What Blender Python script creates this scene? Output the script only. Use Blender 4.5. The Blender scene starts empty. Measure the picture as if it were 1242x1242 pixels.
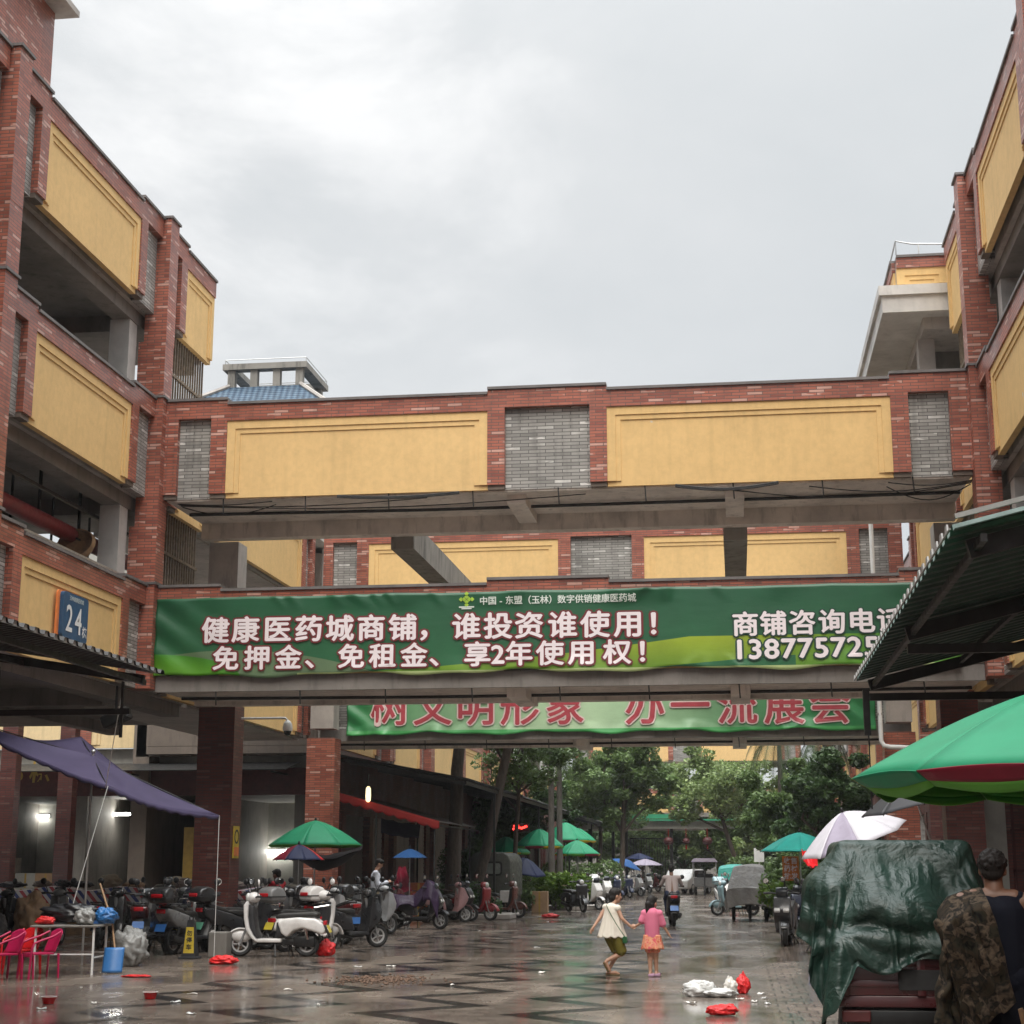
import bpy, bmesh, math, random
import numpy as np
from mathutils import Vector, Matrix, Euler
random.seed(7); RNG = np.random.default_rng(7)
R = math.radians
S = bpy.context.scene
COL = S.collection

# ------------------------------------------------------------------ camera
cam = bpy.data.cameras.new('camera'); cam_o = bpy.data.objects.new('camera', cam); COL.objects.link(cam_o)
cam.sensor_fit = 'HORIZONTAL'; cam.sensor_width = 36.0
cam.lens = 36.0 * 1962.3 / 1242.0
cam.clip_start = 0.1; cam.clip_end = 2000
cam_o.location = (0, 0, 1.6)
cam_o.rotation_euler = (R(90) + 0.2151, 0, 0.1355)
S.camera = cam_o

def at(px, py, Y):
    """point at street distance Y seen at a position in the photograph (1242 px wide)"""
    f = 1962.3; cyw, syw, cp, sp = math.cos(.1355), math.sin(.1355), math.cos(.2151), math.sin(.2151)
    fw = Vector((-syw * cp, cyw * cp, sp)); r = Vector((cyw, syw, 0)); u = r.cross(fw)
    d = fw + r * ((px - 621) / f) - u * ((py - 621) / f); return Vector((0, 0, 1.6)) + d * (Y / d.y)
# ------------------------------------------------------------------ world
W = bpy.data.worlds.new('World'); S.world = W; W.use_nodes = True
def build_world():
    nt = W.node_tree; nt.nodes.clear(); N = nt.nodes.new; L = nt.links.new
    out = N('ShaderNodeOutputWorld'); bg = N('ShaderNodeBackground'); L(bg.outputs[0], out.inputs[0])
    tc = N('ShaderNodeTexCoord'); sep = N('ShaderNodeSeparateXYZ'); L(tc.outputs['Generated'], sep.inputs[0])
    def m(op, a, b=None, c=None, clamp=False):
        n = N('ShaderNodeMath'); n.operation = op; n.use_clamp = clamp
        for i, v in enumerate((a, b, c)):
            if v is None: continue
            if isinstance(v, (int, float)): n.inputs[i].default_value = v
            else: L(v, n.inputs[i])
        return n.outputs[0]
    z = m('MAXIMUM', sep.outputs[2], 0.0)
    zz = m('ADD', z, 0.30)
    cx = m('DIVIDE', sep.outputs[0], zz); cy = m('DIVIDE', sep.outputs[1], zz)
    cb = N('ShaderNodeCombineXYZ'); L(cx, cb.inputs[0]); L(cy, cb.inputs[1])
    def nz(sc, loc, det=6, rough=.55, dist=.3):
        n1 = N('ShaderNodeTexNoise'); n1.inputs['Scale'].default_value = sc; n1.inputs['Detail'].default_value = det; n1.inputs['Roughness'].default_value = rough; n1.inputs['Distortion'].default_value = dist
        mp = N('ShaderNodeMapping'); mp.inputs['Location'].default_value = loc; L(cb.outputs[0], mp.inputs[0]); L(mp.outputs[0], n1.inputs['Vector']); return n1.outputs[0]
    # thin spot in the cloud up to the left, where the light breaks through
    tv = at(300, 90, 100) - Vector((0, 0, 1.6)); tv.normalize()
    dt = N('ShaderNodeVectorMath'); dt.operation = 'DOT_PRODUCT'; L(tc.outputs['Generated'], dt.inputs[0]); dt.inputs[1].default_value = tv
    sp_ = m('POWER', m('MAXIMUM', dt.outputs['Value'], 0.0), 45.0)
    v = m('ADD', m('MULTIPLY', m('SUBTRACT', nz(1.2, SKY_LOC), .5), .50), m('MULTIPLY', m('SUBTRACT', nz(4.5, (7.3, 2.2, 0)), .5), .22))
    v = m('ADD', m('ADD', v, .45), m('MULTIPLY', sp_, m('MULTIPLY_ADD', nz(3.2, (1.7, 5.2, 0), 7, .6), 1.5, -.46)))
    rp = N('ShaderNodeValToRGB'); L(v, rp.inputs[0])
    e = rp.color_ramp.elements; e[0].position = .12; e[0].color = (.60, .625, .635, 1); e[1].position = .85; e[1].color = (1.02, 1.02, 1.01, 1)
    e.new(.42).color = (.715, .74, .748, 1); e.new(.60).color = (.79, .805, .808, 1)
    # CIE overcast: the zenith is brighter than the horizon
    br = m('MULTIPLY_ADD', m('POWER', z, 6.0), ZEN, 0.86)
    vm = N('ShaderNodeVectorMath'); vm.operation = 'SCALE'; L(rp.outputs[0], vm.inputs[0]); L(br, vm.inputs['Scale'])
    sky = N('ShaderNodeTexSky'); sky.sky_type = 'NISHITA'; sky.sun_disc = False
    sky.sun_elevation = SUN_EL; sky.sun_rotation = SUN_ROT
    sv = N('ShaderNodeVectorMath'); sv.operation = 'SCALE'; L(sky.outputs[0], sv.inputs[0]); sv.inputs['Scale'].default_value = 0.012
    ad = N('ShaderNodeVectorMath'); L(vm.outputs[0], ad.inputs[0]); L(sv.outputs[0], ad.inputs[1])
    L(ad.outputs[0], bg.inputs[0]); bg.inputs[1].default_value = SKY_STR
SUN_EL, SUN_ROT = R(50), R(176)
SKY_LOC = (3.1, 0.2, 0.0); ZEN = 8.5; SKY_STR = 0.74
build_world()
sun = bpy.data.lights.new('sun', 'SUN'); sun.energy = 1.5; sun.angle = R(35); sun.color = (1, .94, .85)
sun_o = bpy.data.objects.new('sun', sun); COL.objects.link(sun_o); sun_o.location = (0, 0, 60)
d = Vector((math.sin(SUN_ROT) * math.cos(SUN_EL), math.cos(SUN_ROT) * math.cos(SUN_EL), math.sin(SUN_EL)))
sun_o.rotation_euler = d.to_track_quat('Z', 'Y').to_euler()
S.view_settings.view_transform = 'Standard'; S.view_settings.look = 'None'; S.view_settings.exposure = 0.50; S.view_settings.gamma = 1.0
S.cycles.max_bounces = 6; S.cycles.diffuse_bounces = 4; S.cycles.glossy_bounces = 3; S.cycles.transmission_bounces = 4; S.cycles.transparent_max_bounces = 6
S.cycles.use_denoising = True; S.cycles.use_adaptive_sampling = True

# ------------------------------------------------------------------ materials
M = {}
def nodes(name):
    m = bpy.data.materials.new(name); m.use_nodes = True; nt = m.node_tree
    b = nt.nodes['Principled BSDF']; M[name] = m
    return m, nt, b
def mth(nt, op, a, b=None, c=None, clamp=False):
    n = nt.nodes.new('ShaderNodeMath'); n.operation = op; n.use_clamp = clamp
    for i, v in enumerate((a, b, c)):
        if v is None: continue
        if isinstance(v, (int, float)): n.inputs[i].default_value = v
        else: nt.links.new(v, n.inputs[i])
    return n.outputs[0]
def mix(nt, f, a, b, typ='MIX'):
    n = nt.nodes.new('ShaderNodeMix'); n.data_type = 'RGBA'; n.blend_type = typ
    for i, v in ((0, f), (6, a), (7, b)):
        if isinstance(v, (int, float)): n.inputs[i].default_value = v
        elif isinstance(v, tuple): n.inputs[i].default_value = (*v[:3], 1)
        else: nt.links.new(v, n.inputs[i])
    return n.outputs[2]
def noise(nt, vec, scale, detail=4, rough=.55, dist=0):
    n = nt.nodes.new('ShaderNodeTexNoise'); n.inputs['Scale'].default_value = scale; n.inputs['Detail'].default_value = detail
    n.inputs['Roughness'].default_value = rough; n.inputs['Distortion'].default_value = dist
    if vec is not None: nt.links.new(vec, n.inputs['Vector'])
    return n.outputs[0]
def ramp(nt, v, pts):
    n = nt.nodes.new('ShaderNodeValToRGB'); nt.links.new(v, n.inputs[0]); e = n.color_ramp.elements
    def c4(c): return (c, c, c, 1) if isinstance(c, (int, float)) else (*c[:3], 1)
    e[0].position, e[0].color = pts[0][0], c4(pts[0][1]); e[1].position, e[1].color = pts[-1][0], c4(pts[-1][1])
    for p, c in pts[1:-1]: e.new(p).color = c4(c)
    return n.outputs[0]
def pos(nt, kind='world'):
    if kind == 'world': return nt.nodes.new('ShaderNodeNewGeometry').outputs['Position']
    return nt.nodes.new('ShaderNodeTexCoord').outputs['Object']
def scale_vec(nt, v, s):
    n = nt.nodes.new('ShaderNodeVectorMath'); n.operation = 'MULTIPLY'; nt.links.new(v, n.inputs[0]); n.inputs[1].default_value = s
    return n.outputs[0]
def bump(nt, b, h, strength=.3, dist=.02):
    n = nt.nodes.new('ShaderNodeBump'); n.inputs['Strength'].default_value = strength; n.inputs['Distance'].default_value = dist
    nt.links.new(h, n.inputs['Height']); nt.links.new(n.outputs[0], b.inputs['Normal'])
def simple(name, col, rough=.55, metal=0, var=.18, nscale=6, bmp=0, bscale=40, spec=.5, coat=0, sheen=0, coords='obj', trans=0, alpha=None):
    m, nt, b = nodes(name); P = pos(nt, coords)
    nv = noise(nt, P, nscale, 5, .6)
    lo = tuple(c * (1 - var) for c in col); hi = tuple(min(1, c * (1 + var)) for c in col)
    nt.links.new(ramp(nt, nv, [(.3, lo), (.7, hi)]), b.inputs['Base Color'])
    nt.links.new(ramp(nt, noise(nt, P, nscale * 2.3, 3), [(.3, max(0.02, rough * .8)), (.7, min(1, rough * 1.2))]), b.inputs['Roughness'])
    b.inputs['Metallic'].default_value = metal; b.inputs['Specular IOR Level'].default_value = spec
    if coat: b.inputs['Coat Weight'].default_value = coat; b.inputs['Coat Roughness'].default_value = .08
    if bmp: bump(nt, b, noise(nt, P, bscale, 4), bmp, .01)
    if trans: b.inputs['Transmission Weight'].default_value = trans
    if alpha is not None: b.inputs['Alpha'].default_value = alpha
    return m
def wall_uv(nt):
    """(along the wall, height) from world position and face direction"""
    g = nt.nodes.new('ShaderNodeNewGeometry'); sp = nt.nodes.new('ShaderNodeSeparateXYZ'); nt.links.new(g.outputs['Position'], sp.inputs[0])
    sn = nt.nodes.new('ShaderNodeSeparateXYZ'); nt.links.new(g.outputs['True Normal'], sn.inputs[0])
    f = mth(nt, 'GREATER_THAN', mth(nt, 'ABSOLUTE', sn.outputs[0]), .5)
    fz = mth(nt, 'GREATER_THAN', mth(nt, 'ABSOLUTE', sn.outputs[2]), .5)
    u = mth(nt, 'ADD', mth(nt, 'MULTIPLY', sp.outputs[1], f), mth(nt, 'MULTIPLY', sp.outputs[0], mth(nt, 'SUBTRACT', 1, f)))
    v = mth(nt, 'ADD', mth(nt, 'MULTIPLY', sp.outputs[1], fz), mth(nt, 'MULTIPLY', sp.outputs[2], mth(nt, 'SUBTRACT', 1, fz)))
    c = nt.nodes.new('ShaderNodeCombineXYZ'); nt.links.new(u, c.inputs[0]); nt.links.new(v, c.inputs[1])
    return c.outputs[0], g.outputs['Position']
def brick(name, base, dark, light, frac, mortar, bw, bh, rough=.5, streak=.28):
    m, nt, b = nodes(name); uv, P = wall_uv(nt)
    t = nt.nodes.new('ShaderNodeTexBrick'); nt.links.new(uv, t.inputs['Vector'])
    t.inputs['Color1'].default_value = (0, 0, 0, 1); t.inputs['Color2'].default_value = (1, 1, 1, 1); t.inputs['Mortar'].default_value = (.5, .5, .5, 1)
    t.inputs['Scale'].default_value = 1; t.inputs['Brick Width'].default_value = bw; t.inputs['Row Height'].default_value = bh
    t.inputs['Mortar Size'].default_value = .0075; t.inputs['Mortar Smooth'].default_value = .1; t.offset = .5
    # pale bricks come in runs: brick value plus a patchy noise
    rnd = mth(nt, 'ADD', mth(nt, 'MULTIPLY', t.outputs['Color'], .84), mth(nt, 'MULTIPLY', noise(nt, scale_vec(nt, uv, (1.3, 4.2, 1)), 1.6, 2), .30))
    c = ramp(nt, rnd, [(.12, dark), (.45, base), (.80, tuple(x * 1.12 for x in base)), (.80 + .001, light) if False else (.98 - frac, tuple(x * 1.15 for x in base)), (.99 - frac, light)])
    big = noise(nt, P, .9, 5)
    c = mix(nt, 1, c, ramp(nt, big, [(.3, .72), (.65, 1.0)]), 'MULTIPLY')
    st = noise(nt, scale_vec(nt, P, (3.0, 3.0, .35)), 2.2, 4)
    c = mix(nt, mth(nt, 'MULTIPLY', ramp(nt, st, [(.52, 0.0), (.75, 1.0)]), streak), c, (.03, .025, .022))
    c = mix(nt, t.outputs['Fac'], c, mortar)
    nt.links.new(c, b.inputs['Base Color'])
    nt.links.new(ramp(nt, big, [(.3, rough * .7), (.7, rough * 1.2)]), b.inputs['Roughness'])
    h = mth(nt, 'SUBTRACT', mth(nt, 'MULTIPLY', noise(nt, P, 60, 3), .3), t.outputs['Fac'])
    bump(nt, b, h, .5, .006)
    return m
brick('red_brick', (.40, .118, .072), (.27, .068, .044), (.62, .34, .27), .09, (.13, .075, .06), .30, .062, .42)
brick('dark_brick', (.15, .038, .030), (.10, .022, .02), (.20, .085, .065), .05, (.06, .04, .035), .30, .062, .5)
brick('grey_brick', (.35, .335, .31), (.25, .24, .22), (.78, .76, .72), .28, (.10, .095, .09), .34, .07, .55, .35)
def stucco(name, col, streak=.20):
    m, nt, b = nodes(name); P = pos(nt)
    c = ramp(nt, noise(nt, P, .7, 6, .6), [(.28, tuple(x * .92 for x in col)), (.55, col), (.8, tuple(min(1, x * 1.06) for x in col))])
    fine = noise(nt, P, 7, 5, .65)
    c = mix(nt, 1, c, ramp(nt, fine, [(.3, .90), (.6, 1.0)]), 'MULTIPLY')
    st = noise(nt, scale_vec(nt, P, (2.2, 2.2, .22)), 2.4, 5, .6)
    c = mix(nt, mth(nt, 'MULTIPLY', ramp(nt, st, [(.50, 0.0), (.74, 1.0)]), streak), c, tuple(x * .50 for x in col))
    oi = nt.nodes.new('ShaderNodeObjectInfo'); c = mix(nt, 1, c, ramp(nt, oi.outputs['Random'], [(0, (.93, .92, .88)), (.5, (1, .985, .96)), (1, (1.0, 1.0, 1.0))]), 'MULTIPLY')
    sp = noise(nt, P, 1.9, 2)
    c = mix(nt, ramp(nt, sp, [(.765, 0.0), (.775, .8)]), c, (.62, .58, .5))
    nt.links.new(c, b.inputs['Base Color']); b.inputs['Roughness'].default_value = .72; b.inputs['Specular IOR Level'].default_value = .3
    bump(nt, b, mth(nt, 'ADD', noise(nt, P, 3, 3), mth(nt, 'MULTIPLY', noise(nt, P, 45, 4), .25)), .22, .02)
    return m
stucco('yellow_stucco', (.80, .545, .245))
stucco('pale_yellow_stucco', (.80, .62, .36), .5)
def concrete(name, col, stain=.6, rough=.75):
    m, nt, b = nodes(name); P = pos(nt)
    c = ramp(nt, noise(nt, P, 1.1, 6, .62), [(.3, tuple(x * .7 for x in col)), (.7, tuple(x * 1.1 for x in col))])
    st = noise(nt, scale_vec(nt, P, (2.5, 2.5, .5)), 1.8, 6, .65)
    c = mix(nt, mth(nt, 'MULTIPLY', ramp(nt, st, [(.52, 0.0), (.72, 1.0)]), stain), c, tuple(x * .28 for x in col))
    nt.links.new(c, b.inputs['Base Color']); b.inputs['Roughness'].default_value = rough
    bump(nt, b, noise(nt, P, 18, 5), .2, .01)
    return m
concrete('concrete', (.46, .42, .385), .5); concrete('soffit_bounce_concrete', (.78, .71, .64), .6); concrete('stained_concrete', (.30, .28, .25), 1.0); concrete('white_plaster', (.60, .58, .55), .25)  # soffit concrete is lightened to stand in for weak bounce light
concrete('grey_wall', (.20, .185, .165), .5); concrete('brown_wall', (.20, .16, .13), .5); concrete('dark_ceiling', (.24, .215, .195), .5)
concrete('pale_wall', (.42, .41, .37), .3); concrete('coping_stone', (.17, .155, .15), .4, .55)
simple('dark_steel', (.035, .034, .034), .45, .6, .3); simple('galvanised', (.45, .45, .44), .38, .8, .2); simple('black_metal', (.02, .02, .02), .4, .3)
simple('white_metal', (.72, .72, .70), .4, 0, .1); simple('black_rubber', (.018, .018, .018), .75); simple('black_plastic', (.022, .022, .024), .5, 0, .3)
simple('cable', (.018, .017, .016), .6); simple('red_pipe', (.23, .02, .022), .45); simple('grey_plastic', (.20, .20, .20), .45)
simple('rust_bar', (.20, .15, .10), .6, .3, .4, 9); simple('wood', (.27, .16, .08), .6, 0, .35, 9); simple('glass_dark', (.03, .035, .04), .06, 0, .1)
simple('white_plastic', (.78, .78, .76), .35, 0, .08)

# ------------------------------------------------------------------ mesh builder
class MB:
    def __init__(s): s.v = []; s.f = []
    def add(s, vs, fs):
        o = len(s.v); s.v += [tuple(map(float, v)) for v in vs]; s.f += [tuple(i + o for i in f) for f in fs]; return s
    def box(s, x0, y0, z0, x1, y1, z1, mtx=None):
        x0, x1 = min(x0, x1), max(x0, x1); y0, y1 = min(y0, y1), max(y0, y1); z0, z1 = min(z0, z1), max(z0, z1)
        vs = [(x0, y0, z0), (x1, y0, z0), (x1, y1, z0), (x0, y1, z0), (x0, y0, z1), (x1, y0, z1), (x1, y1, z1), (x0, y1, z1)]
        if mtx is not None: vs = [mtx @ Vector(v) for v in vs]
        return s.add(vs, [(0, 3, 2, 1), (4, 5, 6, 7), (0, 1, 5, 4), (1, 2, 6, 5), (2, 3, 7, 6), (3, 0, 4, 7)])
    def bbox(s, x0, y0, z0, x1, y1, z1, bev=.01, mtx=None, seg=2):
        bm = bmesh.new(); bmesh.ops.create_cube(bm, size=1)
        for v in bm.verts: v.co = Vector(((x0 + x1) / 2 + v.co.x * abs(x1 - x0), (y0 + y1) / 2 + v.co.y * abs(y1 - y0), (z0 + z1) / 2 + v.co.z * abs(z1 - z0)))
        bmesh.ops.bevel(bm, geom=bm.edges[:], offset=bev, segments=seg, affect='EDGES', profile=.5)
        return s.from_bm(bm, mtx)
    def from_bm(s, bm, mtx=None):
        bm.verts.index_update(); vs = [(mtx @ v.co if mtx is not None else v.co.copy()) for v in bm.verts]
        fs = [tuple(v.index for v in f.verts) for f in bm.faces]; bm.free(); return s.add(vs, fs)
    def tube(s, pts, r, n=8, caps=True):
        pts = [Vector(p) for p in pts]; k = len(pts); rr = r if isinstance(r, (list, tuple)) else [r] * k
        vs = []; up = None
        for i, p in enumerate(pts):
            t = (pts[min(i + 1, k - 1)] - pts[max(i - 1, 0)])
            t = t.normalized() if t.length > 1e-9 else Vector((0, 0, 1))
            if up is None:
                up = Vector((0, 0, 1)) if abs(t.z) < .9 else Vector((1, 0, 0))
            a = t.cross(up); a = a.normalized() if a.length > 1e-6 else t.orthogonal().normalized(); b = a.cross(t).normalized(); up = b
            for j in range(n):
                an = 2 * math.pi * j / n; vs.append(p + (a * math.cos(an) + b * math.sin(an)) * rr[i])
        fs = []
        for i in range(k - 1):
            for j in range(n):
                j2 = (j + 1) % n; fs.append((i * n + j, i * n + j2, (i + 1) * n + j2, (i + 1) * n + j))
        if caps: fs += [tuple(range(n - 1, -1, -1)), tuple((k - 1) * n + j for j in range(n))]
        return s.add(vs, fs)
    def lathe(s, prof, n=20, mtx=None, a0=0, a1=2 * math.pi):
        """prof: (radius, height) about local z"""
        full = abs(a1 - a0 - 2 * math.pi) < 1e-6; vs = []; cnt = n if full else n + 1
        for (r, h) in prof:
            for j in range(cnt):
                an = a0 + (a1 - a0) * j / n; v = Vector((r * math.cos(an), r * math.sin(an), h)); vs.append(mtx @ v if mtx is not None else v)
        fs = []
        for i in range(len(prof) - 1):
            for j in range(n):
                j2 = (j + 1) % cnt; fs.append((i * cnt + j, i * cnt + j2, (i + 1) * cnt + j2, (i + 1) * cnt + j))
        return s.add(vs, fs)
    def ell(s, c, r, mtx=None, n=14, m=9):
        c = Vector(c); vs = []; fs = []
        for i in range(m + 1):
            th = math.pi * i / m
            for j in range(n):
                an = 2 * math.pi * j / n; v = c + Vector((r[0] * math.sin(th) * math.cos(an), r[1] * math.sin(th) * math.sin(an), r[2] * math.cos(th)))
                vs.append(mtx @ v if mtx is not None else v)
        for i in range(m):
            for j in range(n):
                j2 = (j + 1) % n; fs.append((i * n + j, (i + 1) * n + j, (i + 1) * n + j2, i * n + j2))
        return s.add(vs, fs)
    def grid(s, fn, nu, nv, closed=False):
        vs = [fn(i / nu, j / nv) for i in range(nu + 1) for j in range(nv + 1)]
        fs = [(i * (nv + 1) + j, (i + 1) * (nv + 1) + j, (i + 1) * (nv + 1) + j + 1, i * (nv + 1) + j + 1) for i in range(nu) for j in range(nv)]
        return s.add(vs, fs)
    def prism(s, poly, d0, d1, axis='y', bev=0, mtx=None, seg=2):
        """poly in the plane (first, second) of the other two axes, extruded along axis"""
        bm = bmesh.new(); put = {'y': lambda p, d: (p[0], d, p[1]), 'x': lambda p, d: (d, p[0], p[1]), 'z': lambda p, d: (p[0], p[1], d)}[axis]
        a = [bm.verts.new(put(p, d0)) for p in poly]; b = [bm.verts.new(put(p, d1)) for p in poly]; n = len(poly)
        bm.faces.new(a); bm.faces.new(b[::-1])
        for i in range(n): bm.faces.new((a[i], b[i], b[(i + 1) % n], a[(i + 1) % n])[::-1])
        bmesh.ops.recalc_face_normals(bm, faces=bm.faces[:])
        if bev: bmesh.ops.bevel(bm, geom=bm.edges[:], offset=bev, segments=seg, affect='EDGES', profile=.5, clamp_overlap=True)
        return s.from_bm(bm, mtx)
    def bar(s, p0, p1, w, h=None):
        """square bar"""
        h = h or w; p0 = Vector(p0); p1 = Vector(p1); t = p1 - p0; q = t.to_track_quat('Z', 'Y').to_matrix().to_4x4(); q.translation = p0
        return s.box(-w / 2, -h / 2, 0, w / 2, h / 2, t.length, q)
    def build(s, name, mat, parent=None, smooth=None, solid=0, sub=0, fix=False):
        me = bpy.data.meshes.new(name)
        vs = s.v
        if parent is not None:
            L = parent.get('_o', (0, 0, 0))
            if any(L): vs = [(v[0] - L[0], v[1] - L[1], v[2] - L[2]) for v in vs]
        me.from_pydata(vs, [], s.f)
        if fix:
            bm = bmesh.new(); bm.from_mesh(me); bmesh.ops.remove_doubles(bm, verts=bm.verts, dist=1e-5); bmesh.ops.recalc_face_normals(bm, faces=bm.faces[:]); bm.to_mesh(me); bm.free()
        me.materials.append(M[mat] if isinstance(mat, str) else mat)
        if smooth:
            me.polygons.foreach_set('use_smooth', [True] * len(me.polygons)); me.set_sharp_from_angle(angle=R(smooth))
        me.update()
        o = bpy.data.objects.new(name, me); COL.objects.link(o)
        if parent is not None: o.parent = parent
        if solid:
            md = o.modifiers.new('thickness', 'SOLIDIFY'); md.thickness = solid; md.offset = 0
        if sub:
            md = o.modifiers.new('subdivision', 'SUBSURF'); md.levels = sub; md.render_levels = sub
        return o
def thing(name, label, cat, loc=(0, 0, 0), rz=0, group=None, world=False):
    """world=True: the parts are given in world coordinates"""
    o = bpy.data.objects.new(name, None); COL.objects.link(o); o.location = loc; o.rotation_euler = (0, 0, rz); o.empty_display_size = .2
    if world: o['_o'] = tuple(loc)
    o['label'] = label; o['category'] = cat
    if group: o['group'] = group
    return o
def tag(o, label, cat, group=None):
    o['label'] = label; o['category'] = cat
    if group: o['group'] = group
    return o
def struct(name, mb, mat, **k):
    o = mb.build(name, mat, **k); o['kind'] = 'structure'; return o
def dup(o, loc=None, rz=None, label=None, scale=None):
    def cp(a, par):
        c = a.copy(); COL.objects.link(c)
        if par is not None: c.parent = par
        for ch in list(a.children): cp(ch, c)
        return c
    r = cp(o, None)
    if loc is not None: r.location = loc
    if rz is not None: r.rotation_euler = (0, 0, rz)
    if scale is not None: r.scale = (scale,) * 3
    if label: r['label'] = label
    return r
# ------------------------------------------------------------------ ground
def paving():
    m, nt, b = nodes('wet_paving'); P = pos(nt); sp = nt.nodes.new('ShaderNodeSeparateXYZ'); nt.links.new(P, sp.inputs[0]); x, y = sp.outputs[0], sp.outputs[1]
    t = nt.nodes.new('ShaderNodeTexBrick'); nt.links.new(P, t.inputs['Vector']); t.inputs['Scale'].default_value = 1; t.inputs['Brick Width'].default_value = .4; t.inputs['Row Height'].default_value = .2
    t.inputs['Mortar Size'].default_value = .006; t.inputs['Color1'].default_value = (0, 0, 0, 1); t.inputs['Color2'].default_value = (1, 1, 1, 1); t.inputs['Mortar'].default_value = (.4, .4, .4, 1)
    tile = ramp(nt, t.outputs['Color'], [(.1, (.14, .112, .092)), (.55, (.175, .14, .115)), (.95, (.21, .17, .14))])
    # dark zigzag inlay between the cross strips
    tri = mth(nt, 'MULTIPLY', mth(nt, 'PINGPONG', mth(nt, 'ADD', y, .35), 1.1), .95)
    fx = mth(nt, 'PINGPONG', mth(nt, 'ADD', mth(nt, 'ADD', x, 30.3), tri), .85)
    zz = mth(nt, 'LESS_THAN', fx, .215)
    okx = mth(nt, 'MULTIPLY', mth(nt, 'LESS_THAN', x, -1.2), mth(nt, 'GREATER_THAN', x, -7.4))
    py = mth(nt, 'PINGPONG', mth(nt, 'ADD', y, -5.9 + 24), 12.0)     # cross strips every 12 m
    oky = mth(nt, 'GREATER_THAN', py, 1.0)
    zz = mth(nt, 'MULTIPLY', mth(nt, 'MULTIPLY', zz, okx), oky)
    c = mix(nt, zz, tile, (.022, .020, .019))
    strip = mth(nt, 'LESS_THAN', py, .42)
    side = mth(nt, 'MULTIPLY', mth(nt, 'GREATER_THAN', x, .35), mth(nt, 'LESS_THAN', x, .95))
    t2 = nt.nodes.new('ShaderNodeTexBrick'); nt.links.new(P, t2.inputs['Vector']); t2.inputs['Scale'].default_value = 1; t2.inputs['Brick Width'].default_value = .21; t2.inputs['Row Height'].default_value = .42
    t2.inputs['Mortar Size'].default_value = .012; t2.inputs['Color1'].default_value = (.17, .133, .107, 1); t2.inputs['Color2'].default_value = (.235, .185, .15, 1); t2.inputs['Mortar'].default_value = (.05, .04, .035, 1)
    ss = mth(nt, 'MAXIMUM', strip, side); c = mix(nt, ss, c, t2.outputs['Color'])
    big = noise(nt, P, .55, 6, .62)
    c = mix(nt, 1, c, ramp(nt, big, [(.3, .62), (.7, 1.15)]), 'MULTIPLY')
    grime = noise(nt, scale_vec(nt, P, (1.0, .5, 1)), 2.3, 6, .7)
    c = mix(nt, mth(nt, 'MULTIPLY', ramp(nt, grime, [(.55, 0.0), (.75, .7)]), 1.0), c, (.03, .024, .02))
    c = mix(nt, mth(nt, 'MULTIPLY', t.outputs['Fac'], .6), c, (.03, .025, .02))
    nt.links.new(c, b.inputs['Base Color'])
    wet = noise(nt, scale_vec(nt, P, (.8, .33, 1)), .9, 5, .6)
    nt.links.new(ramp(nt, wet, [(.34, .06), (.5, .17), (.64, .36)]), b.inputs['Roughness'])
    b.inputs['IOR'].default_value = 1.36; b.inputs['Specular IOR Level'].default_value = .5
    h = mth(nt, 'ADD', mth(nt, 'MULTIPLY', noise(nt, P, 1.3, 3), .16), mth(nt, 'MULTIPLY', noise(nt, P, 22, 4), .10))
    h = mth(nt, 'SUBTRACT', h, mth(nt, 'MULTIPLY', t.outputs['Fac'], .16))
    bump(nt, b, h, .28, .02)
paving()
g = MB(); g.add([(-400, -60, 0), (400, -60, 0), (400, 900, 0), (-400, 900, 0)], [(0, 1, 2, 3)]); struct('ground', g, 'wet_paving')

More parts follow.
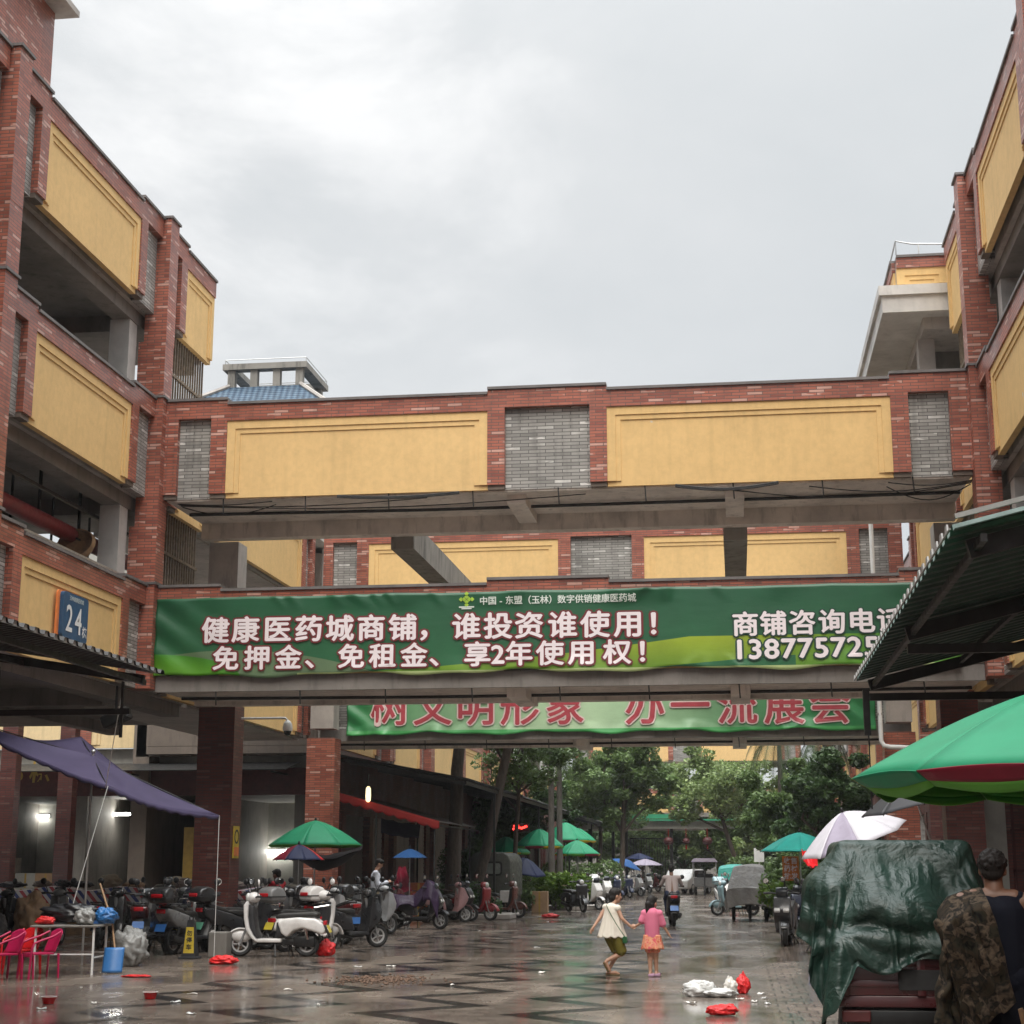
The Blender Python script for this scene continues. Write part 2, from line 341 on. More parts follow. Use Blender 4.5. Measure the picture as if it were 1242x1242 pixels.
# ------------------------------------------------------------------ buildings
concrete('beam_concrete', (.24, .22, .20), .5)
LV = {1: (5.03, 6.65, 6.98), 2: (8.92, 10.54, 10.88), 3: (12.84, 14.45, 14.82)}
XL, XR = -11.69, 4.93
def frx(X, s): return ('x', X, s)     # facade runs along y; outward is s*x
def fry(Y, s): return ('y', Y, s)     # facade runs along x; outward is s*y
def fb(mb, fr, u0, u1, w0, w1, z0, z1):
    k, c, s = fr
    if k == 'x': mb.box(c + s * w0, u0, z0, c + s * w1, u1, z1)
    else: mb.box(u0, c + s * w0, z0, u1, c + s * w1, z1)
def band(par, fr, items, lv, ymat='yellow_stucco', core=True):
    b, t, c = lv; br = MB(); cp = MB(); led = MB(); co = MB()
    u0 = min(i[1] for i in items); u1 = max(i[2] for i in items)
    for k, a, e in items:
        if k == 'Y':
            p = MB(); L1, L2 = .17, .27
            fb(p, fr, a, e, -.12, .045, t - L1, t)
            fb(p, fr, a, a + L1, -.12, .045, b + .10, t - L1); fb(p, fr, e - L1, e, -.12, .045, b + .10, t - L1)
            fb(p, fr, a + L1, e - L1, -.12, .022, t - L2, t - L1)
            fb(p, fr, a + L1, a + L2, -.12, .022, b + .10, t - L2); fb(p, fr, e - L2, e - L1, -.12, .022, b + .10, t - L2)
            fb(p, fr, a + L2, e - L2, -.12, 0, b, t - L2)
            fb(p, fr, a, a + L2, -.12, -.002, b, b + .10); fb(p, fr, e - L2, e, -.12, -.002, b, b + .10)
            p.build('stucco_panel', ymat, par)
        elif k == 'G':
            p = MB(); fb(p, fr, a, e, -.24, -.055, b + .005, t + .06); p.build('grey_brick_infill', 'grey_brick', par)
        elif k == 'P':
            fb(br, fr, a, e, -.12, .075, b + .09, t); led = MB(); fb(led, fr, a + .01, e - .01, -.12, .03, b, b + .09); led.build('pilaster_foot', 'brown_wall', par)
        elif k == 'R':
            fb(br, fr, a, e, -.24, .24, b - .6 if lv is not LV[1] else b, c + .14)
            fb(cp, fr, a - .03, e + .03, -.28, .28, c + .141, c + .19)
    # band of brick over the panels, raised over the grey infill groups
    for k, a, e in items:
        if k == 'R': continue
        hi = .10 if k in 'GP' else 0
        fb(br, fr, a, e, -.12, .075, t if k != 'G' else t + .06, c + hi)
        fb(cp, fr, a, e, -.30, .115, c + hi + .001, c + hi + .055)
    fb(co, fr, u0, u1, -.34, -.241, b + .02, c - .02)
    br.build('brick_band', 'red_brick', par); cp.build('coping', 'coping_stone', par)
    if core: co.build('parapet_core', 'concrete', par)
def bay(p0):   # one bay: from the pier at p0 (its centre) to the next pier
    o = p0 - 23.6
    return [('R', 23.38 + o, 23.85 + o), ('G', 23.85 + o, 24.7 + o), ('P', 24.7 + o, 25.05 + o), ('Y', 25.05 + o, 29.58 + o), ('P', 29.58 + o, 29.93 + o), ('G', 29.93 + o, 30.80 + o)]
STAIR = [('R', 30.80, 31.30), ('G', 31.30, 32.02), ('P', 32.02, 32.40), ('Y', 32.40, 34.36)]
def end_building(name, label, X, s):
    t = thing(name, label, 'building', (X, 24, 0), world=True); fr = frx(X, s)
    items = bay(16.15) + bay(23.6)
    for n, lv in LV.items(): band(t, fr, items + STAIR, lv)
    # galleries: floor and ceiling slabs, back wall, columns
    sl = MB()
    for n in LV:
        b = LV[n][0]
        fb(sl, fr, 16, 34.30, -6.8, -.345, b + .05, b + .22)
        fb(sl, fr, 16, 30.75, -.34, -.005, b - .04, b + .019) if n > 9 else None
    for n in LV:
        b = LV[n][0]
        fb(sl, fr, 16, 34.3, -.75, -.35, b - .25, b + .049)     # edge beam
        for u in (23.6, 31.05):
            fb(sl, fr, u - .15, u + .15, -6.6, -.76, b - .30, b + .049)
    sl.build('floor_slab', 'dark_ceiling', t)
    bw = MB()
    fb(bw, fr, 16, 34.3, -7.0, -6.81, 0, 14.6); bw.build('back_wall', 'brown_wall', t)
    rf = MB(); fb(rf, fr, 16, 34.3, -6.8, -.40, 14.3, 14.5); rf.build('roof', 'concrete', t)
    for lo, hi in ((1, 2), (2, 3)):
        for u in (23.45, 30.33):
            c = MB(); fb(c, fr, u, u + .42, -.80, -.38, LV[lo][0] + .22, LV[hi][0] - .25); c.build('column', 'white_plaster', t)
    # brick strips of the piers between the bands
    for lo, hi in ((1, 2), (2, 3)):
        for u in (23.38, 30.80):
            pr = MB(); fb(pr, fr, u, u + .48, -.35, .235, LV[lo][2] + .19, LV[hi][0] - .6); pr.build('pier', 'red_brick', t)
    # handrail along the gallery, barred stair bay
    ra = MB()
    for n in (1, 2):
        z = LV[n][2] + .22
        ra.bar(*( [(X - s * .2, 16, z), (X - s * .2, 30.3, z)] ), .04)
        for u in np.arange(16.5, 30.3, 2.3): ra.bar((X - s * .2, u, LV[n][2] + .05), (X - s * .2, u, z), .03)
    ra.build('handrail', 'galvanised', t)
    bars = MB()
    for n in (1, 2):
        z0, z1 = LV[n][2], LV[n + 1][0]
        for u in np.arange(31.55, 34.3, .155): bars.bar((X - s * .12, u, z0), (X - s * .12, u, z1), .035)
        for z in (z0 + .05, (z0 + z1) / 2 + .1): bars.bar((X - s * .12, 31.4, z), (X - s * .12, 34.3, z), .06)
    for n in (1, 2):     # end of the gallery
        z0, z1 = LV[n][0] + .22, LV[n][0] + 1.5
        for w in np.arange(.6, 3.2, .15): bars.bar((X - s * w, 34.25, z0), (X - s * w, 34.25, z1), .03)
        bars.bar((X - s * .5, 34.25, z1), (X - s * 3.3, 34.25, z1), .05)
    bars.build('window_bars', 'rust_bar', t)
    nw = MB(); fb(nw, fr, -26, 15.99, -7.0, .0, 0, 14.8); nw.build('unseen_shade_wing', 'red_brick', t)  # unseen plain continuation of the building, added to block skylight from the foreground
    return t
bl = end_building('arcade_building', 'three storey brick and yellow arcade building carrying the dark blue number sign', XL, 1)
brt = end_building('arcade_building', 'three storey brick and yellow arcade building rising behind the dark green awning and drainpipe', XR, -1)
# stair tower on the left roof
t = bl
tw = MB(); tw.box(-17, 15, 14.5, -12.3, 26.4, 17.3); tw.build('roof_tower', 'red_brick', t)
tw = MB(); tw.box(-17.4, 14.6, 17.3, -11.9, 26.6, 17.42); tw.box(-17.2, 14.8, 17.42, -12.1, 26.5, 17.75); tw.build('tower_eave', 'concrete', t)
# red fire main and hanging rods in the left gallery
p = MB(); p.tube([(-12.9, 14, 8.0), (-12.9, 33.5, 8.0)], .16, 12); p.tube([(-13.6, 14, 7.75), (-13.6, 33.5, 7.75)], .10, 10); p.build('fire_main', 'red_pipe', t, 40)
p = MB()
for u in np.arange(17, 33, 1.9):
    p.bar((-12.9, u, 8.1), (-12.9, u, 8.95), .05); p.bar((-13.6, u + .3, 7.8), (-13.6, u + .3, 8.95), .04)
p.bar((-12.6, 14, 8.45), (-12.6, 34, 8.45), .06); p.build('pipe_hanger', 'dark_steel', t)
# right roof block facing the camera with its white eave
t = brt
band(t, fry(34.7, -1), [('Y', 3.86, 4.93)], (14.03, 14.50, 14.74))
band(t, frx(3.86, -1), [('Y', 34.95, 41.0)], (14.03, 14.50, 14.74))
e = MB(); e.box(3.49, 34.45, 13.42, 6.5, 42, 13.80); e.box(3.42, 34.38, 13.801, 6.5, 42, 14.02); e.build('eave', 'white_plaster', t)
e = MB(); e.box(4.4, 34.9, 13.15, 6.5, 41.5, 13.42); e.build('eave_beam', 'concrete', t)
e = MB(); e.box(4.75, 36.6, 10.9, 8, 42, 13.41); e.build('upper_wall', 'grey_wall', t)
for x, y, z in ((3.95, 40.5, 13.41), (4.35, 35.6, 13.149)):
    e = MB(); e.box(x, y, 10.9, x + .36, y + .4, z); e.build('upper_column', 'concrete', t)
e = MB(); e.tube([(3.86, 34.6, 14.8), (3.86, 34.6, 15.12), (4.2, 34.6, 15.04), (4.93, 34.6, 15.0)], .018, 6); e.bar((4.35, 34.6, 14.8), (4.35, 34.6, 15.02), .025)
e.tube([(3.86, 34.6, 15.12), (3.86, 40, 15.0)], .018, 6); e.build('roof_rail', 'galvanised', t)

BR = [('P', -11.45, -11.18), ('G', -11.18, -10.48), ('P', -10.48, -10.14), ('Y', -10.14, -4.73), ('P', -4.73, -4.38), ('G', -4.38, -2.67), ('P', -2.67, -2.33), ('Y', -2.33, 3.2), ('P', 3.2, 3.54), ('G', 3.54, 4.31), ('P', 4.31, 4.69)]
def bridge(name, label, Y, back=True, dets=True):
    t = thing(name, label, 'footbridge', (-3.4, Y, 0), world=True); fr = fry(Y, -1)
    for n in (1, 2):
        lv = LV[n]; b = lv[0]
        band(t, fr, BR, lv if n == 2 else (5.30, lv[1], lv[2]))
        if n == 1:
            l_ = MB(); l_.box(-11.44, Y - .01, 4.98, 4.68, Y + .075, 5.295); l_.build('edge_beam', 'beam_concrete', t)
        s_ = MB(); s_.box(-11.4, Y + .345, b - .02, 4.65, Y + 2.3, b + .20)
        s_.box(-11.4, Y + .08, b - .03, 4.65, Y + .343, b + .02)
        s_.build('deck_slab', 'soffit_bounce_concrete', t)
        g_ = MB(); dz = .36 if n == 2 else .10; g_.box(-11.4, Y + 2.3, b - dz, 4.65, Y + 2.62, b + .25)
        for x in (-4.2, .15): g_.box(x - .19, Y + .35, b - .21, x + .19, Y + 2.3, b - .021)
        g_.build('edge_girder', 'soffit_bounce_concrete', t)
        bk = MB(); bk.box(-11.4, Y + 2.45, b + .251, 4.65, Y + 2.62, lv[2]); bk.build('back_parapet', 'concrete', t)
        if dets:
            c_ = MB(); z = b - .06
            c_.tube([(-11.3, Y + 1.2, z), (-6, Y + 1.25, z - .03), (0, Y + 1.2, z - .02), (4.6, Y + 1.2, z)], .035, 6)
            for x in np.arange(-10.2, 4.4, 1.72): c_.tube([(x, Y + .05, b + .02), (x + .02, Y + .03, b - .32)], .014, 5)
            c_.build('service_cable', 'cable', t)
    return t
b1 = bridge('footbridge', 'nearest two storey footbridge of yellow panels and brick carrying the dark green banner', 31.1)
b2 = bridge('footbridge', 'second footbridge seen under the first with the pale green banner', 44.3)
b3 = bridge('footbridge', 'farthest footbridge beyond the street trees', 118.0, dets=False)
# sagging cable bundles under the first bridge
c_ = MB()
for k in range(4):
    a = -8.9 + k * .25; pts = []
    for i in range(13):
        q = i / 12; pts.append((-11.2 + q * (2.0 + 3.2 * (k % 3)), 31.25 + .1 * k, 8.86 - (.05 + .05 * k) * math.sin(math.pi * q)))
    c_.tube(pts, .011, 5)
    pts = [(4.7 - (i / 12) * (1.6 + 1.5 * (k % 3)), 31.2 + .12 * k, 8.85 - (.08 + .07 * k) * math.sin(math.pi * i / 12)) for i in range(13)]; c_.tube(pts, .012, 5)
for k in range(3):
    pts = [(-1.0 + i * .2, 31.05, 8.90 - .10 * math.sin(math.pi * i / 10) - .02 * k) for i in range(11)]; c_.tube(pts, .016, 5)
    pts = [(-7.8 + i * .25, 31.07, 8.90 - .06 * math.sin(math.pi * i / 10) - .02 * k) for i in range(11)]; c_.tube(pts, .014, 5)
c_.build('cable_bundle', 'cable', b1, 40)
# side galleries over the cross street, brick and concrete columns, long beams between the bridges
def side_gallery(label, X, s):
    t = thing('side_gallery', label, 'gallery', (X, 39.5, 0), world=True); fr = frx(X, s)
    for n in (1, 2):
        lv = LV[n]; b = lv[0]
        band(t, fr, [('P', 34.75, 35.1), ('Y', 35.1, 42.6), ('P', 42.6, 42.95), ('G', 42.95, 43.6), ('P', 43.6, 43.9)], lv)
        s_ = MB(); fb(s_, fr, 34.4, 44.2, -2.6, -.345, b - .02, b + .2); s_.build('deck_slab', 'concrete', t)
        k = MB(); fb(k, fr, 34.4, 44.2, -2.6, -2.4, b + .21, lv[2]); k.build('back_parapet', 'concrete', t)
    return t
side_gallery('yellow side gallery between the two footbridges above the dome security camera', XL, 1)
side_gallery('yellow side gallery between the two footbridges above the white drainpipe', XR, -1)
def col(name, label, x0, x1, y0, y1, z1, mat):
    c = MB(); c.box(x0, y0, 0, x1, y1, z1); o = tag(c.build(name, mat), label, 'column', 'columns carrying the footbridges'); return o
for lab, x0, x1, y0 in (('red brick column behind the white scooter under the near footbridge', -11.4, -10.6, 33.72), ('red brick column above the green umbrella under the second footbridge', -11.5, -10.72, 43.1),
                        ('red brick column behind the tarpaulin truck under the near footbridge', 4.15, 4.9, 33.72), ('red brick column beside the white drainpipe under the second footbridge', 3.85, 4.65, 43.1)):
    t = thing('brick_column', lab, 'column', ((x0 + x1) / 2, y0 + .35, 0), group='columns carrying the footbridges', world=True)
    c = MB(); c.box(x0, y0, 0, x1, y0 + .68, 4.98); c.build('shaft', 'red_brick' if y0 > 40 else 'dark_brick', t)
    c = MB(); c.box(x0 + .08, y0 + .02, 5.24, x1 - .06, y0 + .66, 8.55); c.build('upper_shaft', 'concrete', t)
t = thing('ceiling_beam', 'stained concrete beam running from the first footbridge to the second left of centre', 'beam', (-6.9, 39, 8.5), group='long beams between the footbridges', world=True)
c = MB(); c.box(-7.25, 33.75, 8.30, -6.75, 44.2, 8.90); c.build('beam_body', 'stained_concrete', t)
t = thing('ceiling_beam', 'dark stained beam running between the footbridges seen end on right of centre', 'beam', (.15, 39, 8.5), group='long beams between the footbridges', world=True)
c = MB(); c.box(-.1, 33.75, 8.30, .40, 44.2, 8.90); c.build('beam_body', 'stained_concrete', t)

# long building rows beyond the crossing
def row_building(label, X, s, Y0, Y1):
    t = thing('arcade_building', label, 'building', (X, Y0, 0), world=True); fr = frx(X, s)
    items = []; u = Y0
    while u < Y1:
        items += [(k, a, e) for k, a, e in bay(u)]; u += 7.45
    for n in (1, 2): band(t, fr, items, LV[n])
    end = items[-1][2]
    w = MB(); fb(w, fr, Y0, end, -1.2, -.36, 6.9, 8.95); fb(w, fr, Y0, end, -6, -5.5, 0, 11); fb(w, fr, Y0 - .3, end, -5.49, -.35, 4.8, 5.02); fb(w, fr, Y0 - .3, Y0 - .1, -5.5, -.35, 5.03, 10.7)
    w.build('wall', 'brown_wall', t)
    for u in np.arange(Y0 + 2.2, end - 3, 7.45):
        for o in (0.2, 2.6):
            f = MB(); fb(f, fr, u + o, u + o + 1.3, -.36, -.30, 7.1, 8.7); q = f.build('window', 'white_metal', t)
            f = MB(); fb(f, fr, u + o + .08, u + o + .60, -.299, -.285, 7.18, 8.62); fb(f, fr, u + o + .70, u + o + 1.22, -.299, -.285, 7.18, 8.62); f.build('pane', 'glass_dark', q)
    for u in np.arange(Y0, end, 7.45):
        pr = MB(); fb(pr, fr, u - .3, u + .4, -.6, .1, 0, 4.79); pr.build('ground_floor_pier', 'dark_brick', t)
    return t
row_building('long arcade building behind the leaning trees and the pair of palms', XL, 1, 46.5, 112)
row_building('long arcade building behind the teal parasol and the dense round tree', XR + .6, -1, 48, 112)
# ------------------------------------------------------------------ lettering
_gl = {}
def glyph(ch, off, depth=.004):
    k = (ch, off)
    if k in _gl: return _gl[k]
    cu = bpy.data.curves.new('t', 'FONT'); cu.body = ch; cu.size = 1; cu.offset = off; cu.extrude = 0; cu.align_x = 'CENTER'; cu.resolution_u = 3
    o = bpy.data.objects.new('t', cu); COL.objects.link(o); bpy.context.view_layer.update()
    me = o.evaluated_get(bpy.context.evaluated_depsgraph_get()).to_mesh()
    vs = np.array([v.co[:] for v in me.vertices]).reshape(-1, 3); fs = [tuple(p.vertices) for p in me.polygons]
    o.to_mesh_clear() if hasattr(o, 'to_mesh_clear') else None
    bpy.data.objects.remove(o); bpy.data.curves.remove(cu)
    _gl[k] = (vs, fs); return _gl[k]
def text_mb(mb, chars, place, h, off=0.0, wscale=1.0, base=-.36):
    """place(i) -> centre of glyph i, as (u, v); out: local plane coordinates x, z at y=0 (facing -y)"""
    for i, ch in enumerate(chars):
        if ch == ' ': continue
        vs, fs = glyph(ch, off); u, v = place(i)
        if not len(vs): continue
        mb.add([(u + p[0] * h * wscale, -p[2], v + (p[1] + base) * h) for p in vs], fs)
    return mb
def xf(mb, mtx):
    mb.v = [tuple(mtx @ Vector(v)) for v in mb.v]; return mb
def sign_text(par, name, chars, centre, h, mat, adv=1.0, off=.012, rz=0, out=.012, wscale=1.0, vert=False, rx=0):
    mb = MB(); n = len(chars)
    text_mb(mb, chars, (lambda i: (0, ((n - 1) / 2 - i) * h * adv)) if vert else (lambda i: ((i - (n - 1) / 2) * h * adv, 0)), h, off, wscale)
    mb.v = [(x, y - out, z) for x, y, z in mb.v]
    xf(mb, Matrix.Translation(Vector(centre)) @ Matrix.Rotation(rz, 4, 'Z') @ Matrix.Rotation(rx, 4, 'X'))
    return mb.build(name, mat, par)
simple('print_white', (.82, .74, .76), .5, 0, .03); simple('print_maroon', (.16, .018, .022), .5, 0, .05); simple('print_dark_green', (.012, .05, .03), .5, 0, .05)
simple('print_pale', (.70, .76, .70), .5, 0, .03); simple('print_dusty_red', (.36, .040, .055), .55, 0, .15); simple('print_pink_edge', (.66, .50, .47), .55, 0, .08)
simple('print_lime', (.35, .55, .05), .5); simple('sign_blue', (.018, .075, .16), .4); simple('sign_orange', (.75, .22, .06), .5); simple('sign_yellow', (.62, .45, .04), .45); simple('print_black', (.02, .02, .02), .5)
simple('sign_gold', (.36, .23, .04), .5); simple('fascia_red', (.075, .014, .014), .55, 0, .3)

# ------------------------------------------------------------------ banners
def banner_mat(name, kind):
    m, nt, b = nodes(name); sp = nt.nodes.new('ShaderNodeSeparateXYZ'); P = pos(nt); nt.links.new(P, sp.inputs[0]); x, z = sp.outputs[0], sp.outputs[2]
    if kind == 1:
        base = mix(nt, mth(nt, 'MULTIPLY_ADD', z, .6, -3.3, True), (.018, .118, .045), (.010, .088, .040))
        # pale grey-green sweep, bright blob at the lower left, lime sweep growing to the right
        s1 = mth(nt, 'SUBTRACT', 5.78, mth(nt, 'MULTIPLY', mth(nt, 'POWER', mth(nt, 'ABSOLUTE', mth(nt, 'ADD', x, 9.9)), 2.0), .055))
        c = mix(nt, mth(nt, 'MULTIPLY', mth(nt, 'LESS_THAN', z, s1), mth(nt, 'LESS_THAN', x, -6.8)), base, (.115, .185, .095))
        d = mth(nt, 'ADD', mth(nt, 'POWER', mth(nt, 'DIVIDE', mth(nt, 'ADD', x, 11.5), 1.85), 2), mth(nt, 'POWER', mth(nt, 'DIVIDE', mth(nt, 'SUBTRACT', z, 5.22), .50), 2))
        c = mix(nt, mth(nt, 'LESS_THAN', d, 1), c, mix(nt, mth(nt, 'MULTIPLY', d, 1, None, True), (.12, .35, .02), (.055, .24, .02)))
        q = mth(nt, 'MULTIPLY_ADD', x, .125, 1.10, True)     # 0 at -8.8, 1 at -0.8
        s2 = mth(nt, 'ADD', 5.27, mth(nt, 'MULTIPLY', mth(nt, 'POWER', q, 1.7), .62))
        lime = mix(nt, mth(nt, 'MULTIPLY_ADD', z, 1.7, -8.95, True), (.105, .24, .012), (.30, .40, .022))
        lime = mix(nt, mth(nt, 'MULTIPLY_ADD', x, .5, -.25, True), lime, (.085, .27, .02))
        c = mix(nt, mth(nt, 'MULTIPLY', mth(nt, 'LESS_THAN', z, s2), mth(nt, 'GREATER_THAN', x, -8.2)), c, lime)
        s3 = mth(nt, 'ADD', 5.24, mth(nt, 'MULTIPLY', mth(nt, 'MULTIPLY_ADD', x, .3, .72, True), .26))
        c = mix(nt, mth(nt, 'MULTIPLY', mth(nt, 'LESS_THAN', z, s3), mth(nt, 'MULTIPLY', mth(nt, 'GREATER_THAN', x, -2.4), mth(nt, 'LESS_THAN', x, 1.2))), c, (.02, .13, .05))
        c = mix(nt, mth(nt, 'MULTIPLY', mth(nt, 'LESS_THAN', z, 5.31), mth(nt, 'GREATER_THAN', x, -8.5)), c, (.42, .52, .22))
    else:
        q = mth(nt, 'SUBTRACT', 1, mth(nt, 'ABSOLUTE', mth(nt, 'MULTIPLY_ADD', x, .17, .75)), None, True)
        c = mix(nt, mth(nt, 'MULTIPLY', q, .92), (.03, .22, .07), (.50, .66, .42))
        c = mix(nt, mth(nt, 'LESS_THAN', z, 5.24), c, (.06, .32, .09))
    c = mix(nt, 1, c, ramp(nt, noise(nt, P, 1.6, 5), [(.3, .85), (.7, 1.05)]), 'MULTIPLY')
    nt.links.new(c, b.inputs['Base Color']); b.inputs['Roughness'].default_value = .42
    bump(nt, b, noise(nt, scale_vec(nt, P, (1, 1, 3)), 2.0, 4), .15, .03)
banner_mat('banner_dark_green', 1); banner_mat('banner_pale_green', 2)
def banner(name, label, x0, x1, z0, z1, Y, mat, amp, seed):
    t = thing(name, label, 'banner', ((x0 + x1) / 2, Y, z0), world=True)
    rg = random.Random(seed); fold = [(rg.uniform(x0, x1), rg.uniform(.05, .35), rg.uniform(-.6, .6), rg.choice((0, 1))) for _ in range(46)]
    lim = .80
    def wr(x, z):
        v = (z - z0) / (z1 - z0); d = 0
        for fx, wd, sl, tp in fold:
            e = v if tp else 1 - v                # folds die away from the edge they start on
            k = max(0, e - lim) / (1 - lim)
            if k > 0: d += k * math.exp(-((x - fx - sl * (1 - e) * 3) / wd) ** 2)
        cor = math.exp(-((x - x0) / .9) ** 2) + math.exp(-((x - x1) / .9) ** 2)
        d += cor * .8 * math.sin((x + z * 1.4) * 7)
        return amp * d
    m = MB()
    def p(u, v):
        x = x0 + (x1 - x0) * u; z = z0 + (z1 - z0) * v
        sag = .035 * math.sin(x * 1.9 + seed) + .02 * math.sin(x * 4.3)
        z2 = z + (sag * (1 - v) - .02 * abs(math.sin(x * 1.1 + 1)) * v)
        return (x, Y - wr(x, z), z2)
    m.grid(p, 320, 26); m.build('sheet', mat, t, 60, solid=.004)
    return t, wr
t, wr = banner('advertising_banner', 'dark green advertising banner with white characters hung on the near footbridge', -11.45, 4.25, 5.27, 6.86, 30.98, 'banner_dark_green', .03, 3)
def bline(par, chars, xs, zc, h, Y, layers, ws=1.0, wrf=None, slope=0):
    for off, mat, out, nm in layers:
        mb = MB(); k = 0; ring = [(0, 0)] + [(math.cos(a * math.pi / 4), math.sin(a * math.pi / 4)) for a in range(8)] if off > .05 else [(0, 0), (1, 0), (-1, 0), (0, 1), (0, -1)]
        for dx, dz in ring:      # heavy strokes: the glyph struck several times, each print a hair in front of the last
            m1 = MB(); text_mb(m1, chars, lambda i: (xs[i] + dx * off * h, zc + dz * off * h * .8 + slope * (xs[i] - xs[0])), h, 0, ws)
            m1.v = [(x, Y + y - out - .0007 * k - (wrf(x, z) if wrf else 0), z) for x, y, z in m1.v]; mb.add(m1.v, m1.f); k += 1
        mb.build(nm, mat, par)
def sp_(a, b, n): return [a + (b - a) * i / (n - 1) for i in range(n)]
LM = [(.112, 'print_maroon', .022, 'lettering_outline'), (.030, 'print_white', .032, 'lettering')]
LG = [(.095, 'print_dark_green', .022, 'lettering_outline'), (.030, 'print_white', .032, 'lettering')]
# character centres measured in the photograph, turned into metres along the bridge
def cpos(xs_, ya, yb, Y): n = len(xs_); return [(at(x, ya + (yb - ya) * (x - xs_[0]) / (xs_[-1] - xs_[0]), Y)) for x in xs_]
def bl(chars, xs_, ya, yb, h, layers, ws, Y, wr_):
    pp = cpos(xs_, ya, yb, Y); bline(t, chars, [p.x for p in pp], pp[0].z, h, Y, layers, ws, wr_, (pp[-1].z - pp[0].z) / (pp[-1].x - pp[0].x))
bl('健康医药城商铺，谁投资谁使用！', [262, 298.5, 337, 375, 412.5, 450.5, 489, 524, 566, 604.5, 642, 682.5, 722, 762.4, 802], 765, 756.5, .54, LM, 1.08, 30.98, wr)
bl('免押金、免租金、享2年使用权！', [274.3, 312.3, 350.2, 386, 426.3, 464.3, 502.4, 537, 579.3, 604, 629.7, 667.4, 706, 748.7, 788], 799, 790.5, .50, LM, 1.10, 30.98, wr)
bl('商铺咨询电话', [904, 938, 973, 1009, 1044.6, 1080], 757.5, 752.5, .49, LG, 1.06, 30.98, wr)
bl('138775725', [897, 916, 936, 956, 976, 996.5, 1016, 1036.5, 1057], 787.5, 783.5, .52, LG, 1.12, 30.98, wr)
bline(t, '中国-东盟（玉林）数字供销健康医药城', sp_(-4.78, -1.88, 18), 6.66, .172, 30.98, [(.02, 'print_pale', .02, 'small_lettering')], 1.0, wr)
lg = MB()
for a in range(4):
    for r_ in (.05, .11):
        cx, cz = -5.12 + r_ * math.cos(a * math.pi / 2), 6.70 + r_ * math.sin(a * math.pi / 2)
        lg.prism([(cx - .045, cz), (cx, cz - .045), (cx + .045, cz), (cx, cz + .045)], 30.955, 30.962, 'y')
lg.build('emblem', 'print_lime', t)
lg = MB(); lg.box(-5.27, 30.955, 6.535, -4.97, 30.962, 6.56); lg.box(-5.22, 30.955, 6.505, -5.02, 30.962, 6.525); lg.build('emblem_line', 'print_pale', t)
t, wr = banner('slogan_banner', 'pale green slogan banner with red characters hung on the second footbridge', -10.65, 3.75, 5.14, 6.7, 44.16, 'banner_pale_green', .05, 11)
bl('树文明形象办一流展会', [473, 525, 577, 630.5, 685, 782, 837, 894, 951, 1006.6], 858, 855, 1.10, [(.055, 'print_pink_edge', .03, 'lettering_outline'), (.018, 'print_dusty_red', .04, 'lettering')], 1.0, 44.16, wr)

# ------------------------------------------------------------------ number sign, left awning, right awning
t = thing('number_sign', 'dark blue building number sign reading 24 on the yellow panel above the left awning', 'sign', (XL + .05, 27.0, 5.75), world=True)
def rrect(w, h, r, n=5):
    return [(sx * (w / 2 - r) + r * math.cos(a), sz * (h / 2 - r) + r * math.sin(a)) for sx, sz, a0 in ((1, 1, 0), (-1, 1, math.pi / 2), (-1, -1, math.pi), (1, -1, 1.5 * math.pi)) for a in [a0 + math.pi / 2 * i / n for i in range(n + 1)]]
SGN = (27.14, 5.90)
s_ = MB(); s_.prism([(SGN[0] + a, SGN[1] + b) for a, b in rrect(1.20, .84, .08)], XL + .05, XL + .085, 'x'); s_.build('backing', 'sign_orange', t)
s_ = MB(); s_.prism([(SGN[0] + .04 + a, SGN[1] + b) for a, b in rrect(1.10, .81, .08)], XL + .086, XL + .16, 'x'); s_.build('plate', 'sign_blue', t)
sign_text(t, 'numeral', '24', (XL + .165, SGN[0] - .05, SGN[1] - .04), .66, 'white_plastic', .62, .012, R(90), .004, .92)
sign_text(t, 'suffix', '栋', (XL + .165, SGN[0] + .44, SGN[1] - .22), .22, 'white_plastic', 1, .01, R(90), .004)
sign_text(t, 'small_lettering', '玉林健康医药城', (XL + .165, SGN[0] + .03, SGN[1] + .31), .09, 'print_pale', 1, .0, R(90), .004)

simple('sheet_black', (.030, .029, .028), .5, .2, .25, 4); simple('sheet_green', (.034, .072, .056), .5, .1, .3, 3); simple('sheet_edge', (.30, .30, .29), .55)
def corrugated(name, par, x0, z0, x1, z1, y0, y1, pitch, amp, mat, part='roof_sheet'):
    m = MB(); n = int(round((y1 - y0) / pitch)); prof = [(0, 0), (.30, 0), (.42, 1), (.78, 1), (.90, 0)]
    ys = [(y0 + (i + a) * pitch, h * amp) for i in range(n) for a, h in prof] + [(y1, 0)]
    vs = []; fs = []
    for y, h in ys:
        vs += [(x0, y, z0 + h), (x1, y, z1 + h)]
    for i in range(len(ys) - 1): fs.append((2 * i, 2 * i + 1, 2 * i + 3, 2 * i + 2))
    m.add(vs, fs); return m.build(part, mat, par, solid=.006)
def ends(x0, x1, y0, pitch, n, z, a):
    m = MB(); P_ = [(y0 + pitch * (i + q), z + h) for i in range(n) for q, h in ((0, .002), (.36, .002), (.44, a), (.74, a), (.82, .002))]
    for i in range(len(P_) - 1):
        (ya, za), (yb, zb_) = P_[i], P_[i + 1]; m.add([(x0, ya, z - .006), (x0, yb, z - .006), (x0, yb, zb_), (x0, ya, za)], [(0, 1, 2, 3)])
    m2 = MB(); m2.add(m.v, m.f); return m2
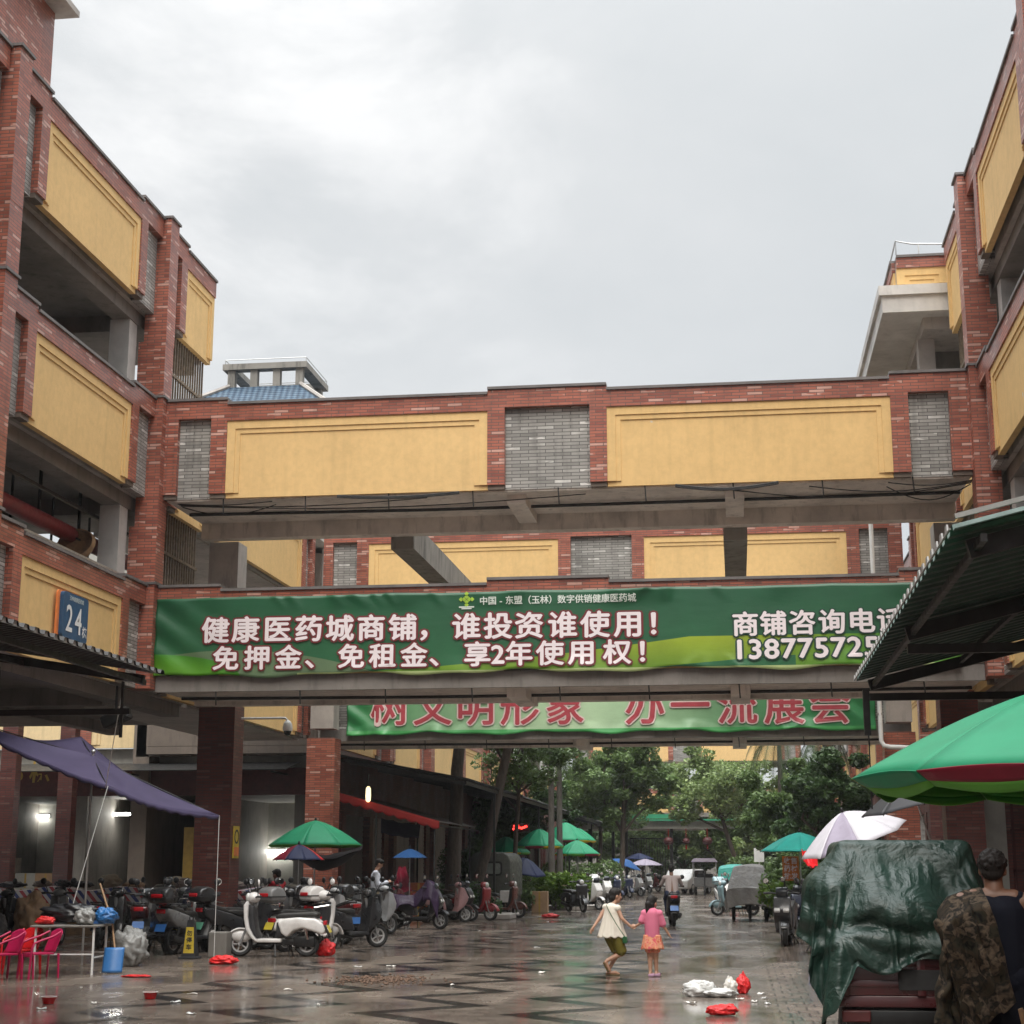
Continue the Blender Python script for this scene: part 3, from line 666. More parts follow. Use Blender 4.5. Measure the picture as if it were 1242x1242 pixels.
# left awning: eave along the street, rising to the facade
t = thing('lean_to_awning', 'black corrugated lean-to awning in front of the blue number sign', 'awning', (-9.5, 16, 0), world=True)
corrugated('a', t, -6.64, 3.80, -11.4, 4.55, 8.5, 18.3, .235, .045, 'sheet_black')
f_ = ends(-6.66, -6.62, 8.5, .235, 41, 3.80, .05)
f_.build('sheet_ends', 'sheet_edge', t, solid=.012, fix=True)
fr_ = MB()
for y in (10.5, 14.3, 18.1): fr_.bar((-6.8, y, 3.72), (-11.4, y, 4.45), .06, .10)
for x, z in ((-6.85, 3.70), (-8.3, 3.93), (-9.9, 4.2)): fr_.bar((x, 8.5, z), (x, 18.25, z), .05, .06)
for y in (14.3, 18.1): fr_.bar((-6.95, y, 3.35), (-11.4, y, 3.35), .05, .07)
for y in (14.3, 18.1): fr_.bar((-8.6, y, 3.35), (-8.6, y, 3.9), .04)
fr_.build('frame', 'dark_steel', t)
for y in (10.5, 18.1):
    p_ = MB(); p_.bar((-7.05, y, 3.05 if y > 15 else 0), (-7.05, y, 3.7), .03); p_.build('post', 'dark_steel', t)
# right awning
t = thing('lean_to_awning', 'dark green corrugated awning on steel posts above the big green parasol', 'awning', (3, 16, 0), world=True)
corrugated('a', t, 1.38, 3.62, 4.7, 4.42, 10.0, 18.5, .265, .045, 'sheet_green')
f_ = ends(1.35, 1.385, 10.0, .265, 32, 3.62, .05)
f_.build('sheet_ends', 'sheet_edge', t, solid=.012, fix=True)
f_ = MB(); f_.bar((1.38, 9.97, 3.69), (4.7, 9.97, 4.49), .03, .03); f_.build('edge_trim', 'sheet_edge', t)
fr_ = MB()
for y in (10.35, 14.2, 18.3): fr_.bar((1.5, y, 3.55), (4.7, y, 4.33), .07, .12)
for y in (14.2, 18.3): fr_.bar((1.5, y, 3.42), (4.7, y, 3.42), .06, .08)
for x, z in ((1.55, 3.56), (2.5, 3.80), (3.5, 4.04)): fr_.bar((x, 10.0, z), (x, 18.45, z), .04, .05)
fr_.build('frame', 'dark_steel', t)
lw = MB(); lw.box(2.35, 11.1, 3.62, 4.4, 11.25, 3.72); lw.build('timber_batten', 'wood', t)
p_ = MB(); p_.bar((1.46, 18.3, 3.0), (1.46, 18.3, 3.5), .07); p_.bar((1.47, 18.3, 2.2), (1.47, 18.3, 3.0), .015); p_.build('post', 'dark_steel', t)

# ------------------------------------------------------------------ far awnings on the left row
t = thing('lean_to_awning', 'long dark awning on thin posts behind the leaning tree', 'awning', (-10, 60, 0), world=True)
corrugated('a', t, -7.6, 4.0, -11.6, 4.75, 46.5, 96, .3, .05, 'sheet_black')
fr_ = MB(); fr_.bar((-7.7, 46.5, 3.93), (-7.7, 96, 3.93), .06, .1)
for y in np.arange(46.6, 96, 6): fr_.bar((-7.7, y, 3.9), (-11.6, y, 4.65), .06, .1)
fr_.build('frame', 'dark_steel', t)
for y in np.arange(52.6, 96, 12):
    p_ = MB(); p_.bar((-7.75, y, 0), (-7.75, y, 3.9), .07); p_.build('post', 'dark_steel', t)
def fabric(name, col, rough=.6, var=.12, bmp=.25):
    m, nt, b = nodes(name); P = pos(nt, 'obj')
    c = ramp(nt, noise(nt, P, 2.2, 5), [(.3, tuple(x * (1 - var) for x in col)), (.7, tuple(min(1, x * (1 + var)) for x in col))])
    c = mix(nt, ramp(nt, noise(nt, P, .9, 6, .7), [(.55, 0.0), (.8, .45)]), c, tuple(x * .45 for x in col))
    nt.links.new(c, b.inputs['Base Color']); b.inputs['Roughness'].default_value = rough; b.inputs['Specular IOR Level'].default_value = .16
    bump(nt, b, mth(nt, 'ADD', noise(nt, P, 3.5, 4), mth(nt, 'MULTIPLY', noise(nt, P, 90, 2), .15)), bmp, .015)
fabric('red_canvas', (.32, .030, .028)); fabric('grey_canvas', (.22, .20, .19)); fabric('purple_canvas', (.058, .048, .095)); fabric('black_canvas', (.012, .012, .014))
t = thing('shop_awning', 'red scalloped shop awning beside the second footbridge column', 'awning', (-9.8, 47, 0), world=True)
m = MB(); m.add([(-11.3, 46, 3.62), (-8.35, 46, 2.80), (-8.35, 52.5, 2.80), (-11.3, 52.5, 3.62)], [(0, 1, 2, 3)]); m.build('roof_sheet', 'grey_canvas', t, solid=.02)
m = MB()
def sc(u, v):
    x = -11.3 + 2.95 * u; z = 3.62 - .82 * u; dr = .20 + .06 * abs(math.sin(u * 9 * math.pi))
    return (x, 45.97 + .02 * math.sin(u * 40), z + .03 - dr * v)
m.grid(sc, 90, 3); m.build('valance', 'red_canvas', t, 60, solid=.006)
m = MB()
for x, z in ((-8.5, 2.8), (-10.2, 3.3)):
    for y in (46.1, 52.3): m.bar((x, y, 0), (x, y, z), .05)
m.bar((-11.3, 46.1, 3.55), (-8.4, 46.1, 2.75), .04); m.bar((-8.4, 46.1, 2.72), (-8.4, 52.4, 2.72), .04); m.build('frame', 'dark_steel', t)

# ------------------------------------------------------------------ the shops on the cross street at the left
simple('tube_glass', (1, 1, 1), .3); 
def emit(name, col, s):
    m, nt, b = nodes(name); b.inputs['Emission Color'].default_value = (*col, 1); b.inputs['Emission Strength'].default_value = s; b.inputs['Base Color'].default_value = (*col, 1)
emit('lit_tube', (1, .99, .93), 38.0); emit('lit_red', (1, .04, .03), 3.0); emit('lit_bulb', (1, .80, .45), 1.3)
t = thing('market_building', 'shop building with gold sign characters and lit shops behind the striped stall', 'building', (-20, 47, 0), world=True)
fr = fry(47.0, -1)
band(t, fr, [('Y', -33.5, -26.5), ('P', -26.5, -26.1), ('G', -26.1, -25.2), ('P', -25.2, -24.9), ('Y', -24.9, -19.6), ('P', -19.6, -19.2), ('Y', -19.2, -14.0), ('P', -14.0, -12.4)], (5.05, 6.75, 7.05), 'pale_yellow_stucco')
w = MB(); w.box(-34, 47.4, 7.05, -12.2, 47.7, 11.5); w.box(-34, 47.36, 4.45, -12.2, 47.6, 5.05); w.build('wall', 'pale_wall', t)
for k, (a, b_) in enumerate(((-17.6, -15.9), (-15.85, -14.2), (-14.15, -12.5))):
    w = MB(); w.box(a, 46.5, 4.75, b_, 46.6, 5.95); w.build('sign_panel', 'brown_wall', t)
w = MB(); w.box(-34, 46.7, 3.62, -12.3, 46.86, 4.40); w.build('fascia', 'fascia_red', t)
sg_ = at(36, 937, 46.69); sign_text(t, 'lettering', '3栋', (sg_.x, 46.69, sg_.z), .66, 'sign_gold', .98, .02)
sign_text(t, 'lettering', '药材', (-18.2, 46.69, 4.02), .55, 'sign_gold', .95, .0)
for x in (-27.5, -23.6, -19.4, -15.6, -12.6):
    w = MB(); w.box(x - .22, 46.87, 0, x + .22, 53, 3.62); w.build('party_wall', 'grey_wall', t)
w = MB(); w.box(-34, 53, 0, -12.3, 53.2, 3.62); w.build('shop_back_wall', 'pale_wall', t)
w = MB(); w.box(-34, 46.87, 3.62, -12.3, 53.2, 3.8); w.build('shop_ceiling', 'grey_wall', t)
w = MB(); w.box(-25.2, 52.9, 0, -24.2, 52.98, 2.1); w.build('shop_door', 'wood', t)
# steep stair inside the middle shop
w = MB(); w.bar((-20.9, 51.2, 3.5), (-17.9, 51.2, .2), .10, .3)
for i in range(12): w.box(-20.8 + i * .25 - .12, 50.9, 3.3 - i * .275, -20.8 + i * .25 + .12, 51.5, 3.34 - i * .275)
w.build('stair', 'dark_steel', t)
w = MB(); w.box(-16.15, 46.87, .8, -15.85, 46.95, 2.7); w.build('notice_board', 'sign_gold', t)
for lab, x, z, y in (('lit fluorescent tube on the shop wall nearest the folding table', at(38, 990, 52.9).x, at(38, 990, 52.9).z, 52.9), ('lit fluorescent tube hanging above the shop stair', -18.6, 3.15, 49.0), ('lit fluorescent tube on the pale wall left of the brick column', -14.9, 2.05, 52.9)):
    q = thing('fluorescent_lamp', lab, 'lamp', (x, y, z), group='lit tubes in the shops', world=True)
    w = MB(); w.tube([(x - .6, y, z), (x + .6, y, z)], .035, 8); w.build('tube', 'lit_tube', q)
    w = MB(); w.box(x - .63, y + .04, z - .03, x + .63, y + .09, z + .06); w.build('fitting', 'white_metal', q)
    if y < 50:
        w = MB(); w.bar((x - .4, y, z + .07), (x - .4, y, 3.62), .01); w.bar((x + .4, y, z + .07), (x + .4, y, 3.62), .01); w.build('chain', 'dark_steel', q)
for lab, x, y, wd in (('dark red brick pillar in the cross street behind the table', at(73, 1050, 42.6).x, 42.6, .42), ('brick pillar at the left edge of the picture', at(2, 1050, 42.6).x, 42.6, .44)):
    w = MB(); w.box(x - wd / 2, y, 0, x + wd / 2, y + .36, 5.6); tag(w.build('brick_pillar', 'dark_brick'), lab, 'pillar', 'pillars in the cross street')
t = thing('lean_to_awning', 'dark shallow awning in front of the shops in the cross street', 'awning', (-16, 45, 0), world=True)
m = MB(); m.add([(-34, 44.9, 4.25), (-12.6, 44.9, 4.25), (-12.6, 46.6, 4.55), (-34, 46.6, 4.55)], [(0, 1, 2, 3)]); m.build('roof_sheet', 'sheet_black', t, solid=.03)
m = MB(); 
for x in (-33, -28, -23, -17.5, -13): m.bar((x, 44.95, 4.2), (x, 46.6, 4.2), .05)
m.build('frame', 'dark_steel', t)
t = thing('deck_canopy', 'dark concrete deck roofing the cross street before the shop building', 'canopy', (-22, 37, 5.2), world=True)
w = MB(); w.box(-34, 34.42, 5.22, -12.0, 41.2, 5.40); w.build('slab', 'dark_ceiling', t)
for x in (-30, -25, -20.5, -16.2): w = MB(); w.box(x - .15, 34.45, 4.95, x + .15, 41.1, 5.219); w.build('rib', 'dark_ceiling', t)
t = thing('shop_wall', 'pale plastered and brick wall behind the head of the man in the tank top', 'wall', (5.6, 34.6, 0), world=True)
w = MB(); w.box(4.98, 34.5, 0, 5.42, 34.7, 4.9); w.build('plaster_pier', 'pale_wall', t); w = MB(); w.box(5.421, 34.55, 0, 8.5, 34.75, 4.9); w.build('brick_wall', 'dark_brick', t)
w = MB(); w.bar((5.5, 34.5, 2.3), (8, 34.5, 2.3), .05); w.bar((5.55, 34.5, .2), (5.55, 34.5, 2.9), .05); w.bar((5.5, 34.5, 1.5), (8, 34.5, 1.5), .05); w.build('rack', 'fascia_red', t)
# ground floor wall and shops of the near left building and right building
def shopfront(label, X, s, Y0, Y1):
    t = thing('shopfront', label, 'shop', (X, Y0, 0), world=True); fr = frx(X, s)
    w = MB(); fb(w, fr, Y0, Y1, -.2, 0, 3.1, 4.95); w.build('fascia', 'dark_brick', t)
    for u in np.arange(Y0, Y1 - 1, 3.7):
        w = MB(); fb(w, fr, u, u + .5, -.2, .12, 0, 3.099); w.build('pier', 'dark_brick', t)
        w = MB()
        fb(w, fr, u + .52, u + 3.68, -.16, -.10, 0, 3.09)
        for z in np.arange(.1, 3.05, .16): fb(w, fr, u + .52, u + 3.68, -.10, -.085, z, z + .11)
        w.build('shutter', 'grey_wall' if int(u) % 2 else 'concrete', t)
    return t
shopfront('dark shop front with shutters behind the man in the tank top', XR + .9, -1, 12, 33.6)
shopfront('row of shop fronts under the long dark awning', XL + .1, 1, 47.2, 112)
shopfront('row of shop fronts behind the teal parasol', XR + .6, -1, 48.5, 112)
# drainpipe by the right column, dome camera
t = thing('drainpipe', 'white drainpipe running down the corner of the second footbridge column', 'pipe', (3.72, 43, 0), world=True)
w = MB(); w.tube([(3.76, 42.95, 10.6), (3.76, 42.95, 4.75), (3.82, 42.93, 4.62), (3.98, 42.9, 4.58), (5.2, 42.9, 4.52)], .06, 10); w.build('pipe', 'white_plastic', t, 50)
w = MB(); w.box(3.68, 42.9, 5.4, 3.84, 43.1, 5.46); w.build('bracket', 'galvanised', t)
t = thing('security_camera', 'white dome security camera on an arm beside the left brick column', 'camera', (-9.5, 34.2, 4.5), world=True)
w = MB(); w.tube([(-10.6, 34.2, 4.72), (-9.62, 34.2, 4.72), (-9.56, 34.2, 4.66)], .025, 8); w.build('arm', 'white_metal', t, 50)
w = MB(); w.lathe([(.0, 4.68), (.05, 4.66), (.09, 4.60), (.11, 4.50), (.10, 4.44)], 16, Matrix.Translation((-9.56, 34.2, 0))); w.build('housing', 'white_plastic', t, 50)
w = MB(); w.ell((-9.56, 34.2, 4.43), (.085, .085, .09)); w.build('dome', 'glass_dark', t, 60)
t = thing('floodlight', 'dark floodlight hanging under the soffit above the purple canopy', 'lamp', (-11.8, 30, 4.4), world=True)
w = MB(); w.bbox(-12.05, 29.85, 4.25, -11.5, 30.15, 4.50, .04, Matrix.Translation((-11.8, 30, 4.35)) @ Matrix.Rotation(R(-24), 4, 'Y') @ Matrix.Translation((11.8, -30, -4.35))); w.build('housing', 'dark_steel', t)
w = MB(); w.bar((-11.8, 30, 4.45), (-11.8, 30, 5.0), .04); w.build('bracket', 'dark_steel', t)
t = thing('column_sign', 'small yellow warning sign on the lit side of the left brick column', 'sign', (-10.59, 34.05, 2.2), world=True)
w = MB(); w.box(-10.595, 33.88, 1.75, -10.57, 34.25, 2.42); w.build('plate', 'sign_yellow', t)
w = MB(); w.lathe([(.15, 0), (.15, .006), (.11, .006), (.11, 0)], 20, Matrix.Translation((-10.569, 34.06, 2.20)) @ Matrix.Rotation(R(90), 4, 'Y')); w.build('symbol_ring', 'print_black', t)
w = MB(); w.box(-10.568, 33.90, 1.80, -10.56, 34.22, 1.98); w.build('red_strip', 'sign_orange', t)

# blue tiled hip roof with its open concrete lantern
def tile_mat():
    m, nt, b = nodes('blue_tile'); P = pos(nt); sp = nt.nodes.new('ShaderNodeSeparateXYZ'); nt.links.new(P, sp.inputs[0])
    a = mth(nt, 'PINGPONG', mth(nt, 'ADD', sp.outputs[0], mth(nt, 'MULTIPLY', sp.outputs[1], .15)), .09); c_ = mth(nt, 'PINGPONG', sp.outputs[2], .045)
    h = mth(nt, 'ADD', mth(nt, 'MULTIPLY', a, 8), mth(nt, 'MULTIPLY', c_, 14))
    c = ramp(nt, h, [(.1, (.012, .024, .045)), (.6, (.035, .07, .12)), (1.0, (.09, .14, .19))]); c = mix(nt, 1, c, ramp(nt, noise(nt, P, 3, 4), [(.3, .7), (.7, 1.1)]), 'MULTIPLY')
    nt.links.new(c, b.inputs['Base Color']); b.inputs['Roughness'].default_value = .5; b.inputs['Specular IOR Level'].default_value = .25; bump(nt, b, h, .6, .03)
tile_mat()
t = thing('roof_pavilion', 'blue tiled hip roof with an open concrete lantern behind the near footbridge', 'roof', (-13.5, 46, 11), world=True)
Y0 = 44.0
w = MB(); zb, zt = 14.62, 15.36
bx = (-16.2, 44.0, -11.35, 49.0); tx = (-14.75, 45.2, -12.55, 47.6)
w.add([(bx[0], bx[1], zb), (bx[2], bx[1], zb), (bx[2], bx[3], zb), (bx[0], bx[3], zb), (tx[0], tx[1], zt + .25), (tx[2], tx[1], zt + .25), (tx[2], tx[3], zt + .25), (tx[0], tx[3], zt + .25)],
      [(0, 1, 5, 4), (1, 2, 6, 5), (2, 3, 7, 6), (3, 0, 4, 7), (4, 5, 6, 7)]); w.build('tiled_roof', 'blue_tile', t, solid=.08)
w = MB(); w.box(-15.9, 44.4, 10.9, -11.8, 48.7, 14.58); w.build('wall', 'pale_wall', t)
w = MB()
for i in range(4):
    q = i / 3; w = MB(); a = Vector([(bx[0], bx[1], zb), (bx[2], bx[1], zb), (bx[2], bx[3], zb), (bx[0], bx[3], zb)][i]); b_ = Vector([(tx[0], tx[1], zt + .25), (tx[2], tx[1], zt + .25), (tx[2], tx[3], zt + .25), (tx[0], tx[3], zt + .25)][i]); w.tube([a + Vector((0, 0, .08)), b_ + Vector((0, 0, .08))], .07, 6); w.build('hip_ridge', 'concrete', t, 50)
zc = zt + .2
for x in (-14.7, -14.0, -13.3, -12.6):
    for y in (45.3, 47.5):
        w = MB(); w.box(x - .11, y - .11, zc, x + .11, y + .11, zc + .62); w.build('lantern_post', 'stained_concrete', t)
w = MB(); w.box(-14.95, 45.1, zc + .62, -12.35, 45.45, zc + .80); w.box(-14.95, 47.4, zc + .62, -12.35, 47.75, zc + .80); w.box(-14.95, 45.451, zc + .62, -14.6, 47.399, zc + .80); w.box(-12.7, 45.451, zc + .62, -12.35, 47.399, zc + .80); w.build('lantern_beam', 'stained_concrete', t)
w = MB()
pts = [(-14.9, 45.2), (-12.4, 45.2), (-12.4, 47.7), (-14.9, 47.7), (-14.9, 45.2)]
w.tube([(a, b_, zc + .95) for a, b_ in pts], .015, 5)
for a, b_ in pts[:4] : w.tube([(a, b_, zc + .8), (a, b_, zc + .95)], .015, 5)
w.build('rail', 'galvanised', t)
# far cross canopy at the end of the street and what lies beyond
t = thing('entrance_canopy', 'far grey and green canopy on dark posts across the end of the street', 'canopy', (-4, 100, 0), world=True)
w = MB(); w.box(-10.8, 99, 3.75, 2.8, 104, 4.2); w.build('roof_slab', 'pale_wall', t)
fabric('green_sheet', (.05, .26, .15)); fabric('teal_sheet', (.05, .30, .26))
w = MB(); w.box(-10.8, 98.9, 4.35, -2.8, 99.0, 4.6); w.box(-10.8, 98.6, 4.2, 2.8, 99.0, 4.3); w.build('green_edge', 'green_sheet', t)
for x in (-10.3, -8.8, -7.4, -6.6, -3.9, 2.2):
    w = MB(); w.box(x - .09, 99.3, 0, x + .09, 99.5, 3.75); w.build('post', 'dark_steel', t)
w = MB()
for x in np.arange(-6.4, -4.0, .16): w.bar((x, 100.4, .9), (x, 100.4, 3.2), .03)
w.bar((-6.5, 100.4, 3.2), (-3.9, 100.4, 3.2), .08); w.build('grille', 'dark_steel', t)
for x in (-4.05, -1.75, -3.0):
    q = thing('lantern', 'round dark red lantern hanging from the far canopy, ' + {-4.05: 'leftmost of three', -1.75: 'rightmost of three', -3.0: 'middle of three'}[x], 'lantern', (x, 98.7, 3.2), group='lanterns under the far canopy', world=True)
    w = MB(); w.ell((x, 98.7, 3.02), (.30, .30, .24) if x != -3.0 else (.22, .22, .18)); w.build('globe', 'fascia_red', q, 60)
    w = MB(); w.tube([(x, 98.7, 3.24), (x, 98.7, 3.75)], .02, 5); w.tube([(x, 98.7, 2.80), (x, 98.7, 2.55)], .05, 5); w.build('tassel', 'red_canvas', q)
w = MB(); w.box(-30, 190, 0, 30, 191, 7); tag(w.build('far_building', 'grey_wall'), 'grey building far beyond the trees at the end of the street', 'building')
# ------------------------------------------------------------------ paints
def paint(name, col, rough=.30, coat=.45):
    m, nt, b = nodes(name); P = pos(nt, 'obj'); w = pos(nt); c = ramp(nt, noise(nt, P, 3.5, 5), [(.3, tuple(x * .86 for x in col)), (.7, tuple(min(1, x * 1.06) for x in col))])
    c = mix(nt, mth(nt, 'MULTIPLY', ramp(nt, noise(nt, w, 5.5, 7, .7), [(.48, 0.0), (.72, 1.0)]), .45), c, tuple(.5 * x * k + .012 for x, k in zip(col, (1, .93, .82))))
    nt.links.new(c, b.inputs['Base Color']); nt.links.new(ramp(nt, noise(nt, w, 8, 5, .65), [(.35, rough * .75), (.65, min(1, rough * 1.9))]), b.inputs['Roughness']); b.inputs['Coat Weight'].default_value = coat; b.inputs['Coat Roughness'].default_value = .12; return m
for n_, c_ in (('paint_white', (.72, .70, .68)), ('paint_black', (.018, .018, .02)), ('paint_grey', (.17, .17, .17)), ('paint_red', (.26, .02, .025)), ('paint_brown_red', (.15, .045, .032)),
               ('paint_light_blue', (.27, .40, .44)), ('paint_navy', (.018, .026, .06)), ('paint_pink', (.30, .17, .175)), ('paint_silver', (.42, .42, .42)), ('paint_maroon', (.075, .012, .014)), ('paint_olive', (.055, .058, .048))): paint(n_, c_)
paint('paint_olive', (.085, .09, .075), .6, .1)
simple('seat_vinyl', (.022, .021, .02), .5, 0, .2, 8, .15, 90); simple('chrome', (.75, .75, .75), .15, 1, .05); simple('plate_blue', (.03, .13, .38), .4); simple('plate_green', (.10, .30, .20), .4); simple('plate_yellow', (.55, .45, .05), .4)
simple('tail_red', (.40, .012, .018), .2); simple('lamp_glass', (.62, .62, .60), .12); simple('mirror_glass', (.80, .82, .84), .05, 1, .02); simple('rust_steel', (.12, .07, .045), .6, .4, .35)
def wheel(par, x, y, z, r, w, rimmat='paint_silver', tag_='wheel'):
    m = MB(); mt = Matrix.Translation((x, y, z)) @ Matrix.Rotation(R(90), 4, 'X'); t_ = r * .30
    prof = [(r - t_ * 1.1, -w / 2 * .8), (r - t_ * .5, -w / 2), (r - t_ * .12, -w / 2 * .75), (r, -w * .2), (r, w * .2), (r - t_ * .12, w / 2 * .75), (r - t_ * .5, w / 2), (r - t_ * 1.1, w / 2 * .8), (r - t_ * 1.1, -w / 2 * .8)]
    m.lathe(prof, 24, mt); q = m.build('tyre', 'black_rubber', None, 40)
    n = MB(); n.lathe([(r - t_ * 1.1, -w * .3), (r - t_ * 1.1, w * .3), (r - t_ * 1.5, w * .28), (r - t_ * 1.5, -w * .28), (r - t_ * 1.1, -w * .3)], 24, mt)
    n.lathe([(0, -w * .45), (r * .18, -w * .45), (r * .18, w * .45), (0, w * .45)], 12, mt)
    for k in range(5):
        a = k * 2 * math.pi / 5; n.bar((x, y, z), (x + math.cos(a) * (r - t_ * 1.2), y, z + math.sin(a) * (r - t_ * 1.2)), .03, .025)
    h = thing(tag_, '', '', (0, 0, 0)); del h['label']; del h['category']; h.parent = par
    q.parent = h; n.build('rim', rimmat, h, 40); return h
def arc(cx, cz, r, a0, a1, n=10): return [(cx + r * math.cos(R(a0 + (a1 - a0) * i / n)), cz + r * math.sin(R(a0 + (a1 - a0) * i / n))) for i in range(n + 1)]
def scooter(label, body='paint_black', trim='black_plastic', seat='seat_vinyl', style='sport', topbox=None, plate='plate_blue', loc=(0, 0, 0), rz=0, group='scooters and mopeds parked along the street', mir='mirror_glass', steer=0, stand=True, helmet=None, name='motor_scooter'):
    """+x is forward"""
    t = thing(name, label, 'scooter', loc, rz, group); ret = style == 'retro'
    rw = .225
    fx, rx = .64, -.58
    wheel(t, rx, 0, rw, rw, .11)
    S_ = Matrix.Translation((.46, 0, 0)) @ Matrix.Rotation(steer, 4, 'Z') @ Matrix.Translation((-.46, 0, 0))
    wf = wheel(t, fx, 0, rw, rw, .10); wf.matrix_local = S_
    # front fender
    m = MB()
    for k in range(1):
        o = arc(fx, rw, rw + .055, 165, 12, 12) if ret else arc(fx, rw, rw + .05, 150, 30, 10); i_ = arc(fx, rw, rw + .03, 165, 12, 12)[::-1] if ret else arc(fx, rw, rw + .03, 150, 30, 10)[::-1]
        m.prism(o + i_, -.085, .085, 'y', .008, S_)
        if ret: m.ell((fx - .02, 0, rw + .14), (.24, .085, .12), S_)
    m.build('front_fender', body, t, 40)
    m = MB()
    for s in (-.075, .075): m.tube([S_ @ Vector((fx, s, rw)), S_ @ Vector((.50, s, .62)), S_ @ Vector((.44, s * .5, .80))], .022, 8)
    m.tube([(.46, 0, .62), (.38, 0, .96)], .035, 8); m.build('fork', 'grey_plastic', t, 40)
    # leg shield with the front fairing
    m = MB()
    if ret:
        pr = [(.50, .98), (.56, .90), (.545, .66), (.50, .46), (.40, .32), (.30, .26), (.30, .30), (.37, .37), (.44, .50), (.475, .68), (.47, .90)]
        m.prism(pr, -.21, .21, 'y', .018)
        m.build('leg_shield', body, t, 40)
        m = MB(); m.prism([(.47, .92), (.475, .68), (.44, .50), (.37, .38), (.30, .31), (.25, .34), (.33, .46), (.36, .66), (.38, .88)], -.17, .17, 'y', .02); m.build('inner_shield', 'black_plastic', t, 40)
    else:
        pr = [(.42, 1.00), (.55, .96), (.68, .72), (.66, .60), (.56, .46), (.40, .34), (.30, .28), (.30, .32), (.36, .46), (.38, .70)]
        m.prism(pr, -.17, .17, 'y', .035); m.build('leg_shield', body, t, 40)
        m = MB()
        for s in (-1, 1): m.prism([(.60, .83), (.685, .70), (.64, .64), (.55, .74)], s * .03, s * .155, 'y', .012)
        m.v = [(x + .012, y, z) for x, y, z in m.v]; m.build('headlight', 'lamp_glass', t, 40)
        m = MB(); m.prism([(.40, 1.0), (.52, .97), (.56, 1.08), (.50, 1.17), (.46, 1.06)], -.12, .12, 'y', .02); m.build('fly_screen', 'glass_dark', t, 40)
    # handlebar, mirrors
    S2 = S_
    m = MB(); hz = 1.03
    m.tube([S2 @ Vector(p) for p in ((.30, -.36, hz + .01), (.36, -.22, hz + .02), (.40, -.08, hz), (.40, .08, hz), (.36, .22, hz + .02), (.30, .36, hz + .01))], .018, 8)
    for s in (-1, 1): m.tube([S2 @ Vector((.31, s * .24, hz + .02)), S2 @ Vector((.295, s * .37, hz + .01))], .024, 8)
    m.build('handlebar', 'black_plastic', t, 40)
    m = MB(); m.ell((.43, 0, hz + .02), (.11, .13, .085), S2) if not ret else m.ell((.42, 0, hz + .0), (.12, .15, .10), S2); q = m.build('handlebar_cowl', body, t, 60)
    if ret:
        m = MB(); m.ell((.52, 0, hz), (.05, .085, .085), S2); m.build('headlight', 'lamp_glass', t, 60)
    for s in (-1, 1):
        m = MB(); m.tube([S2 @ Vector((.35, s * .20, hz + .03)), S2 @ Vector((.36, s * .27, hz + .17)), S2 @ Vector((.35, s * .30, hz + .22))], .008, 6); q = m.build('mirror_arm', 'black_metal', t)
        mt = S2 @ Matrix.Translation((.345, s * .315, hz + .26)) @ Matrix.Rotation(R(90), 4, 'Y')
        m = MB(); m.lathe([(0, -.022), (.045, -.02), (.062, -.006), (.064, .006), (.058, .006)], 16, mt); m.build('mirror', body if ret else 'black_plastic', q, 50)
        # glass faces the rider
        m = MB(); m.lathe([(0, -.0135), (.055, -.0135), (.056, -.012)], 16, S2 @ Matrix.Translation((.336, s * .315, hz + .262)) @ Matrix.Rotation(R(-74), 4, 'Y')); m.build('mirror_glass', mir, q)
    # floor, underbody, rear body
    m = MB(); m.bbox(-.14, -.17, .25, .36, .17, .315, .02); m.build('floorboard', body if ret else trim, t, 40)
    m = MB(); m.bbox(-.70, -.07, .20, .30, .07, .30, .02); m.bbox(-.74, -.11, .17, -.34, .10, .36, .03); m.tube([(-.30, -.13, .24), (-.55, -.15, .26), (-.84, -.16, .32)], [.03, .055, .05], 10); m.build('engine', 'black_metal', t, 40)
    m = MB()
    if ret: m.prism([(-.06, .60), (-.14, .40), (-.24, .34), (-.36, .46), (-.52, .50), (-.70, .45), (-.88, .38), (-.93, .44), (-.88, .58), (-.76, .67), (-.45, .69), (-.20, .67)], -.185, .185, 'y', .06, None, 3)
    else: m.prism([(.0, .34), (-.06, .62), (-.30, .70), (-.72, .80), (-.96, .84), (-.98, .76), (-.86, .62), (-.66, .50), (-.40, .46), (-.22, .34)], -.165, .165, 'y', .04, None, 3)
    m.build('rear_body', body, t, 45)
    if ret:
        m = MB(); m.prism([(-.02, .33), (-.04, .60), (-.16, .62), (-.24, .40)], -.14, .14, 'y', .02); m.build('inner_panel', 'black_plastic', t, 40)
    m = MB()
    if ret: m.prism([(-.02, .66), (-.03, .73), (-.12, .76), (-.40, .77), (-.70, .79), (-.80, .76), (-.80, .70), (-.40, .68)], -.15, .15, 'y', .03, None, 3)
    else: m.prism([(.02, .64), (.03, .74), (-.08, .77), (-.36, .76), (-.48, .82), (-.76, .88), (-.84, .86), (-.80, .80), (-.40, .70)], -.14, .14, 'y', .03, None, 3)
    m.build('seat', seat, t, 45)
    # rear fender, plate, lights, rack, shocks
    m = MB(); m.prism(arc(rx, rw, rw + .05, 165, 60, 8) + arc(rx, rw, rw + .035, 165, 60, 8)[::-1], -.07, .07, 'y', .004); m.prism([(-.86, .60), (-1.0, .36), (-.985, .35), (-.83, .60)], -.08, .08, 'y', .004); m.build('rear_fender', 'black_plastic', t, 40)
    m = MB(); m.prism([(-.945, .55), (-1.005, .42), (-1.013, .424), (-.953, .554)], -.11, .11, 'y'); m.build('number_plate', plate, t)
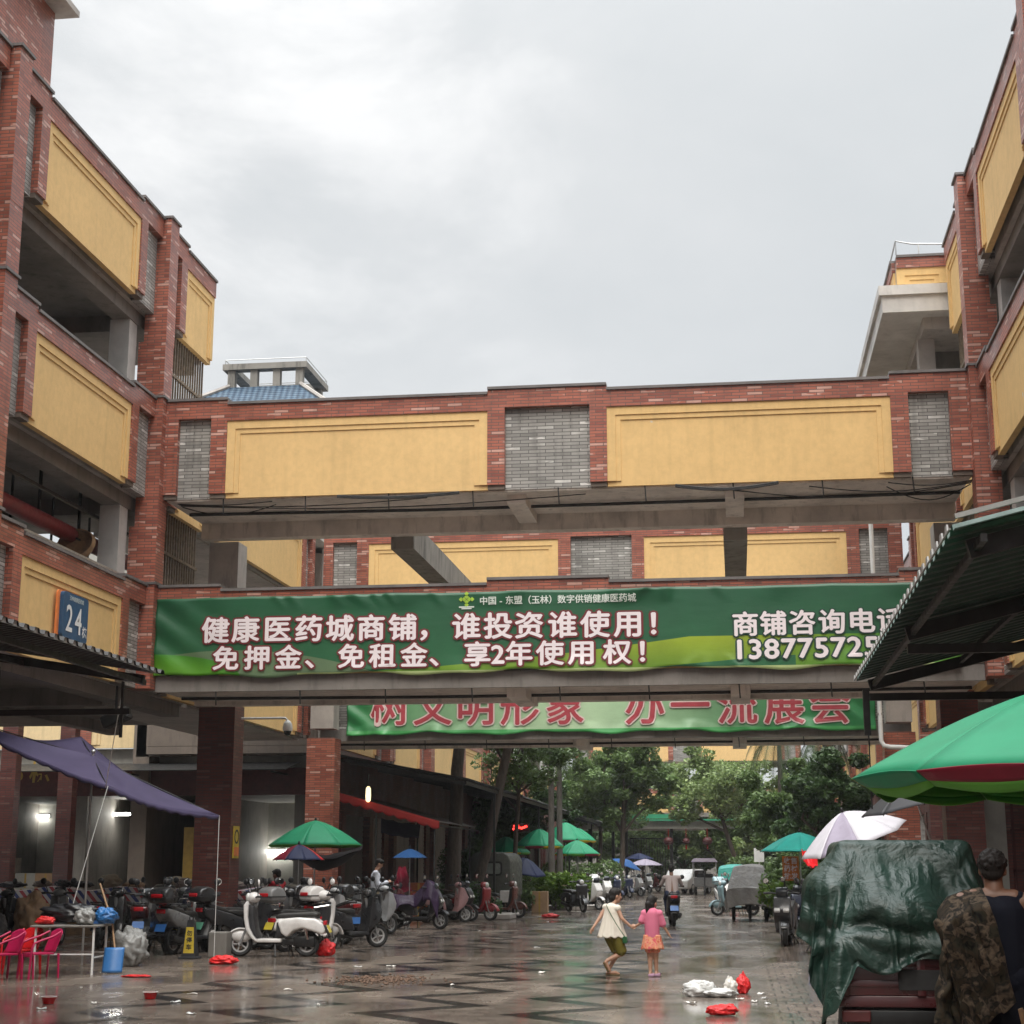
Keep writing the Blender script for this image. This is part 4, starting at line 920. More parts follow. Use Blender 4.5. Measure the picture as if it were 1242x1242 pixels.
    m = MB(); zt = .60 if ret else .79; m.bbox(-1.0 if not ret else -.935, -.09, zt - .05, -.93 if not ret else -.88, .09, zt + .03, .015); m.build('tail_light', 'tail_red', t, 40)
    m = MB()
    for s in (-.13, .13): m.tube([(-.62, s, .30), (-.52, s, .66)], .028, 8)
    m.tube([(-.72, -.12, .86), (-.98, -.10, .90), (-.98, .10, .90), (-.72, .12, .86)], .013, 6); m.build('frame', 'chrome' if ret else 'dark_steel', t, 40)
    if stand:
        m = MB(); m.tube([(-.02, .12, .24), (-.06, .25, .01)], .012, 6); m.tube([(-.25, -.12, .2), (-.30, -.14, .01)], .012, 6); m.tube([(-.25, .12, .2), (-.30, .14, .01)], .012, 6); m.build('kickstand', 'black_metal', t)
    if topbox:
        m = MB(); m.prism([(-.74, .92), (-.70, 1.04), (-.78, 1.18), (-.95, 1.22), (-1.10, 1.16), (-1.14, 1.02), (-1.10, .92)], -.20, .20, 'y', .06, None, 3); q = m.build('top_box', topbox, t, 45)
        m = MB(); m.bbox(-1.15, -.12, 1.02, -1.115, .12, 1.09, .015); m.build('reflector', 'tail_red', q, 40)
        m = MB(); m.prism([(-.72, 1.015), (-.705, 1.035), (-1.14, 1.035), (-1.14, 1.015)], -.205, .205, 'y'); m.build('seam', 'black_plastic', q)
    if helmet:
        m = MB(); m.ell((-.55, 0, .94), (.15, .125, .12), None, 18, 10); m.build('helmet', helmet, t, 60)
    return t
GR = 'scooters and mopeds parked along the street'
D_ = math.degrees
# the white scooter in front, side on, nose to the left
scooter('white retro scooter standing side on at the front of the left row', 'paint_white', 'black_plastic', 'seat_vinyl', 'retro', None, 'plate_yellow', (-8.30, 29.3, 0), R(183), mir='lamp_glass', steer=R(14))
scooter('dark scooter with a large white top box behind the white retro scooter', 'paint_black', topbox='paint_white', loc=(-7.66, 32.4, 0), rz=R(50), steer=R(-18), plate='plate_yellow')
scooter('dark scooter with a black top box and pale front panels facing the white shirted man', 'paint_silver', 'black_plastic', topbox='paint_black', loc=(-8.80, 34.6, 0), rz=R(66), plate='plate_yellow', steer=R(-20))
scooter('white moped with a small grey rear box squeezed behind the white retro scooter', 'paint_white', style='retro', topbox='paint_grey', loc=(-8.25, 31.3, 0), rz=R(58), plate='plate_yellow')
scooter('black scooter with a green plate between the concrete block and the white scooter', 'paint_black', loc=(-9.55, 31.2, 0), rz=R(55), plate='plate_green', topbox='paint_black')
scooter('white rounded scooter facing the street behind the yellow warning cone', 'paint_white', style='retro', loc=(-10.4, 31.3, 0), rz=R(-62), plate='plate_green', steer=R(10))
scooter('dark scooter with a blue plate and brown tail behind the folding table', 'paint_maroon', loc=(-11.6, 31.6, 0), rz=R(102), plate='plate_blue')
scooter('black scooter leftmost of the dark row beside the grey plastic sheet', 'paint_black', loc=(-12.5, 32.0, 0), rz=R(95), plate='plate_blue')
scooter('dark grey scooter in the second row below the striped cloth', 'paint_grey', loc=(-11.1, 33.6, 0), rz=R(-75), plate='plate_blue')
scooter('black scooter in the second row nearest the brick column', 'paint_black', loc=(-10.0, 33.0, 0), rz=R(60), plate='plate_blue', style='retro')
scooter('dark moped in front of the man in red', 'paint_black', loc=(-9.0, 33.2, 0), rz=R(120), plate='plate_yellow', topbox='paint_black')
scooter('dusty pink scooter below the small red and blue umbrella', 'paint_pink', loc=(-9.2, 35.6, 0), rz=R(100), plate='plate_blue')
pc_ = scooter('dark scooter under a purple rain cover facing right beside the white shirted man', 'paint_black', loc=(at(506, 1120, 42.2).x, 42.2, 0), rz=R(-6), plate='plate_blue', steer=R(-15))
scooter('pink and grey scooter between the covered scooter and the red moped', 'paint_pink', loc=(-8.35, 47.0, 0), rz=R(35), plate='plate_blue')
scooter('red electric moped in front of the dark cab tricycle', 'paint_red', loc=(at(572, 1108, 49).x, 49.0, 0), rz=R(-20), plate='plate_blue', style='retro')
scooter('brown and black scooter nearest the dark cab tricycle', 'paint_brown_red', loc=(at(606, 1105, 51.5).x, 51.5, 0), rz=R(-12), plate='plate_blue', style='retro')
scooter('black scooter with silver nose facing the camera on the right of the street', 'paint_black', loc=(.95, 35.0, 0), rz=R(-98), plate='plate_blue', steer=R(12))
scooter('dark scooter with a white seat tail half hidden by the tarpaulin truck', 'paint_black', 'black_plastic', loc=(1.5, 32.2, 0), rz=R(80), plate='plate_blue')
scooter('pale blue scooter in front of the grey covered tricycle', 'paint_light_blue', loc=(-.10, 55, 0), rz=R(200), style='retro', plate='plate_blue')
scooter('cream and black scooter with a pale helmet box beyond the pale blue scooter', 'paint_white', loc=(-.55, 59, 0), rz=R(-80), style='sport', topbox='paint_light_blue')
for k, (lab, bd, x, y, a, st, tb) in enumerate((('black scooter nearest the red plastic armchair', 'paint_black', -14.6, 31.0, 65, 'sport', None), ('grey moped behind the folding table and the black bag', 'paint_grey', -13.9, 32.4, 95, 'sport', None), ('black scooter beside the yellow warning board', 'paint_black', -11.0, 30.6, 130, 'sport', None), ('dark scooter with a black rear box between the warning board and the concrete block', 'paint_grey', -10.2, 30.2, 75, 'sport', 'paint_black'), ('black retro scooter parked across behind the concrete block', 'paint_black', -8.9, 31.9, 165, 'retro', None), ('dark scooter tight behind the purple rain cover', 'paint_maroon', -9.6, 44.2, 20, 'sport', None), ('black scooter beside the maroon sheet stall', 'paint_black', -9.9, 41.0, 15, 'sport', 'paint_black'), ('black scooter between the pink scooter and the red moped', 'paint_black', -8.4, 48.4, -15, 'sport', None),
    ('black scooter behind the grey covered tricycle', 'paint_black', .9, 53.5, -95, 'sport', None), ('dark scooter beyond the black scooter with the silver nose', 'paint_navy', 1.25, 38.5, -80, 'sport', None), ('red scooter beside the teal covered tricycle', 'paint_red', -.2, 62.5, -85, 'retro', None), ('black scooter deep in the row before the striped cloth, left end', 'paint_black', -13.0, 35.2, 70, 'sport', None), ('grey scooter deep in the row before the striped cloth', 'paint_grey', -12.2, 35.6, 110, 'retro', None), ('navy scooter deep in the row left of the brick column', 'paint_navy', -11.9, 34.6, 85, 'sport', 'paint_black'),
    ('black moped half hidden behind the dark scooter with the green plate', 'paint_black', -9.6, 32.6, -50, 'sport', None), ('dark red moped between the man in red and the white top box', 'paint_maroon', -8.6, 34.4, 140, 'sport', None), ('black scooter with silver mirrors below the black slung sheet', 'paint_black', -8.3, 36.2, 75, 'retro', 'paint_black'),
    ('grey scooter behind the black slung sheet', 'paint_grey', -8.9, 37.6, 95, 'sport', None), ('black scooter beside the lit side of the near brick column', 'paint_black', -9.9, 35.0, 110, 'sport', None), ('silver scooter nearest the white shirted man', 'paint_silver', -8.6, 38.6, 60, 'sport', None))):
    scooter(lab, bd, loc=(x, y, 0), rz=R(a), style=st, topbox=tb, plate=('plate_blue', 'plate_green', 'plate_yellow')[k % 3])
# the far row on the left: many bikes
rows = [('paint_black', 'black'), ('paint_silver', 'silver'), ('paint_white', 'white'), ('paint_red', 'red'), ('paint_navy', 'navy')]
protos = {}
for k, (mt, nm) in enumerate(rows):
    protos[mt] = None
far = [(703, 58), (716, 61), (724, 65), (734, 70), (743, 77), (752, 80), (761, 84), (770, 88), (778, 93), (785, 98), (792, 104)]
def px_x(px, Y):   # metres across the street of a picture column on the ground
    return (px - 894.9) / 1962.3 * (Y * .968 * 1.03)
for k, (px, Y) in enumerate(far):
    mt, nm = rows[(k * 2 + k // 3) % 5]
    lab = f'{nm} scooter in the far row beyond the bushes, ' + ('nearest the bushes' if k == 0 else f'number {k + 1} counting away from the bushes')
    x = px_x(px, Y); rz = R(-60 + 25 * math.sin(k * 2.1))
    if protos[mt] is None:
        protos[mt] = scooter(lab, mt, loc=(x, Y, 0), rz=rz, style='sport' if k % 2 else 'retro', topbox='paint_white' if k in (2, 3) else None, group='far row of scooters')
    else: dup(protos[mt], (x, Y, 0), rz, lab)
# ------------------------------------------------------------------ parasols and canopies
fabric('green_canvas', (.020, .225, .112), .5, .10); fabric('white_canvas', (.60, .58, .62), .6); fabric('blue_canvas', (.03, .10, .27), .5); fabric('navy_canvas', (.016, .024, .075), .45); fabric('teal_canvas', (.03, .32, .27), .55)
fabric('yellow_canvas', (.60, .42, .03)); fabric('lime_canvas', (.10, .32, .05)); fabric('pale_canvas', (.66, .66, .64)); fabric('maroon_canvas', (.20, .015, .035), .4); fabric('lilac_canvas', (.36, .32, .40)); fabric('pvc_red', (.55, .015, .02), .35); fabric('dark_grey_canvas', (.05, .05, .055), .4)
def parasol(label, rad, rim, peak, n, loc, mats, val=None, valh=.0, group=None, tilt=(0, 0), pole=True, sag=.10, name='parasol', panels=None, a_off=0, hem=None):
    rm = Euler((tilt[0], tilt[1], a_off)).to_matrix(); off = rm @ Vector((0, 0, rim)) - Vector((0, 0, rim))
    t = thing(name, label, 'umbrella', (loc[0] - off.x, loc[1] - off.y, loc[2]), 0, group); t.rotation_euler = (tilt[0], tilt[1], a_off)
    h = peak - rim
    def pt(a, q):
        k = a / (2 * math.pi) * n; fr_ = k - math.floor(k); s = math.sin(math.pi * fr_)
        rr = rad * q * (1 - .055 * s * q); z = rim + h * (1 - q ** 1.45) - sag * h * .5 * s * math.sin(math.pi * min(1, q * .9)) + .05 * h * s * q ** 3
        return (rr * math.cos(a), rr * math.sin(a), z)
    groups_ = {}
    for i in range(n): groups_.setdefault((panels[i % len(panels)] if panels else mats), []).append(i)
    for mt, ids in groups_.items():
        m = MB()
        for i in ids:
            a0 = 2 * math.pi * i / n; m.grid(lambda u, v: pt(a0 + 2 * math.pi / n * (u * .9998 + .0001), .02 + .98 * v), 8, 10)
        m.build('canopy' if len(groups_) == 1 else 'canopy_panel', mt, t, 35, solid=.006, fix=True)
    if val:
        for i in range(n):
            a0 = 2 * math.pi * i / n; m = MB()
            def vp(u, v):
                a = a0 + 2 * math.pi / n * (u * .99 + .005); p = pt(a, 1.0); s = math.sin(math.pi * u); q = 1 - .06 * v
                return (p[0] * q * 1.003, p[1] * q * 1.003, p[2] - valh * (.55 + .45 * s) * v)
            m.grid(vp, 10, 4); m.build('valance', val[i % len(val)], t, 60, solid=.005)
            if hem: m = MB(); m.grid(lambda u, v: vp(u, 1.002 + .62 * v), 10, 3); m.build('valance_hem', hem, t, 60, solid=.005)
    m = MB()
    for i in range(n):
        a = 2 * math.pi * i / n; p = [Vector(pt(a, q)) - Vector((0, 0, .022)) for q in (.03, .3, .6, .98)]; m.tube(p, .008, 5)
        m.tube([Vector(pt(a, .52)) - Vector((0, 0, .03)), Vector((0, 0, rim + .12 * h))], .006, 5)
    m.build('ribs', 'dark_steel', t)
    if pole:
        m = MB(); m.tube([(0, 0, 0), (0, 0, peak + .06)], max(.012, rad * .016), 8); m.build('pole', 'galvanised', t, 50)
    m = MB(); m.ell((0, 0, peak + .03), (.03, .03, .05)); m.build('finial', 'dark_steel', t, 60)
    return t
GG = 'green market parasols'
parasol('big green parasol with a maroon, yellow and green valance under the awning', 1.20, 2.04, 2.53, 10, (1.80, 8.7, 0), 'green_canvas', ['maroon_canvas', 'maroon_canvas', 'lime_canvas', 'lime_canvas', 'lime_canvas', 'lime_canvas', 'lime_canvas', 'lime_canvas', 'yellow_canvas', 'green_canvas'], .078, GG, hem='lime_canvas', a_off=R(218))
parasol('green parasol with a thin yellow edge before the second brick column on the left', 1.18, 2.08, 2.68, 8, (at(382, 1030, 39.5).x, 39.5, 0), 'green_canvas', ['lime_canvas'], .07, GG, sag=.14)
for k, (px, rim, pk, rad, Y, lab) in enumerate(((614, 2.10, 2.74, 1.0, 66, 'green parasol of the far cluster nearest the leaning tree'), (654, 2.32, 3.0, 1.0, 64, 'green parasol second from the left of the far cluster'), (686, 2.62, 3.4, 1.15, 70, 'green parasol highest and largest of the far cluster'),
                                              (701, 2.70, 3.3, .85, 76, 'green parasol half hidden behind the highest one of the far cluster'), (700, 2.05, 2.62, 1.0, 68, 'green parasol lowest and rightmost of the far cluster'))):
    parasol(lab, rad, rim, pk, 8, (at(px, 1030, Y).x, Y, 0), 'green_canvas', ['yellow_canvas', 'lime_canvas', 'maroon_canvas'], .10, GG, a_off=.3 * k, sag=.16)
parasol('small umbrella of red and navy panels behind the parked scooters', .62, 1.72, 2.08, 8, (at(362, 1050, 37.5).x, 37.5, 0), 'navy_canvas', panels=['maroon_canvas', 'navy_canvas', 'navy_canvas', 'pvc_red'], a_off=.5)
parasol('white and lilac parasol on the right behind the tarpaulin truck', 0.90, 2.15, 2.62, 8, (at(1036, 1030, 27).x, 27, 0), 'white_canvas', group='parasols on the right side', tilt=(R(8), R(-20)), panels=['white_canvas', 'white_canvas', 'lilac_canvas'])
parasol('teal parasol beyond the white one on the right of the street', 1.05, 1.95, 2.45, 8, (at(970, 1028, 44).x, 44, 0), 'teal_canvas', group='parasols on the right side', sag=.14)
parasol('black umbrella tilted under the big green parasol', .85, 2.68, 2.98, 8, (at(1112, 985, 25).x, 25, 0), 'dark_grey_canvas', group='parasols on the right side', tilt=(R(6), R(-17)))
parasol('blue umbrella over the stall beside the maroon sheet', .50, 1.80, 2.05, 8, (at(497, 1050, 45).x, 45, 0), 'blue_canvas')
parasol('dark navy umbrella leaning beside the cab tricycle', .85, 1.5, 1.95, 8, (at(634, 1060, 58).x, 58, 0), 'navy_canvas', tilt=(R(10), R(14)))
parasol('pale umbrella turned edge on above the far row of scooters', .80, .95, 1.2, 8, (at(742, 1072, 84).x, 84, .5), 'pale_canvas', tilt=(R(5), R(48)))
parasol('blue umbrella beside the pale one above the far scooters', .85, 1.55, 1.85, 8, (at(760, 1060, 90).x, 90, .2), 'blue_canvas', tilt=(R(5), R(22)))
parasol('navy umbrella highest over the far scooters', .9, 1.95, 2.3, 8, (at(775, 1050, 96).x, 96, 0), 'navy_canvas')
parasol('grey umbrella over the last scooters of the far row', 1.0, 1.6, 1.95, 8, (at(783, 1060, 92).x, 92, 0), 'lilac_canvas')
# purple canopy on the left
t = thing('market_canopy', 'sagging purple square canopy on a pole above the folding table', 'canopy', at(114, 915, 26.5).xy.to_3d(), world=True)
C_ = at(113, 916, 26.5); cr = [at(266, 989, 27.4), at(131, 953, 24.9), at(-60, 866, 26.0)]; cr.append(C_ + (C_ - cr[1]) * .9 + Vector((0, 0, -.1)))
m = MB()
for i in range(4):
    A, B_ = cr[i], cr[(i + 1) % 4]
    def pp(u, v):
        e = A.lerp(B_, u); p = C_.lerp(e, v); p = p.copy(); p.z -= .18 * math.sin(math.pi * u) * v + .05 * math.sin(math.pi * v); return p + (C_ - e).normalized() * .22 * math.sin(math.pi * u) * v * v
    m.grid(pp, 14, 10)
m.build('canopy', 'purple_canvas', t, 50, solid=.006, fix=True)
m = MB()
for i in range(4):
    A, B_ = cr[i], cr[(i + 1) % 4]
    def ed(u, v):
        e = A.lerp(B_, u); e.z -= .18 * math.sin(math.pi * u); e = e + (C_ - e).normalized() * .22 * math.sin(math.pi * u); e.z -= v * (.05 + .03 * abs(math.sin(u * 30))); return e
    m.grid(ed, 60, 2)
m.build('valance', 'purple_canvas', t, 50, solid=.005)
m = MB(); m.tube([(C_.x, C_.y, 0), (C_.x, C_.y, C_.z + .05)], .022, 8); m.ell((C_.x, C_.y, C_.z + .06), (.04, .04, .04)); m.build('pole', 'galvanised', t, 50)
m = MB(); m.tube([cr[0], Vector((cr[0].x, cr[0].y, .02))], .006, 5); m.build('guy_rope', 'pale_canvas', t)
m = MB(); m.tube([cr[1], at(84, 1112, 24.6)], .006, 5); m.tube([at(155, 800, 18.1), at(128, 955, 24.7)], .006, 5); m.build('guy_rope', 'pale_canvas', t)
for k in range(4): m = MB(); m.tube([C_ - Vector((0, 0, .04)), cr[k] - Vector((0, 0, .02))], .010, 5); m.build('rib', 'dark_steel', t)
# black sheet slung under the green parasol
def slung(label, A, B_, C2, D2, sag, mat, nm='slung_sheet'):
    m = MB()
    def pp(u, v):
        p = A.lerp(B_, u).lerp(D2.lerp(C2, u), v); p.z -= sag * math.sin(math.pi * u) * (.35 + .65 * math.sin(math.pi * v)) ; p.z += .015 * math.sin(u * 17 + v * 9); return p
    m.grid(pp, 24, 14); return tag(m.build(nm, mat, None, 60, solid=.006), label, 'tarpaulin')
slung('black sheet slung below the green parasol with the thin yellow edge', at(350, 1036, 38.6), at(438, 1030, 38.6), at(440, 1026, 41), at(352, 1030, 41), .50, 'black_canvas')
slung('lilac sheet hung under the red scalloped awning', at(462, 1010, 46.8), at(508, 1016, 46.8), at(510, 1000, 48.5), at(462, 992, 48.5), .12, 'purple_canvas')
slung('maroon plastic sheet draped on the stall beside the blue umbrella', at(476, 1080, 45.2), at(500, 1080, 45.2), at(492, 1050, 46.0), at(484, 1050, 46.0), .12, 'maroon_canvas')
slung('red and white sheet hanging under the white parasol on the right', at(975, 1045, 28.5), at(992, 1050, 28.5), at(990, 1030, 29), at(972, 1030, 29), .15, 'pvc_red')

# ------------------------------------------------------------------ draped tarpaulins (cloth settled over the load)
def tarp_mat(name, col, rough):
    m, nt, b = nodes(name); P = pos(nt, 'obj')
    nt.links.new(ramp(nt, noise(nt, P, 3, 5), [(.3, tuple(x * .75 for x in col)), (.7, tuple(x * 1.2 for x in col))]), b.inputs['Base Color'])
    nt.links.new(ramp(nt, noise(nt, P, 4, 4), [(.3, rough * .7), (.7, rough * 1.4)]), b.inputs['Roughness']); b.inputs['Specular IOR Level'].default_value = .42
    
    rd = mth(nt, 'SUBTRACT', 1, mth(nt, 'MULTIPLY', mth(nt, 'ABSOLUTE', mth(nt, 'SUBTRACT', noise(nt, P, 3.2, 4, .55, 1.1), .5)), 7), None, True)     # thin sharp creases
    bump(nt, b, mth(nt, 'ADD', mth(nt, 'MULTIPLY', rd, .5), mth(nt, 'ADD', noise(nt, P, 7, 5, .6, .6), mth(nt, 'MULTIPLY', noise(nt, P, 30, 3), .2))), .45, .03)
tarp_mat('tarp_green', (.014, .036, .027), .40); tarp_mat('tarp_grey', (.15, .14, .13), .55); tarp_mat('tarp_teal', (.03, .25, .21), .45); tarp_mat('tarp_purple', (.030, .013, .042), .4); tarp_mat('clear_sheet', (.25, .25, .24), .25)
def drape(name, mat, par, size, res, centre, z, colliders, frames=40, rz=0, stiff=6, bend=.6, solid=.005, post=None):
    """colliders: MB objects in world coordinates; returns the settled sheet as a plain mesh"""
    m = MB(); nx, ny = res
    ca, sa = math.cos(rz), math.sin(rz)
    def gp(u, v):
        a, b_ = (u - .5) * size[0], (v - .5) * size[1]
        return (centre[0] + a * ca - b_ * sa, centre[1] + a * sa + b_ * ca, z + .012 * math.sin(u * 23 + v * 11) + .012 * math.sin(v * 31 - u * 7))
    m.grid(gp, nx, ny); o = m.build('sim', mat); cs = []
    for c in colliders:
        q = c.build('sim_c', mat); q.modifiers.new('c', 'COLLISION'); q.collision.thickness_outer = .012; q.collision.cloth_friction = 8; cs.append(q)
    gm = MB(); gm.add([(-60, -60, .01), (60, -60, .01), (60, 120, .01), (-60, 120, .01)], [(0, 1, 2, 3)]); q = gm.build('sim_g', mat); q.modifiers.new('c', 'COLLISION'); cs.append(q)
    md = o.modifiers.new('cloth', 'CLOTH'); st = md.settings; st.quality = 6; st.mass = .25; st.tension_stiffness = stiff; st.compression_stiffness = stiff; st.shear_stiffness = stiff * .5; st.bending_stiffness = bend; st.air_damping = 2
    md.collision_settings.collision_quality = 3; md.collision_settings.distance_min = .012; md.collision_settings.use_self_collision = False
    md.point_cache.frame_start = 1; md.point_cache.frame_end = frames
    for f in range(1, frames + 1): S.frame_set(f)
    e = o.evaluated_get(bpy.context.evaluated_depsgraph_get()); me = e.to_mesh(); vs = [v.co[:] for v in me.vertices]; fs = [tuple(p.vertices) for p in me.polygons]; e.to_mesh_clear()
    for q in [o] + cs: bpy.data.objects.remove(q)
    S.frame_set(1)
    if post: vs = [post(Vector(v)) for v in vs]
    r = MB(); r.add(vs, fs); return r.build(name, mat, par, 180, solid=solid, sub=1)
# the big green one on the right
t = thing('cargo_tricycle', 'dark red cargo tricycle loaded high under a dark green tarpaulin', 'tricycle', (1.2, 12.6, 0), world=True)
bx0, bx1, by0, by1 = .68, 1.84, 12.15, 13.9
m = MB(); m.bbox(bx0, by0, .62, bx1, by1, .70, .012); m.bbox(bx0, by0 + .041, .70, bx0 + .04, by1, 1.12, .01); m.bbox(bx1 - .04, by0 + .041, .70, bx1, by1, 1.12, .01); m.bbox(bx0, by1 - .04, .70, bx1, by1, 1.12, .01); m.build('cargo_bed', 'paint_maroon', t, 40)
m = MB(); m.bbox(bx0, by0, .70, bx1, by0 + .04, 1.12, .01)
for z in (.76, .90, 1.04): m.bbox(bx0 + .03, by0 - .014, z, bx1 - .03, by0 - .001, z + .045, .005)
for x in (bx0 + .02, (bx0 + bx1) / 2 - .03, bx1 - .08): m.bbox(x, by0 - .022, .70, x + .06, by0 - .002, 1.10, .005)
m.build('tailgate', 'paint_maroon', t, 40)
m = MB(); m.bbox(bx0 + .42, by0 - .026, .74, bx0 + .86, by0 - .0225, .88, .002); m.build('number_plate', 'black_rubber', t)
m = MB()
for x in (bx0 + .16, bx1 - .26): m.bbox(x, by0 + .2, .42, x + .10, by1, .62, .01)
m.bbox(bx0 + .05, by0 + .02, .50, bx1 - .05, by0 + .10, .60, .01); m.tube([(bx0, by0 + .55, .33), (bx1, by0 + .55, .33)], .05, 10); m.build('chassis', 'black_metal', t, 40)
for x in (bx0 + .10, bx1 - .10): 
    w_ = wheel(t, 0, 0, 0, .31, .13, 'rust_steel'); w_.matrix_local = Matrix.Translation((x - t['_o'][0], by0 + .55 - t['_o'][1], .31)) @ Matrix.Rotation(R(90), 4, 'Z')
for x in (bx0 + .02, bx1 - .22):
    m = MB(); m.bbox(x, by0 - .03, .52, x + .2, by0 + .02, .60, .01); m.build('tail_light', 'fascia_red', t)
m = MB(); m.bbox(.86, 14.0, .35, 1.6, 15.0, .78, .05); m.bbox(.95, 14.1, .78, 1.5, 14.6, 1.0, .05); m.tube([(1.23, 15.0, .4), (1.23, 15.2, 1.1)], .05, 8); m.tube([(.85, 14.95, 1.15), (1.61, 14.95, 1.15)], .02, 8); m.build('engine_and_seat', 'black_metal', t, 40)
w_ = wheel(t, 0, 0, 0, .30, .12, 'rust_steel'); w_.matrix_local = Matrix.Translation((1.23 - t['_o'][0], 15.35 - t['_o'][1], .30)) @ Matrix.Rotation(R(90), 4, 'Z')
def cb(*a): return MB().bbox(*a, .05)
ld = [cb(.68, 12.3, .7, 1.78, 13.8, 1.25), cb(.74, 12.55, 1.2, 1.70, 13.6, 1.76), MB().ell((1.12, 12.36, 1.26), (.34, .22, .17)), MB().ell((.70, 12.7, 1.42), (.20, .4, .16)), cb(bx0 - .01, by0 - .03, .6, bx1 + .01, by1 + .01, 1.10)]
TIES = [(.72, 1.10, 7, .075, .55), (1.72, 1.76, 6, .055, .55), (1.36, 1.06, 8, .05, .38), (.74, 1.76, 4, .035, .45), (1.84, 1.15, 6, .05, .4)]
def folds(v):
    if v.y < 12.62:
        d = 0
        for tx, tz, k, amp, ln in TIES:
            dx, dz = v.x - tx, v.z - tz; r_ = math.hypot(dx, dz); an = math.atan2(dz, dx) + .25 * math.sin(r_ * 6)
            d += amp * (abs(math.sin(an * k * .5 + tx * 5)) ** .6 - .45) * math.exp(-r_ / ln) * min(1, r_ / .10)
        d += .022 * math.sin(9 * v.z + 5 * v.x) * math.sin(3 * v.x + 1)
        d -= .05 * math.exp(-((v.z - 1.16 - .03 * math.sin(v.x * 9)) / .045) ** 2)       # pulled in by the lashing
        v.y -= d * min(1, (12.62 - v.y) / .12)
        # the hem: gathered up towards the middle, one corner left hanging
        if v.z < 1.12:
            lim = 1.02 - .02 * math.sin(v.x * 14) - .12 * math.exp(-((v.x - 1.0) / .25) ** 2)
            if v.x < .82: lim = 1.0 - (.82 - v.x) * 2.9
            if v.z < lim: v.z = lim + (v.z - lim) * .18
        if v.x < .75 and v.z < 1.1: v.x -= .05 * (1.1 - v.z)
    return v
big = drape('tarpaulin', 'tarp_green', t, (2.30, 2.95), (92, 110), (1.19, 12.92), 1.90, ld, 46, R(4), 5, .04, post=folds)
m = MB(); m.bbox(.76, 12.58, 1.13, 1.68, 13.56, 1.70, .06); m.build('load', 'grey_canvas', t)
# grey covered tricycle and the teal covered one further on
def cover(par, mat, x0, x1, ridge, drop, seed, name='cover'):
    """ridge: (y, z) along the vehicle; the sheet hangs over both sides and the rear"""
    rg = random.Random(seed); ph = [rg.uniform(0, 6) for _ in range(6)]; m = MB(); cx = (x0 + x1) / 2; hw = (x1 - x0) / 2
    def p(u, v):
        hw = (x1 - x0) / 2; k = u * (len(ridge) - 1); i = min(len(ridge) - 2, int(k)); q = k - i; q = q * q * (3 - 2 * q); y = ridge[i][0] + (ridge[i + 1][0] - ridge[i][0]) * q; z = ridge[i][1] + (ridge[i + 1][1] - ridge[i][1]) * q
        if len(ridge[0]) > 2: hw *= ridge[i][2] + (ridge[i + 1][2] - ridge[i][2]) * q
        s = (v - .5) * 2; a = abs(s); top = .58
        if a < top: x = cx + s / top * hw; zz = z + .03 * math.cos(s / top * 1.5) - .05 * abs(s / top) ** 3 + .02 * math.sin(u * 15 + s * 4 + ph[0])
        else:
            e = (a - top) / (1 - top); f = math.sin(u * 26 + ph[1]) * .5 + math.sin(u * 47 + ph[2]) * .3
            x = cx + math.copysign(hw + .03 + .05 * f * e + .06 * e, s); zz = z - .05 - e * (drop + .06 * math.sin(u * 11 + ph[3])) * (z / max(r[1] for r in ridge)) 
        return (x, y + .02 * math.sin(v * 30 + ph[4]), max(.12, zz))
    m.grid(p, 60, 46); return m.build(name, mat, par, 180, solid=.005, sub=1)
t = thing('covered_tricycle', 'cargo tricycle under a grey cover parked on the right beyond the black scooter', 'tricycle', (.45, 50, 0), world=True)
cover(t, 'tarp_grey', -.32, .98, [(48.93, .45, .9), (49.03, .95, 1), (49.5, .84, 1), (50.3, .92, 1), (50.75, 1.56, .72), (51.2, 1.62, .68), (51.5, 1.25, .6), (51.8, .8, .5)], .62, 4)
m = MB(); m.bbox(-.26, 49.25, .47, .91, 50.55, .92, .03); m.build('cargo_bed', 'paint_grey', t)
for x in (-.16, .80):
    w_ = wheel(t, 0, 0, 0, .27, .11, 'rust_steel'); w_.matrix_local = Matrix.Translation((x - t['_o'][0], 49.75 - 50, .27)) @ Matrix.Rotation(R(90), 4, 'Z')
w_ = wheel(t, 0, 0, 0, .26, .1, 'rust_steel'); w_.matrix_local = Matrix.Translation((.33 - t['_o'][0], 1.75, .26)) @ Matrix.Rotation(R(90), 4, 'Z')
t = thing('covered_tricycle', 'cargo tricycle under a bright teal cover far along the right side', 'tricycle', (-.1, 66, 0), world=True)
cover(t, 'tarp_teal', -.72, .66, [(65.0, 1.0), (65.1, 1.52), (65.9, 1.60), (66.6, 1.56), (67.2, 1.5), (67.3, 1.0)], .75, 9)
m = MB(); m.bbox(-.66, 65.25, .5, .6, 67.1, 1.40, .03); m.build('cargo_bed', 'paint_red', t)
for x in (-.6, .5):
    w_ = wheel(t, 0, 0, 0, .28, .11, 'rust_steel'); w_.matrix_local = Matrix.Translation((x - t['_o'][0], -.3, .28)) @ Matrix.Rotation(R(90), 4, 'Z')
